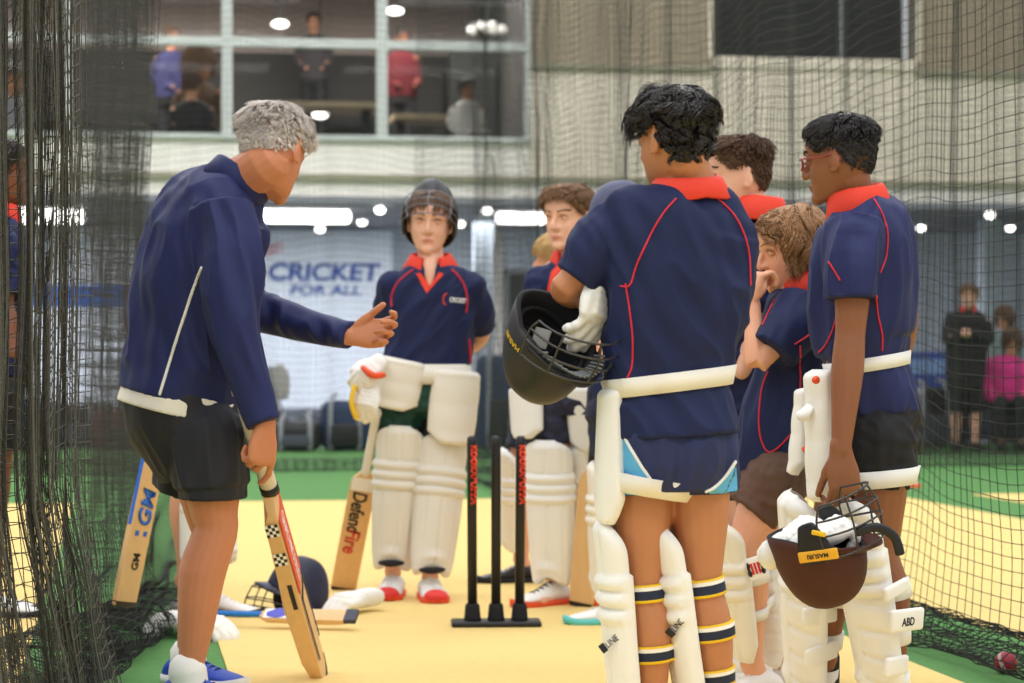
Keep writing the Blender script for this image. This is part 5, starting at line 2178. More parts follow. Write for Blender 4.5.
    # pushed-back helmet
    HM = B.HM @ Matrix.Translation((0, -.040, .020)) @ Matrix.Rotation(math.radians(40), 4, 'X')
    sh_ = helmet_parts(B.root, HM, mat('black_matte_shell', rgb(18, 18, 21), .5, .06), name_shell='helmet_shell', s=.95, inner=False, wires=mat('bright_wire', rgb(120, 120, 128), .3, metal=.6), grille_r=.0020, peak_len=.02)
    B.hair('dbrown', n=700, thick=.008, length=.03, r0=.0035, seed=3, fringe=.055, lift=.2)
    # ---- gloves hung at his hip
    for (w, d, n, lab, c2) in ((p(377, 364, -.16), (-.55, -.2, -.55), (.3, .9, 0), 'white and orange batting glove tucked at the hip of the boy facing us', ORANGE), (p(371, 388, -.16), (-.25, -.2, -.95), (.4, .9, 0), 'white batting glove with yellow edge hanging on the bat handle', YEL)):
        g = empty('batting_glove', w - Vector((0, 0, .08)), lab, 'glove', 'gloves at the hip of the helmeted boy')
        obj('hand', glove_mesh(w, d, n, -1, curls=(30, 32, 34, 38), s=.82, cuff=False, voxel=.006), WHITEP, g)
        bm = bmesh.new()
        dd = Vector(d).normalized()
        if c2 is YEL:
            c = w + dd * .06 + Vector((-.05, 0, 0))
            tube(bm, [c + Vector((.0, 0, .06)), c + Vector((-.012, -.01, .0)), c + Vector((.006, 0, -.06))], [(.010, .022)] * 3, n=10, sub=3)
        else:
            c = w + dd * .035
            tube(bm, [c + Vector((-.03, -.03, .01)), c + Vector((.01, -.05, -.02)), c + Vector((.05, -.02, -.02))], [.010, .014, .012], n=10, sub=3)
        obj('trim', bm, c2, g)
    # ---- bat leaning at his side
    toe = P(343, 590, F_PX / 241)
    top = P(377, 412, 9.6)
    zc = (top - toe).normalized()
    yy = Vector((.15, -1, .1))
    yy = (yy - zc * yy.dot(zc)).normalized()
    M = Matrix((yy.cross(zc), yy, zc)).transposed().to_4x4()
    M.translation = toe
    s_ = (top - toe).length / .86
    b = empty('cricket_bat', (toe.x, toe.y, 0), 'cricket bat lettered Defend Fire leaning against the pads of the boy facing us', 'bat')
    bat_parts(b, M, s_, grip=CREAM)
    R3 = M.to_3x3()
    V = lambda x, y, z: M @ (Vector((x, y, z)) * s_)
    for txt, z0, hh, ww, m in (('Defend', .405, .062, .20, LINEM), ('Fire', .245, .062, .115, mat('red_print', rgb(206, 40, 44), .5))):
        text_at('lettering', txt, basis(V(.004, .0112, z0 + (-.02 if txt == 'Defend' else 0)), R3 @ Vector((0, 0, -1)), R3 @ Vector((-1, 0, 0))), hh * s_, m, b, width=ww * s_, shear=.15, bold=.02)
    bm = bmesh.new()
    box(bm, (-.049 * s_, .0098 * s_, .49 * s_), (.049 * s_, .0108 * s_, .552 * s_), M)
    obj('sticker', bm, WHITEP, b, smooth=False)


def build_brown_boy():
    """boy who looks past us towards the left"""
    D = Person('boy with short brown hair, turned to the grey-haired man, behind the black helmet', 9.4, -112, 'fair', (566, 0))
    p = D.p
    torso = [(572, 254, 0, 17, .05), (573, 264, 0, 34, .075), (574, 278, 0, 42, .09), (574, 300, 0, 44, .1), (573, 330, 0, 42, .1), (571, 365, 0, 41, .1), (569, 395, 0, 42, .11), (568, 414, 0, 36, .1)]
    arms = [((541, 282, 0), (534, 334, .0), (548, 384, -.05)), ((612, 282, 0), (618, 334, .05), (604, 384, .0))]
    legs = [((551, 400, 0), (553, 480, -.04), (555, 574, 0), -115), ((590, 400, 0), (589, 480, .05), (594, 572, .12), -100)]
    D.body(torso, (567, 217, -.01, -122, 5, 0, 1.06), arms, legs, voxel=.006, neck_to=(572, 258, 0), neck_r=.05)
    rows = [(572, 257, 0.01, 18, .055), (573, 265, .005, 35, .08), (574, 277, 0, 44, .098), (574, 300, 0, 47, .113), (573, 335, 0, 45, .115), (571, 380, 0, 45, .115), (570, 392, 0, 44, .115)]
    sl = [[(548, 280, 0, 19), (540, 302, .0, 18), (536, 328, .0, 17)], [(606, 280, 0, 19), (614, 302, .03, 18), (618, 328, .05, 17)]]
    sh = D.cloth('polo_shirt', rows, sl, NAVY, .007, 4, (.006, 11), seed=23)
    bv = D.bvh(sh)
    D.patch(bv, [(560, 262), (551, 272), (547, 290), (548, 306), (556, 296), (562, 276)], RED, 'front_panel', sh, lift=.005, cuts=3)
    collar(D.root, p(572, 258, 0), (0, -.05, 1), D.f, rx=.062, ry=.06, h=.033, gap=.42, flare=.032, drop=.045)
    D.cloth('shorts', [(570, 380, 0, 42, .11), (569, 400, 0, 45, .12), (569, 415, 0, 42, .115)], [[(551, 400, 0, 25), (550, 425, -.02, 24), (552, 446, -.03, 22)], [(592, 400, 0, 25), (594, 425, .03, 24), (595, 446, .06, 22)]], mat('navy_track_shorts', rgb(34, 36, 56), .7), .007, 3, (.006, 12), seed=6)
    for (bx, by, bz), (tx, ty, tz), fa, H, w, k in (((545, 440, -.02), (545, 388, 0), -140, .205, .80, .118), ((590, 448, .02), (586, 385, .0), -85, .26, .85, .118)):
        b0, t0 = p(bx, by, bz), p(tx, ty, tz)
        g = shell(b0, t0 - b0, facing(fa)[0], H, lambda t: k - .014 * (1 - t), lambda t, w=w: w * min(1, .45 + t / .3), lambda t: .026, lambda t, th: .004 * abs(math.cos(th * 2.5 + .5)), 30, 26)
        obj('thigh_guard', g, WHITEP, D.root)
    for kn, an, fa in (((553, 482, -.03), (555, 572, 0), -112), ((589, 482, .05), (594, 572, .12), -100)):
        batting_pad(D.root, p(kn), p(an), facing(fa)[0], 1.0, .175, WHITEP, 1.5, None, None, R0=.072, low=-.045, ribs=5, rib_h=.005)
    for an, fa in (((556, 580, 0), -140), ((594, 576, .12), -100)):
        a = p(an)
        fd = facing(fa)[0]
        s_ = shoe(D.root, 'cricket_shoe', Vector((a.x, a.y, 0)) - fd * .06, fd, 0.0, .28, .055, WHITES, ORANGE, lace=BLACK, high=.10)
    Lh = lambda ph, z: (.010 + .040 * smoothstep((z - .03) / .07)) * (1 - .35 * smoothstep((math.cos(ph) - .2) / .5))
    D.hair('brown', n=3000, thick=.010, r0=.0026, lift=.5, seed=14, vol=(1.2, .6, 0), seg=5, clumps=260, pull=.5, jit=.6, sidek=.6, lenfun=Lh, fringe=.070, nape=-.06, side=.008)


def build_capped_boy():
    E = Person('boy in navy helmet mostly hidden behind the boy with curly black hair', 8.75, 165, 'pink', (612, 0))
    p = E.p
    torso = [(626, 252, 0, 17, .05), (626, 264, 0, 36, .075), (627, 280, 0, 44, .09), (627, 310, 0, 44, .1), (625, 350, 0, 42, .1), (622, 392, 0, 42, .11), (620, 418, 0, 36, .1)]
    legs = [((614, 410, -.05), (618, 500, -.05), (617, 596, -.02), 165), ((634, 410, .05), (640, 500, .1), (644, 592, .12), 150)]
    arms = [((596, 284, -.1), (598, 336, -.1), (606, 380, -.1)), ((656, 284, .1), (660, 336, .1), (650, 380, .12))]
    E.body(torso, (622, 222, 0, 170, 5, 0, .98), arms, legs, voxel=.007, neck_to=(626, 256, 0), neck_r=.05)
    rows = [(626, 256, 0, 19, .055), (626, 266, 0, 37, .085), (627, 282, 0, 46, .1), (627, 310, 0, 47, .113), (625, 350, 0, 45, .113), (622, 400, 0, 45, .118)]
    E.cloth('polo_shirt', rows, [[(604, 284, -.08, 20), (600, 320, -.1, 18)], [(650, 284, .08, 20), (658, 320, .1, 18)]], NAVY, .008, 3, (.006, 11), seed=31)
    E.cloth('shorts', [(622, 392, 0, 43, .115), (620, 420, 0, 44, .12)], [[(614, 410, -.05, 26), (616, 455, -.05, 24)], [(634, 410, .05, 26), (638, 455, .08, 24)]], NAVYD, .008, 3, (.006, 11), seed=32)
    batting_pad(E.root, p(616, 505, -.05), p(615, 600, -.02), facing(160)[0], .95, .17, CREAM, 1.2, None, None, R0=.070, low=.02)
    batting_pad(E.root, p(640, 500, .1), p(644, 588, .12), facing(150)[0], .95, .17, CREAM, 1.3, None, None, R0=.070, low=.02)
    for an, fa in (((617, 606, -.02), 188), ((644, 596, .12), 160)):
        a = p(an)
        fd = facing(fa)[0]
        shoe(E.root, 'cricket_shoe', Vector((a.x, a.y, 0)) - fd * .07, fd, 0.0, .265, .052, WHITES, mat('teal_rubber', rgb(96, 196, 190), .5), lace=WHITEC, high=.095)
    # bat that stands at his feet
    toe, top = P(581, 606, F_PX / 258), P(597, 400, 9.2)
    zc = (top - toe).normalized()
    yy = Vector((-.55, -1, .1))
    yy = (yy - zc * yy.dot(zc)).normalized()
    M = Matrix((yy.cross(zc), yy, zc)).transposed().to_4x4()
    M.translation = toe
    b = empty('cricket_bat', (toe.x, toe.y, 0), 'plain wooden cricket bat standing between the brown-haired boy and the curly-haired boy', 'bat')
    bat_parts(b, M, (top - toe).length / .86, grip=BLACKP)
    HM = E.HM @ Matrix.Translation((0, 0, .006))
    helmet_parts(E.root, HM, mat('slate_navy_shell', rgb(72, 74, 102), .55, .05), name_shell='helmet_shell', s=1.0, inner=False, grille=True)


def build_hidden_kid():
    G = Person('fair-haired player standing behind the brown-haired boy, one white pad and black shoe showing', 10.3, 180, 'pink', (520, 0))
    p = G.p
    torso = [(558, 282, .0, 13, .045), (556, 292, 0, 25, .07), (552, 304, 0, 31, .085), (548, 330, 0, 34, .09), (542, 370, 0, 34, .09), (536, 400, 0, 35, .10), (534, 420, 0, 31, .09)]
    arms = [((545, 306, -.1), (544, 346, -.1), (540, 384, -.14)), ((566, 306, .1), (566, 346, .1), (560, 384, .1))]
    legs = [((532, 412, -.06), (522, 480, -.06), (521, 560, -.02), 180), ((540, 412, .06), (544, 482, .1), (548, 556, .14), 175)]
    G.body(torso, (557, 258, 0, 176, 5, 0, .94), arms, legs, voxel=.007, neck_to=(558, 284, 0), neck_r=.045)
    G.cloth('polo_shirt', [(558, 284, 0, 15, .05), (556, 293, 0, 27, .08), (552, 305, 0, 34, .095), (548, 330, 0, 37, .105), (542, 370, 0, 37, .105), (537, 398, 0, 38, .11)], [[(545, 306, -.08, 15), (544, 334, -.1, 14)], [(566, 306, .08, 15), (567, 334, .1, 14)]], NAVY, .008, 3, (.006, 11), seed=41)
    G.cloth('shorts', [(537, 392, 0, 37, .11), (534, 415, 0, 36, .11)], [[(532, 410, -.05, 20), (525, 450, -.06, 19)], [(540, 410, .05, 20), (543, 450, .08, 19)]], NAVYD, .008, 3, (.006, 11), seed=42)
    batting_pad(G.root, p(521, 485, -.06), p(519, 555, -.02), facing(195)[0], .95, .17, WHITEP, 1.25, None, None, R0=.070, low=.02)
    batting_pad(G.root, p(544, 485, .1), p(548, 555, .14), facing(175)[0], .95, .17, WHITEP, 1.2, None, None, R0=.070, low=.02)
    simple_shoes(G, (((524, 568, -.02), 190, BLACKP, BLACK), ((548, 560, .14), 175, BLACKP, BLACK)), None, L=.27, lace=WHITEC)
    G.hair('blond', n=1100, thick=.014, r0=.004, lift=.3, seed=19, length=.05, nape=-.09, grav=.4, vol=(.3, 0, .3))


def build_tall_boy():
    """brown-haired boy between the curly boy and the boy with glasses"""
    T = Person('boy with cropped brown hair and pale cheek behind the curly-haired boy\'s shoulder', 7.3, 172, 'fair', (752, 0))
    p = T.p
    torso = [(757, 214, 0, 20, .055), (758, 226, 0, 34, .085), (757, 242, .0, 44, .11), (754, 275, 0, 47, .125), (748, 330, 0, 46, .125), (744, 380, 0, 45, .12), (742, 430, 0, 46, .125), (742, 458, 0, 40, .11)]
    arms = [((764, 250, -.14), (762, 318, -.12), (742, 372, -.14)), ((764, 250, .18), (760, 318, .2), (742, 372, .18))]
    legs = [((742, 450, -.08), (738, 560, -.06), (742, 656, -.02), 178), ((744, 450, .1), (748, 560, .14), (756, 650, .18), 178)]
    T.body(torso, (736, 176, 0, 190, 4, 0, 1.0), arms, legs, voxel=.006, neck_to=(756, 218, 0), neck_r=.056)
    sh = T.cloth('polo_shirt', [(757, 216, 0, 22, .06), (758, 227, 0, 36, .095), (757, 243, 0, 46, .12), (754, 275, 0, 50, .138), (748, 330, 0, 49, .14), (744, 385, 0, 48, .135), (742, 412, 0, 47, .13), (742, 422, 0, 45, .13)],
                 [[(764, 250, -.10, 26), (763, 280, -.13, 24), (762, 312, -.13, 23)], [(764, 250, .12, 26), (762, 312, .19, 23)]], NAVY, .007, 3, (.006, 11), seed=51)
    bv = T.bvh(sh)
    T.pipe(bv, [(755, 226), (750, 240), (745, 262), (742, 285)], sh, .004)
    collar(T.root, p(756, 211, 0), (.10, -.04, 1), T.f, rx=.070, ry=.070, h=.046, gap=.45, flare=.044, drop=.04)
    T.cloth('shorts', [(743, 408, 0, 45, .13), (742, 440, 0, 47, .135), (742, 458, 0, 44, .125)], [[(742, 450, -.07, 29), (740, 500, -.07, 27)], [(744, 450, .08, 29), (747, 500, .12, 27)]], NAVYD, .008, 3, (.006, 11), seed=52)
    for kn, an in (((738, 560, -.06), (744, 650, -.02)), ((748, 560, .14), (758, 645, .18))):
        batting_pad(T.root, p(kn), p(an), facing(180)[0], 1.0, .18, WHITEP, 1.4, None, None, R0=.07, low=.02)
    simple_shoes(T, (((750, 658, -.02), 200, WHITES, WHITES), ((764, 650, .18), 185, WHITES, WHITES)), None, L=.28, lace=WHITEC)
    Lh = lambda ph, z: (.008 + .030 * smoothstep((z - .03) / .07)) * (1 - .6 * smoothstep((math.cos(ph) + .1) / .5) * smoothstep((.095 - z) / .04))
    T.hair('dbrown', n=5500, thick=.007, r0=.0014, lift=.65, seed=24, vol=(1.6, .6, 0), seg=4, clumps=500, pull=.5, jit=.4, lenfun=Lh, nape=-.06, side=.014, fringe=.080, sidek=.8)


def build_long_hair_kid():
    K = Person('child with wavy shoulder-length light brown hair, hand to mouth, in long navy polo', 6.9, 176, 'pink', (770, 0))
    p = K.p
    torso = [(805, 278, 0, 18, .05), (806, 288, 0, 30, .075), (804, 302, 0, 38, .092), (798, 340, 0, 38, .10), (788, 390, 0, 38, .10), (776, 440, 0, 38, .10), (768, 475, 0, 36, .10), (766, 500, 0, 30, .09)]
    arms = [((806, 312, -.12), (757, 364, -.16), (752, 304, -.10)), ((806, 312, .16), (790, 380, .18), (770, 430, .1))]
    legs = [((776, 480, -.08), (742, 550, -.10), (752, 664, -.04), 180), ((768, 480, .08), (776, 560, .10), (790, 668, .10), 165)]
    w = p(751, 302, -.10)
    h1 = ((w, Vector((.22, .06, .95)), Vector((.80, .35, -.15)), -1), dict(curls=(58, 64, 70, 74), thumb=(34, 20), spread=4, thumb_out=14, thumb_n=.45, s=.90, mid=(1.15, .8)))
    K.body(torso, (790, 248, 0, 196, 12, 0, .99), arms, legs, (h1,), voxel=.0045, neck_to=(803, 282, 0), neck_r=.047, armk=.82, legk=.95, faceargs=dict(nose=.8))
    rows = [(805, 281, 0, 20, .055), (806, 290, 0, 32, .085), (804, 304, 0, 41, .100), (798, 340, 0, 42, .108), (788, 390, 0, 42, .112), (777, 440, 0, 43, .115), (770, 476, 0, 42, .115), (768, 488, 0, 41, .115)]
    sl = [[(806, 308, -.09, 29), (790, 332, -.14, 27), (774, 352, -.16, 24)], [(806, 312, .12, 26), (800, 350, .17, 24)]]
    sh = K.cloth('polo_shirt', rows, sl, NAVY, .006, 4, (.0085, 9), axis=(.25, 0, 1), seed=61)
    bv = K.bvh(sh)
    for pts in ([(817, 284), (821, 296), (819, 315), (810, 333), (795, 344)], [(800, 346), (800, 380), (798, 415), (790, 435), (771, 452), (762, 442), (759, 420), (762, 390), (768, 372)],
                [(775, 300), (768, 314), (763, 325)]):
        K.pipe(bv, pts, sh, .0026)
    collar(K.root, p(805, 281, 0), (-.06, -.10, 1), K.f, rx=.060, ry=.060, h=.034, gap=.45, flare=.034, drop=.04)
    so = K.cloth('shorts', [(770, 474, 0, 39, .13), (768, 488, 0, 38, .125)], [[(772, 480, -.06, 29), (758, 506, -.09, 28), (752, 514, -.095, 27)], [(768, 480, .07, 29), (774, 516, .09, 27)]], BROWNS, .006, 3, (.006, 11), seed=62, legs=.36)
    for kn, an, fa, m in (((746, 566, -.10), (756, 655, -.04), 190, CREAM), ((778, 566, .10), (786, 664, .10), 180, WHITEP)):
        pd = batting_pad(K.root, p(kn), p(an), facing(fa)[0], .98, .17, m, 1.5, K.bvh(K.body_o), WHITEP, R0=.068, low=.0, strap_at=(.3, .55), hrib=(fa == 180))
    simple_shoes(K, (((762, 668, -.04), 196, WHITES, WHITES), ((796, 672, .10), 170, WHITES, WHITES)), None, L=.25, lace=WHITEC)
    # knee-strap tag with a red and black mark
    M = basis(p(756, 568, -.2), (.92, -.3, .30), (-.28, 0, .95))
    bm = bmesh.new()
    rbox(bm, (-.026, -.032, -.004), (.026, .032, .004), M, .004)
    tg = obj('strap_tag', bm, WHITEP, K.root)
    bm = bmesh.new()
    for q in (-.010, 0, .010):
        box(bm, (q - .0032, -.016, .004), (q + .0032, .016, .006), M)
    obj('mark', bm, mat('red_print', rgb(206, 40, 44), .5), tg, smooth=False)
    bm = bmesh.new()
    for sx in (-1, 1):
        box(bm, (sx * .020 - .004, -.020, .004), (sx * .020 + .004, .020, .0055), M)
        for y0 in (-.016, .006):
            box(bm, (sx * .020 - .006, y0, .004), (sx * .020 + .006, y0 + .010, .006), M)
    obj('mark', bm, LINEM, tg, smooth=False)
    L = lambda ph, z: (.078 + .055 * max(0, -math.cos(ph))) * (1 - .72 * smoothstep((math.cos(ph) - .25) / .4))
    G = lambda ph: 0.15 if math.cos(ph) > .55 else .75
    K.hair('wavy', n=4600, thick=.015, r0=.0021, lift=.16, curl=.0115, seed=34, vol=(.25, -.3, .6), seg=10, clumps=240, pull=.6, jit=.3, lenfun=L, nape=-.085, side=-.05, fringe=.066, grav=G)


def build_glasses_boy():
    J = Person('boy in red-framed glasses and navy polo carrying the brown helmet', 6.45, 158, 'brown', (855, 0))
    p = J.p
    torso = [(858, 196, 0, 24, .055), (862, 210, 0, 40, .085), (864, 228, 0, 50, .105), (864, 262, 0, 50, .12), (862, 310, 0, 49, .122), (862, 345, 0, 44, .115), (868, 385, 0, 44, .115), (874, 420, 0, 44, .12), (874, 452, 0, 38, .105)]
    arms = [((856, 240, -.14), (850, 338, -.17), (841, 452, -.22)), ((884, 238, .10), (904, 316, .16), (890, 392, .2))]
    legs = [((882, 440, -.06), (880, 556, -.06), (896, 694, -.02), 160), ((858, 440, .1), (823, 556, .05), (823, 690, .12), 180)]
    w = p(841, 452, -.22)
    hd = ((w, Vector((.10, -.05, -1)), Vector((-.25, .95, 0)), -1), dict(curls=(34, 40, 46, 50), thumb=(8, 4), spread=7, thumb_out=28, thumb_n=.6, s=1.10, mid=(1.7, 1.2)))
    J.body(torso, (839, 159, 0, 152, 6, 0, .96), arms, legs, (hd,), voxel=.0045, neck_to=(858, 200, 0), neck_r=.052, armk=1.08, legk=.95, faceargs=dict(nose=.9))
    rows = [(858, 198, 0, 27, .06), (862, 210, 0, 42, .095), (865, 226, 0, 52, .118), (864, 262, 0, 52, .135), (862, 310, 0, 51, .138), (861, 336, 0, 47, .13), (864, 350, 0, 44, .116), (866, 366, 0, 42, .100), (871, 384, 0, 44, .110), (875, 404, 0, 44, .118), (876, 414, 0, 43, .118)]
    sl = [[(858, 230, -.10, 32), (854, 262, -.15, 30), (853, 300, -.165, 27.5)], [(880, 232, .08, 24), (892, 268, .13, 22), (898, 290, .15, 20)]]
    sh = J.cloth('polo_shirt', rows, sl, NAVYJ, .006, 4, (.0085, 9), axis=(.1, 0, 1), seed=71)
    bv = J.bvh(sh)
    for pts in ([(874, 199), (882, 214), (887, 232), (886, 255), (880, 272)], [(876, 296), (878, 315), (882, 335), (882, 350)], [(829, 262), (835, 272), (840, 280)], [(838, 312), (833, 330), (826, 345), (819, 352)]):
        J.pipe(bv, pts, sh, .0026)
    collar(J.root, p(857, 202, 0), (-.14, -.10, 1), facing(162)[0], rx=.064, ry=.066, h=.042, gap=.45, flare=.036, drop=.05)
    srows = [(874, 396, 0, 41, .115), (876, 425, 0, 44, .125), (874, 450, 0, 42, .12)]
    st = [[(880, 440, -.05, 32), (880, 470, -.06, 30), (879, 488, -.06, 29)], [(862, 440, .08, 30), (848, 470, .08, 28), (842, 486, .07, 27)]]
    so = J.cloth('shorts', srows, st, BLACK, .006, 3, (.005, 12), seed=72)
    band(J.root, 'waist_belt', J.bvh(sh), p(865, 364, 0), (-.16, 0, 1), J.f, WHITEP, half=.018, lift=.002, thick=.003, reach=.2)
    bb = J.bvh(J.body_o, so)
    band(J.root, 'thigh_strap', bb, p(879, 478, -.06), (-.10, 0, 1), J.f, WHITEP, half=.023, lift=.004, thick=.004, reach=.14)
    # thigh guards: long white plates at the front of the hips
    for (bx, by, bz), (tx, ty, tz), fa, H, w_, k in (((848, 500, -.06), (845, 372, -.06), 205, .35, .72, .085), ((826, 478, .1), (834, 395, .1), 175, .24, .8, .08)):
        b0, t0 = p(bx, by, bz), p(tx, ty, tz)
        g = shell(b0, t0 - b0, facing(fa)[0], H, lambda t: k, lambda t, w_=w_: w_ * min(1, .4 + t / .25) * (1 - .2 * t), lambda t: .024, lambda t, th: .003 * abs(math.cos(t * 10)), 34, 26)
        tg = obj('thigh_guard', g, WHITEP, J.root)
    # straps that hang in front, with orange eyelets
    bm = bmesh.new()
    tube(bm, [p(812, 404, -.10), p(804, 414, -.12), p(801, 419, -.12)], [(.018, .006), (.022, .007), (.014, .006)], n=10, sub=4, ref=Vector((1, 0, .6)))
    obj('strap_end', bm, WHITEP, J.root)
    for q in ((816, 380, -.17), (806, 449, -.02)):
        bm = bmesh.new()
        c = p(q)
        tube(bm, [c, c + Vector((-.004, -.010, 0))], [.011, .009], n=14, sub=1)
        obj('eyelet', bm, ORANGE, J.root)
    # pads
    pads = []
    for kn, an, fa, sa in (((880, 560, -.06), (898, 690, -.02), 192, (.30, .52, .08)), ((822, 560, .05), (822, 690, .12), 186, (.28, .50, .10))):
        pads.append(batting_pad(J.root, p(kn), p(an), facing(fa)[0], 1.05, .185, WHITEP, 1.55, J.bvh(J.body_o), WHITEP, R0=.067, low=-.02, strap_at=sa, half=.023, hrib=True, rib_h=.008))
    # strap ends that stick out behind, one lettered
    for a, b, z0, lab in (((884, 596, -.20), (908, 583, -.13), .019, None), ((890, 622, -.22), (922, 618, -.10), .030, 'ABD'), ((886, 668, -.2), (906, 664, -.08), .026, None), ((803, 618, -.06), (836, 612, .04), .026, None), ((806, 660, -.06), (836, 648, .05), .026, None)):
        A_, B_ = p(a), p(b)
        x = (B_ - A_).normalized()
        M = basis(A_.lerp(B_, .5), x, (0.1, 0, 1))
        bm = bmesh.new()
        L = (B_ - A_).length
        rbox(bm, (-L / 2, -z0, -.009), (L / 2, z0, .009), M, .0088, 4)
        o = obj('strap_end', bm, WHITEP, J.root)
        if lab:
            text_at('lettering', lab, M @ Matrix.Translation((-.004, -.003, .0092)), .022, LINEM, o, width=.062, bold=.03)
    simple_shoes(J, (((898, 690, -.02), 170, WHITES, WHITES), ((822, 690, .12), 185, WHITES, WHITES)), None, L=.28, lace=WHITEC)
    bm = bmesh.new()
    a = p(823, 690, .12)
    tube(bm, [Vector((a.x, a.y, .05)), Vector((a.x, a.y, .16))], [.045, .046], n=16, sub=2)
    obj('sock', bm, BLACK, J.root)
    Lh = lambda ph, z: (.006 + .026 * smoothstep((z - .02) / .08)) * (1 - .45 * smoothstep((math.cos(ph) - .45) / .3))
    J.hair('black', n=8000, thick=.006, r0=.0012, lift=.6, seed=44, vol=(2.0, .6, .1), seg=4, clumps=600, pull=.5, jit=.5, lenfun=Lh, nape=-.054, side=.014, fringe=.076, sidek=.85)
    head_glasses(J, mat('red_black_frame', rgb(150, 60, 60), .35, .1))
    # ---- the brown helmet with its pair of gloves
    hc = P(820, 553, 6.12)
    z = Vector((.22, .10, -.97)).normalized()
    y = Vector((.84, -.42, .30))
    y = (y - z * y.dot(z)).normalized()
    x = y.cross(z)
    M = Matrix((x, y, z)).transposed().to_4x4()
    M.translation = hc
    h = empty('cricket_helmet', hc - Vector((0, 0, .15)), 'brown cloth cricket helmet with yellow side plate hanging upside down by its grille', 'helmet')
    s_ = helmet_parts(h, M, MAROON, s=.96, grille_r=.0030, gz=1.35)
    R3 = M.to_3x3()
    # which side faces us
    sx = 1 if (R3 @ Vector((1, 0, 0))).y < 0 else -1
    Mp = basis(M @ Vector((sx * .106, .030, -.018)), R3 @ Vector((0, sx * 1.0, 0)), R3 @ Vector((0, 0, 1)))
    bm = bmesh.new()
    rbox(bm, (-.052, -.014, -.004), (.052, .014, .006), Mp, .004)
    pl = obj('side_plate', bm, mat('amber_plate', rgb(236, 176, 44), .4), h)
    text_at('lettering', 'MASURI', Mp @ Matrix.Translation((0, 0, .0065)), .012, LINEM, pl, width=.055, bold=.02)
    bm = bmesh.new()
    rbox(bm, (-.018, -.006, -.004), (.018, .006, .005), basis(M @ Vector((sx * .112, .045, -.075)), R3 @ Vector((0, sx * 1.0, -.35)), R3 @ Vector((0, .35 * sx, 1))), .003)
    obj('clip', bm, YEL, h)
    bm = bmesh.new()
    q0 = M @ Vector((0, .15, -.04))
    tube(bm, [q0 + Vector((-.05, -.06, 0)), q0 + Vector((.0, -.06, .012)), q0 + Vector((.045, -.05, -.012)), q0 + Vector((.06, -.05, -.055))], [(.012, .005)] * 4, n=10, sub=4, ref=Vector((0, 0, 1)))
    obj('chin_strap', bm, BLACKP, h)
    for (w, d, n, lab) in ((M @ Vector((0, -.085, -.035)), (.55, -.1, .45), (0, .3, -.9), 'white batting glove stuffed into the brown helmet, on the left'), (M @ Vector((0, .0, -.035)), (.75, .0, .40), (0, .3, -.9), 'white batting glove stuffed into the brown helmet, nearest the grille')):
        g = empty('batting_glove', w - Vector((0, 0, .05)), lab, 'glove', 'gloves in the brown helmet')
        obj('hand', glove_mesh(w, d, n, 1, curls=(50, 54, 58, 60), s=.82, cuff=False, voxel=.005), WHITEP, g)
        bm = bmesh.new()
        dd = Vector(d).normalized()
        tube(bm, [w - dd * .045, w - dd * .0], [.040, .036], n=14, sub=2)
        obj('cuff', bm, WHITEC, g)


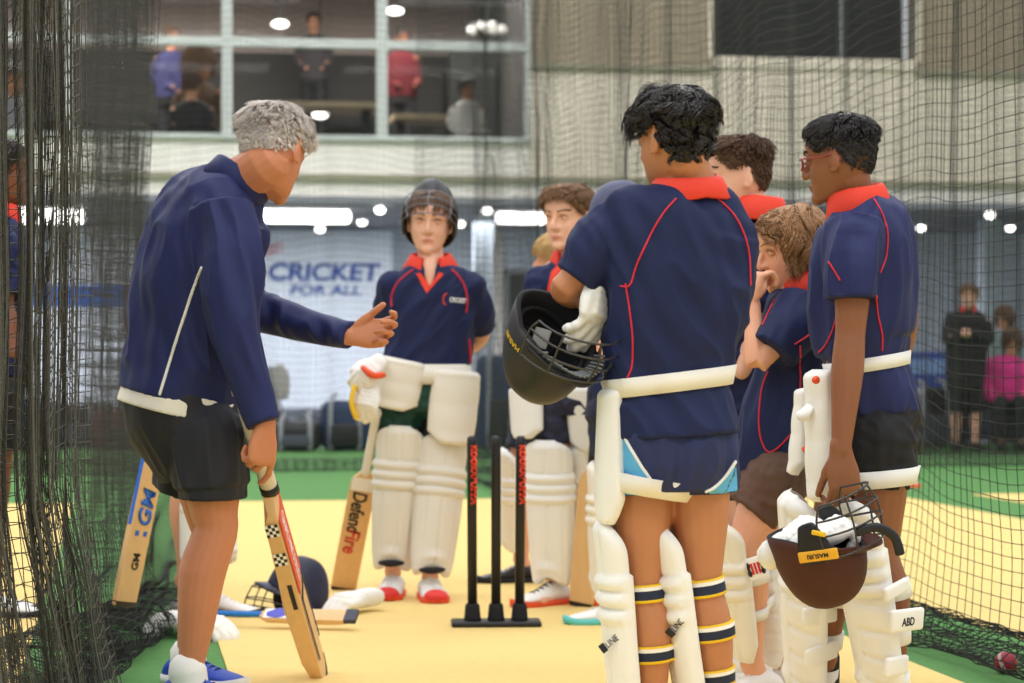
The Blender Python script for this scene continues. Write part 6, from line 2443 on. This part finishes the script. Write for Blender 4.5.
def build_left_watchers():
    # dark-skinned player behind the near net
    N = Person('player in navy polo with red collar at the far left behind the netting', 9.0, 5, 'dark', (0, 0))
    p = N.p
    torso = [(0, 208, 0, 18, .05), (-2, 220, 0, 34, .08), (-4, 238, 0, 42, .11), (-6, 280, 0, 40, .12), (-8, 330, 0, 38, .12), (-8, 375, 0, 38, .12), (-8, 402, 0, 34, .11)]
    arms = [((2, 246, -.16), (4, 306, -.16), (14, 352, -.2)), ((-4, 246, .18), (-6, 306, .18), (4, 352, .14))]
    legs = [((-6, 395, -.08), (-4, 490, -.08), (-8, 594, -.06), 5), ((-10, 395, .1), (-10, 490, .1), (-14, 590, .12), 0)]
    N.body(torso, (3, 172, 0, 8, 0, 0, 1.05), arms, legs, voxel=.007, neck_to=(0, 212, 0), neck_r=.054)
    N.cloth('polo_shirt', [(0, 211, 0, 20, .06), (-2, 221, 0, 36, .09), (-4, 239, 0, 45, .12), (-6, 280, 0, 43, .135), (-8, 330, 0, 41, .135), (-8, 376, 0, 41, .135)], [[(2, 246, -.12, 22), (4, 296, -.16, 19)], [(-4, 246, .12, 22), (-6, 296, .18, 19)]], NAVY, .008, 3, (.006, 11), seed=81)
    collar(N.root, p(0, 212, 0), (.05, 0, 1), N.f, rx=.064, ry=.064, h=.04, flare=.035)
    N.cloth('shorts', [(-8, 370, 0, 39, .125), (-8, 400, 0, 38, .12)], [[(-6, 395, -.08, 25), (-5, 450, -.08, 23)], [(-10, 395, .1, 25), (-10, 450, .1, 23)]], BLACK, .008, 3, (.006, 11), seed=82)
    simple_shoes(N, (((-8, 594, -.06), 5, WHITES, BLACKP), ((-14, 590, .12), 0, WHITES, BLACKP)), None)
    N.hair('black', n=1000, thick=.009, r0=.0032, lift=.5, seed=55, length=.016, nape=-.06)
    # player behind the grey-haired man
    Q = Person('player hidden behind the grey-haired man, one white pad and a shoe showing by his calf', 8.9, -10, 'pink', (196, 0))
    p = Q.p
    torso = [(200, 248, 0, 16, .05), (200, 258, 0, 32, .08), (199, 276, 0, 38, .1), (198, 310, 0, 38, .11), (197, 350, 0, 37, .11), (197, 390, 0, 37, .115), (196, 412, 0, 33, .10)]
    arms = [((196, 284, -.14), (180, 334, -.4), (173, 374, -.88)), ((204, 284, .16), (206, 334, .16), (214, 380, .1))]
    legs = [((195, 402, -.08), (188, 486, -.08), (186, 574, -.04), -30), ((200, 402, .1), (208, 486, .1), (214, 574, .12), -20)]
    w = p(172, 366, -.93)
    hq = ((w, Vector((-.25, .0, -1)), Vector((.4, .9, 0)), 1), dict(curls=(60, 66, 68, 70), thumb=(20, 15), spread=3, thumb_out=30, thumb_n=.6, s=.95))
    Q.body(torso, (204, 216, 0, -5, 5, 0, .98), arms, legs, (hq,), voxel=.006, neck_to=(200, 252, 0), neck_r=.05)
    Q.cloth('polo_shirt', [(200, 251, 0, 18, .055), (200, 260, 0, 34, .09), (199, 277, 0, 41, .113), (198, 310, 0, 41, .125), (197, 350, 0, 40, .125), (197, 392, 0, 40, .125)], [[(196, 284, -.12, 20), (188, 316, -.26, 17)], [(204, 284, .12, 20), (206, 326, .16, 17)]], NAVY, .008, 3, (.006, 11), seed=91)
    Q.cloth('shorts', [(197, 386, 0, 38, .12), (196, 412, 0, 37, .12)], [[(195, 402, -.07, 24), (190, 450, -.08, 22)], [(200, 402, .08, 24), (206, 450, .1, 22)]], NAVYD, .008, 3, (.006, 11), seed=92)
    for kn, an in (((188, 490, -.08), (186, 572, -.04)), ((208, 490, .1), (214, 572, .12))):
        batting_pad(Q.root, p(kn), p(an), facing(-25)[0], .95, .17, WHITEP, 1.4, None, None, R0=.07, low=.02)
    simple_shoes(Q, (((184, 578, -.04), -40, WHITES, ORANGE), ((214, 578, .12), -20, WHITES, BLACKP)), None, lace=WHITEC)
    Q.hair('dbrown', n=700, thick=.012, r0=.004, lift=.4, seed=56, length=.03)
    # GM bat
    toe = P(124, 606, 7.9)
    top = P(176, 351, 7.95)
    zc = (top - toe).normalized()
    yy = Vector((1.25, -.7, .1))
    yy = (yy - zc * yy.dot(zc)).normalized()
    M = Matrix((yy.cross(zc), yy, zc)).transposed().to_4x4()
    M.translation = toe
    s_ = (top - toe).length / .86
    b = empty('cricket_bat', (toe.x, toe.y, 0), 'cricket bat with blue GM lettering standing on the draped net at the left', 'bat')
    bat_parts(b, M, s_, grip=BLACKP)
    R3 = M.to_3x3()
    V = lambda x, y, z: M @ (Vector((x, y, z)) * s_)
    text_at('lettering', 'GM', basis(V(0, .0112, .335), R3 @ Vector((0, 0, 1)), R3 @ Vector((1, 0, 0))), (.068 * s_), BLUEB, b, width=.125 * s_, bold=.03, shear=.2)
    text_at('lettering', 'GM', basis(V(0, .0112, .150), R3 @ Vector((0, 0, 1)), R3 @ Vector((1, 0, 0))), .035 * s_, LINEM, b, width=.055 * s_, bold=.03)
    bm = bmesh.new()
    for q in (-1, 1):
        box(bm, (q * .0540 * s_ - .0008, -.010 * s_, .27 * s_), (q * .0540 * s_ + .0008, .004 * s_, .50 * s_), M)
    box(bm, (-.03 * s_, .0098 * s_, .236 * s_), (-.012 * s_, .0108 * s_, .253 * s_), M)
    box(bm, (.012 * s_, .0098 * s_, .236 * s_), (.03 * s_, .0108 * s_, .253 * s_), M)
    obj('sticker', bm, BLUEB, b, smooth=False)

# ------------------------------------------------------------------ people far behind
def far_person(label, Z, base, px, head, a, top_m, leg_m, skin, hair, rows, arms, legs, legm_rows=None, group=None, hs=1.0, hairkw=None, base_z=0.0, shoes=BLACKP, shin=None):
    T = Person(label, Z, a, skin, base, group=group)
    if base_z:
        T.root.location.z = base_z
        ORG[T.root] = Vector(T.root.location)
    T.body(rows, (*head, hs), arms, legs, voxel=.010, neck_to=rows[0][:3], neck_r=.052, smooth=2, feet=base_z == 0)
    add = [(r[0], r[1], r[2], r[3] * 1.12, r[4] * 1.12) for r in rows[:-1]]
    tubes = []
    for sh, el, wr in arms:
        tubes.append([(*sh, .062 * T.s), (*el, .052 * T.s), (*wr, .040 * T.s)])
    T.cloth('jacket', add, tubes, top_m, .010, 3, (.006, 10), seed=len(label))
    lt = []
    for lg in legs:
        hip, kn = lg[0], lg[1]
        lt.append([(*hip, .098 * T.s), (*tuple((hip[i] + kn[i]) / 2 for i in range(3)), .09 * T.s), (*kn, .07 * T.s)] + ([(*lg[2], .055 * T.s)] if shin else []))
    r = rows[-1]
    r2 = rows[-2]
    T.cloth('trousers' if shin else 'shorts', [(r2[0], r2[1], r2[2], r2[3] * 1.08, r2[4] * 1.08), (r[0], r[1], r[2], r[3] * 1.2, r[4] * 1.15)], lt, leg_m, .010, 2, None)
    for lg in legs:
        an = T.p(lg[2])
        if base_z == 0:
            fd = facing(lg[3] if len(lg) > 3 else a)[0]
            shoe(T.root, 'shoe', Vector((an.x, an.y, 0)) - fd * .07, fd, 0, .27, .052, shoes, shoes)
    T.hair(hair, **(hairkw or dict(n=450, thick=.012, r0=.006, lift=.4, seed=3, length=.03)))
    return T


def build_far_people():
    s = lambda Z: F_PX / Z
    # standing, arms folded, right background
    Z = 24.2
    k = s(Z)
    T = far_person('boy in black jacket with orange collar standing with folded arms behind the right net', Z, (966, 0), None, (969, 296, -.02, -110, 8, 0), -100, BLACK, BLACK, 'fair', 'brown',
                   [(968, 309, 0, 6, .06), (968, 314, 0, 15, .08), (967, 320, 0, 20, .11), (967, 336, 0, 20, .12), (966, 358, 0, 18, .12), (965, 376, 0, 18, .12), (965, 388, 0, 16, .11)],
                   [((950, 323, 0), (947, 340, -.06), (964, 333, -.20)), ((986, 323, 0), (989, 340, -.06), (970, 333, -.20))],
                   [((958, 384, 0), (956, 412, 0), (956, 444, 0), -100), ((974, 384, 0), (976, 412, 0), (975, 444, 0), -80)], hs=1.05)
    collar(T.root, T.p(968, 311, 0), (0, 0, 1), T.f, mtl=RED, rx=.07, ry=.07, h=.05, flare=.03, drop=.06)
    bm = bmesh.new()
    ball(bm, T.p(966, 333, -.24), .055, .05, .05, None, 12, 8)
    obj('hands', bm, T.skin, T.root)
    # pink jacket, seated
    Z = 24.5
    far_person('person in bright pink jacket seated on the bench at the right edge', Z, (1010, 0), None, (1012, 340, -.04, -100, 12, 0), -95, mat('pink_fleece', rgb(226, 52, 140), .8), BLACK, 'pink', 'dbrown',
               [(1011, 356, 0, 7, .06), (1010, 361, 0, 16, .08), (1008, 369, 0, 21, .12), (1007, 384, 0, 21, .13), (1007, 400, 0, 20, .13), (1007, 408, 0, 18, .13)],
               [((990, 371, 0), (988, 390, -.08), (996, 401, -.25)), ((1028, 371, 0), (1030, 390, -.08), (1018, 402, -.25))],
               [((1003, 407, -.05), (1001, 404, -.45), (1001, 440, -.48), -95), ((1018, 407, -.05), (1020, 404, -.45), (1020, 440, -.48), -90)], hs=1.05, shin=True,
               hairkw=dict(n=450, thick=.014, r0=.006, lift=.2, seed=3, length=.12, grav=.8))
    # grey one standing
    Z = 26
    far_person('person in grey top with long dark hair standing behind the pink jacket', Z, (1003, 0), None, (1004, 316, -.02, -120, 4, 0), -110, mat('grey_green_fleece', rgb(120, 136, 136), .8), BLACK, 'pink', 'dbrown',
               [(1004, 329, 0, 6, .06), (1004, 333, 0, 12, .08), (1003, 339, 0, 16, .11), (1003, 355, 0, 16, .12), (1003, 374, 0, 15, .12), (1003, 388, 0, 15, .12), (1003, 396, 0, 14, .11)],
               [((990, 341, 0), (988, 362, 0), (992, 378, -.1)), ((1016, 341, 0), (1018, 362, 0), (1014, 378, -.1))],
               [((997, 394, 0), (996, 416, 0), (996, 437, 0), -110), ((1009, 394, 0), (1010, 416, 0), (1010, 437, 0), -90)], hs=1.0, shin=True,
               hairkw=dict(n=450, thick=.014, r0=.006, lift=.2, seed=3, length=.14, grav=.8))
    # people behind the gallery glass (floor at 3.06)
    zf = 2.985

    def gal(label, px, py, Z, a, top, hair, skin='pink', hs=1.0, k=1.0, lean=0, hk=None):
        s_ = F_PX / Z
        u = lambda m: m * s_ * k
        rows = [(px, py + u(.16), 0, u(.055), .055), (px, py + u(.20), 0, u(.13), .08), (px + lean * .2, py + u(.26), 0, u(.18), .10), (px + lean * .5, py + u(.42), 0, u(.185), .12), (px + lean, py + u(.60), 0, u(.17), .12), (px + lean, py + u(.74), 0, u(.17), .12), (px + lean, py + u(.84), 0, u(.15), .11)]
        fx = math.cos(math.radians(a)) * u(.2)
        arms = [((px - u(.17), py + u(.27), 0), (px - u(.20), py + u(.52), -.02), (px - u(.10) + fx, py + u(.60), -.18)), ((px + u(.17), py + u(.27), 0), (px + u(.20), py + u(.52), -.02), (px + u(.10) + fx, py + u(.60), -.18))]
        b = CY - (zf - CAM_H) * s_
        legs = [((px + lean - u(.09), py + u(.82), 0), (px + lean - u(.1), (py + u(.82) + b) / 2, -.02), (px + lean - u(.1), b - u(.08), 0), a), ((px + lean + u(.09), py + u(.82), 0), (px + lean + u(.1), (py + u(.82) + b) / 2, -.02), (px + lean + u(.1), b - u(.08), 0), a)]
        return far_person(label, Z, (px, 0), None, (px, py, 0, a, 6, 0), a, top, BLACK, skin, hair, rows, arms, legs, hs=hs, shin=True, base_z=zf, hairkw=hk)
    gal('dark-haired person in violet top standing in the left gallery window', 172, 38, 29.5, -60, mat('violet_jersey', rgb(58, 58, 104), .8), 'dbrown', hs=1.15)
    gal('large brown-haired person in brown coat at the gallery glass beside the window post', 200, 62, 26.6, -30, mat('brown_coat', rgb(104, 76, 52), .85), 'brown', 'olive', hs=1.5, k=1.3, hk=dict(n=700, thick=.03, r0=.008, lift=.25, seed=3, length=.12, grav=.6))
    gal('person in black jacket with back to the gallery glass, in front of the brown coat', 192, 84, 26.2, 80, BLACK, 'dbrown', hs=1.15, k=1.1)
    gal('man in dark suit standing far back in the gallery', 314, 22, 31.2, -90, mat('charcoal_suit', rgb(70, 66, 70), .8), 'dbrown', hs=1.1)
    gal('person in dark red jersey standing in the gallery beside the middle window post', 402, 38, 30, -70, mat('dark_red_jersey', rgb(96, 18, 30), .8), 'black', 'brown', hs=1.1)
    T = gal('person bending in a white shirt in the right gallery window', 468, 88, 27.0, -40, mat('white_shirt', rgb(214, 214, 210), .8), 'black', 'brown', hs=1.0, k=.85)
    gal('man with dark cap and beard behind the gallery glass at the far left', 15, 80, 26.0, -80, mat('grey_jersey', rgb(150, 150, 156), .8), 'black', 'olive', hs=1.3, k=1.1)


# ------------------------------------------------------------------ things on the floor
def build_floor_things():
    # wicket
    Z = 8.66
    s = F_PX / Z
    c = P(496, CY + s, Z)
    r = empty('wicket_set', (c.x, c.y, 0), 'set of three black stumps on a black base standing on the yellow turf', 'stumps')
    ax = Vector((math.cos(math.radians(3)), math.sin(math.radians(3)), 0))
    ay = Vector((-ax.y, ax.x, 0))
    M = Matrix((ax, ay, Vector((0, 0, 1)))).transposed().to_4x4()
    M.translation = (c.x, c.y, 0)
    bm = bmesh.new()
    rbox(bm, (-.162, -.068, .006), (.162, .068, .026), M, .008)
    obj('base_plate', bm, BLACKP, r)
    for i, x in enumerate((-.085, 0, .085)):
        lean = (-.004, .0, .006)[i]
        q = lambda z: M @ Vector((x + lean * z, 0, z))
        bm = bmesh.new()
        tube(bm, [q(.03), q(.66), q(.682), q(.69)], [.0175, .0175, .0165, .010], n=20, sub=1, rnd=False)
        st = obj('stump', bm, BLACKP, r)
        bm = bmesh.new()
        tube(bm, [q(.022), q(.034), q(.078), q(.086)], [.034, .030, .026, .022], n=20, sub=1, rnd=False)
        obj('spring_cup', bm, SOFTB, st)
        if i != 1:
            bm = bmesh.new()
            Mt = basis(q(.545) + Vector((.004, -.0172, 0)), (0, 0, -1), (1, 0, 0))
            text_at('lettering', 'KOOKABURRA', basis(q(.55) + Vector((.006, -.05, 0)), (0, 0, -1), (1, -.15, 0)), .029, mat('orange_red_print', rgb(236, 72, 44), .5), st, width=.215, bvh=None if False else BVHTree.FromPolygons([v.co + ORG[st] for v in st.data.vertices], [list(p.vertices) for p in st.data.polygons]), bold=.06, lift=.001)
    # ball on the net fold
    Z = 7.42
    b = P(1006, 663, Z)
    root = empty('cricket_ball', b - Vector((0, 0, .036)), 'dark red cricket ball caught on the net fold at the right', 'ball')
    bm = bmesh.new()
    ball(bm, b, .036, n=28, m=16)
    o = obj('leather', bm, mat('red_leather', rgb(156, 36, 50), .35, .15, 20), root)
    bm = bmesh.new()
    for off in (-.004, .0, .004):
        pts = []
        d = Vector((.75, -.5, .45)).normalized()
        a = d.orthogonal().normalized()
        e = d.cross(a)
        for k in range(41):
            th = 2 * PI * k / 40
            pts.append(b + d * off + (a * math.cos(th) + e * math.sin(th)) * .0362)
        tube(bm, pts, [.0009] * 41, n=5, sub=1)
    obj('seam', bm, WHITEC, root)
    # marker cone
    Z = F_PX / 137
    c = P(907, CY + 137, Z)
    r = empty('marker_cone', (c.x, c.y, 0), 'small flat orange marker cone on the green turf beyond the right net', 'cone')
    bm = bmesh.new()
    prof = [(.105, .0), (.108, .006), (.10, .012), (.045, .062), (.040, .060), (.094, .008)]
    rings = [[Vector((c.x + a * math.cos(2 * PI * k / 32), c.y + a * math.sin(2 * PI * k / 32), z + .002)) for k in range(32)] for a, z in prof]
    loft(bm, rings, caps=False, closed=True)
    obj('cone_body', bm, ORANGE, r)
    bm = bmesh.new()
    rings = [[Vector((c.x + a * math.cos(2 * PI * k / 32), c.y + a * math.sin(2 * PI * k / 32), z + .003)) for k in range(32)] for a, z in ((.083, .030), (.0665, .043))]
    loft(bm, rings, caps=False)
    obj('stripe', bm, WHITEC, r)
    # helmet on the floor
    Z = 9.15
    hc = P(297, 594, Z)
    z = Vector((.30, .10, .95)).normalized()
    y = Vector((-.93, -.25, .32))
    y = (y - z * y.dot(z)).normalized()
    M = Matrix((y.cross(z), y, z)).transposed().to_4x4()
    M.translation = hc
    h = empty('cricket_helmet', (hc.x, hc.y, 0), 'navy cricket helmet with wire grille lying on the yellow turf', 'helmet')
    helmet_parts(h, M, NAVYH, s=.98, grille_r=.0028, gz=1.15)
    # gloves on the floor
    for px, py, Z, d, n, side, lab, sc in ((358, 604, 9.1, (-.62, -.75, -.05), (0, .15, -1), -1, 'white batting glove lying palm down beside the navy helmet', .98), (197, 636, 8.3, (.8, -.5, -.05), (0, 0.2, -1), 1, 'white batting glove on the turf behind the grey-haired man\'s calf', .98), (182, 630, 8.45, (-.75, -.5, -.1), (0, .2, -1), -1, 'white batting glove at the edge of the green turf left of the calf', .9)):
        c = P(px, py, Z)
        c.z = .055
        g = empty('batting_glove', (c.x, c.y, 0), lab, 'glove')
        obj('hand', glove_mesh(c, d, n, side, curls=(34, 36, 38, 42), s=sc, cuff=False, voxel=.005), WHITEP, g)
        dd = Vector(d).normalized()
        bm = bmesh.new()
        tube(bm, [c - dd * .085, c - dd * .04, c - dd * .0], [(.050, .034), (.046, .036), (.044, .034)], n=18, sub=3, ref=dd.cross(Vector((0, 0, 1))), power=2.6)
        obj('cuff', bm, WHITEC, g)
    # bat lying flat
    a, b2 = P(357, 622, F_PX / 282), P(214, 620, F_PX / 279)
    a.z = b2.z = .056
    zc = (b2 - a).normalized()
    b2 = a + zc * .86
    yy = Vector((0, -.55, 1))
    yy = (yy - zc * yy.dot(zc)).normalized()
    M = Matrix((yy.cross(zc), yy, zc)).transposed().to_4x4()
    M.translation = a
    s_ = (P(214, 620, F_PX / 279) - P(357, 622, F_PX / 282)).length / .86
    b = empty('cricket_bat', (a.x, a.y, 0), 'cricket bat with blue grip and dark toe lying flat on the yellow turf', 'bat')
    s_ = max(s_, .62)
    bat_parts(b, M, s_, grip=mat('blue_grip', rgb(36, 120, 200), .6, .06, 10, .2, 200), edge=2.2)
    V = lambda x, y, z: M @ (Vector((x, y, z)) * s_)
    bm = bmesh.new()
    box(bm, (-.046 * s_, .0098 * s_, .40 * s_), (.046 * s_, .011 * s_, .545 * s_), M)
    obj('sticker', bm, WHITEP, b, smooth=False)
    bm = bmesh.new()
    tube(bm, [V(-.02, .0115, .42), V(.0, .0115, .47), V(.01, .0115, .53)], [(.020, .0008), (.030, .0008), (.012, .0008)], n=12, sub=4, ref=M.to_3x3() @ Vector((1, 0, 0)))
    obj('sticker', bm, mat('violet_blue_print', rgb(84, 84, 190), .5), b)
    bm = bmesh.new()
    box(bm, (-.0545 * s_, -.016 * s_, .0), (.0545 * s_, .0112 * s_, .07 * s_), M)
    obj('toe_wrap', bm, mat('slate_rubber', rgb(62, 64, 78), .6), b, smooth=False)
    # kit bags against the back
    rnd = random.Random(11)
    spec = [(262, 24.4, .5, .40, 'black', 'black kit bag under the banner beside the grey-haired man\'s sleeve', .3), (296, 23.6, .5, .30, 'black', 'low black kit bag with a red tab under the banner', .25),
            (320, 25.2, .55, .32, 'grey', 'dark grey kit bag lying under the banner', .2), (347, 23.8, .5, .50, 'navy', 'dark navy kit bag leaning left of the boy facing us', .35), (374, 25.1, .5, .45, 'black', 'black kit bag standing at the bat handle of the boy facing us', .3),
            (500, 23.8, .46, .95, 'navy', 'tall navy kit bag standing behind the stumps', .4), (474, 25.0, .5, .42, 'maroon', 'dark red kit bag lying left of the tall navy bag', .3), (530, 25.0, .5, .6, 'black', 'black kit bag behind the raised black helmet', .3),
            (906, 23.8, .42, .55, 'navy', 'navy kit bag beside the boy with glasses', .3), (928, 24.6, .5, .62, 'black', 'black kit bag standing against the folded-arm boy\'s left', .3), (948, 26.6, .6, .8, 'blue', 'blue kit bag behind the folded-arm boy', .3), (986, 27.0, .6, .7, 'black', 'black kit bag between the folded-arm boy and the pink jacket', .3),
            (30, 23.5, .6, .5, 'navy', 'navy kit bag seen through the left net', .3), (72, 24.6, .6, .45, 'black', 'black kit bag seen through the bunched left net', .3), (420, 24.0, .5, .35, 'black', 'black kit bag behind the pads of the boy facing us', .3), (640, 24.2, .7, .5, 'black', 'black kit bag behind the curly-haired boy', .3), (118, 23.9, .5, .4, 'maroon', 'dark red kit bag behind the grey-haired man\'s back', .3)]
    cols = {'black': BLACKP, 'grey': mat('grey_nylon', rgb(70, 74, 84), .7, .2, 8), 'navy': mat('navy_nylon', rgb(40, 54, 84), .7, .2, 8), 'maroon': mat('dark_red_nylon', rgb(120, 36, 48), .7, .2, 8), 'blue': mat('blue_nylon', rgb(40, 70, 140), .7, .2, 8)}
    for px, Z, w, hgt, c_, lab, dep in spec:
        c = P(px, CY + F_PX / Z, Z)
        rot = rnd.uniform(-.5, .5)
        M = Matrix.Translation((c.x, c.y, 0)) @ Matrix.Rotation(rot, 4, 'Z')
        bg = empty('kit_bag', (c.x, c.y, 0), lab, 'bag', 'kit bags along the back')
        bm = bmesh.new()
        rbox(bm, (-w / 2, -dep / 2, .01), (w / 2, dep / 2, hgt), M, min(.09, hgt * .3), 4)
        bmesh.ops.subdivide_edges(bm, edges=list(bm.edges), cuts=2)
        me = bpy.data.meshes.new('t')
        bm.normal_update()
        bm.to_mesh(me)
        bm.free()
        wrinkle(me, .02, 5, px)
        obj('bag_body', me, cols[c_], bg)
        bm = bmesh.new()
        for sx in (-.28, .28):
            tube(bm, [M @ Vector((sx * w, -dep / 2 - .012, .03)), M @ Vector((sx * w, -dep / 2 - .015, hgt * .9)), M @ Vector((sx * w * .8, -dep * .2, hgt + .07)), M @ Vector((sx * w * .8, dep * .2, hgt + .05))], [(.022, .006)] * 4, n=8, sub=4)
        obj('handle', bm, mat('webbing_grey', rgb(150, 150, 156), .7) if c_ != 'maroon' else BLACK, bg)
        bm = bmesh.new()
        rbox(bm, (-w * .3, -dep / 2 - .03, .05), (w * .3, -dep / 2 + .01, hgt * .55), M, .02)
        obj('pocket', bm, cols['maroon'] if px in (292, 905) else cols['grey'] if c_ == 'black' else BLACKP, bg)
    # pale folded chair under the banner
    Z = 25.6
    r = empty('folding_chair', P(276, CY + F_PX / Z, Z), 'pale grey folded chair leaning under the banner', 'chair')
    ORG[r].z = 0
    r.location.z = 0
    gm = mat('pale_grey_plastic', rgb(160, 158, 150), .6)
    q = lambda px, py, dz=0: P(px, py, Z + dz)
    bm = bmesh.new()
    tube(bm, [q(270, 368), q(276, 395), q(290, 442)], [.025] * 3, n=10, sub=4)
    obj('frame', bm, STEELG, r)
    bm = bmesh.new()
    tube(bm, [q(274, 368), q(279, 380), q(281, 398)], [(.10, .02), (.12, .025), (.08, .02)], n=14, sub=4, ref=Vector((1, 0, 0)))
    obj('backrest', bm, gm, r)
    bm = bmesh.new()
    tube(bm, [q(268, 402, -.1), q(274, 418, -.1)], [(.10, .02), (.10, .02)], n=14, sub=3, ref=Vector((1, 0, 0)))
    obj('seat', bm, gm, r)
    # blue board at the right
    Z = 25.8
    c = P(918, CY + F_PX / Z, Z)
    bd = empty('barrier_board', (c.x, c.y, 0), 'blue sponsor barrier board behind the boy with glasses', 'barrier')
    M = Matrix.Translation((c.x, c.y, 0)) @ Matrix.Rotation(AL, 4, 'Z')
    bm = bmesh.new()
    rbox(bm, (-.6, -.02, .1), (.45, .02, .98), M, .01)
    obj('panel', bm, mat('royal_blue_board', rgb(36, 66, 140), .6), bd)
    bm = bmesh.new()
    box(bm, (-.55, -.024, .74), (.4, -.0201, .90), M)
    obj('band', bm, mat('pale_blue_print', rgb(120, 150, 196), .6), bd, smooth=False)
    bm = bmesh.new()
    for sx in (-.5, .35):
        box(bm, (sx - .03, -.15, 0), (sx + .03, .15, .03), M)
        box(bm, (sx - .02, -.015, .03), (sx + .02, .015, .12), M)
    obj('foot', bm, STEELG, bd, smooth=False)
    # bench under the pink jacket
    Z = 24.7
    c = P(1012, CY + F_PX / Z, Z)
    bn = empty('bench', (c.x, c.y, 0), 'low dark bench under the person in pink', 'bench')
    bm = bmesh.new()
    rbox(bm, (c.x - .6, c.y - .2, .40), (c.x + .7, c.y + .25, .45), None, .01)
    obj('seat', bm, DARKW, bn)
    for sx in (-.5, .6):
        bm = bmesh.new()
        rbox(bm, (c.x + sx - .03, c.y - .15, 0), (c.x + sx + .03, c.y + .2, .40), None, .008)
        obj('leg', bm, DARKW, bn)

# ------------------------------------------------------------------ build it all
build_room()
build_gallery_things()
build_nets()
build_hero()
build_coach()
build_glasses_boy()
build_long_hair_kid()
build_helmet_boy()
build_brown_boy()
build_tall_boy()
build_capped_boy()
build_hidden_kid()
build_left_watchers()
build_far_people()
build_floor_things()
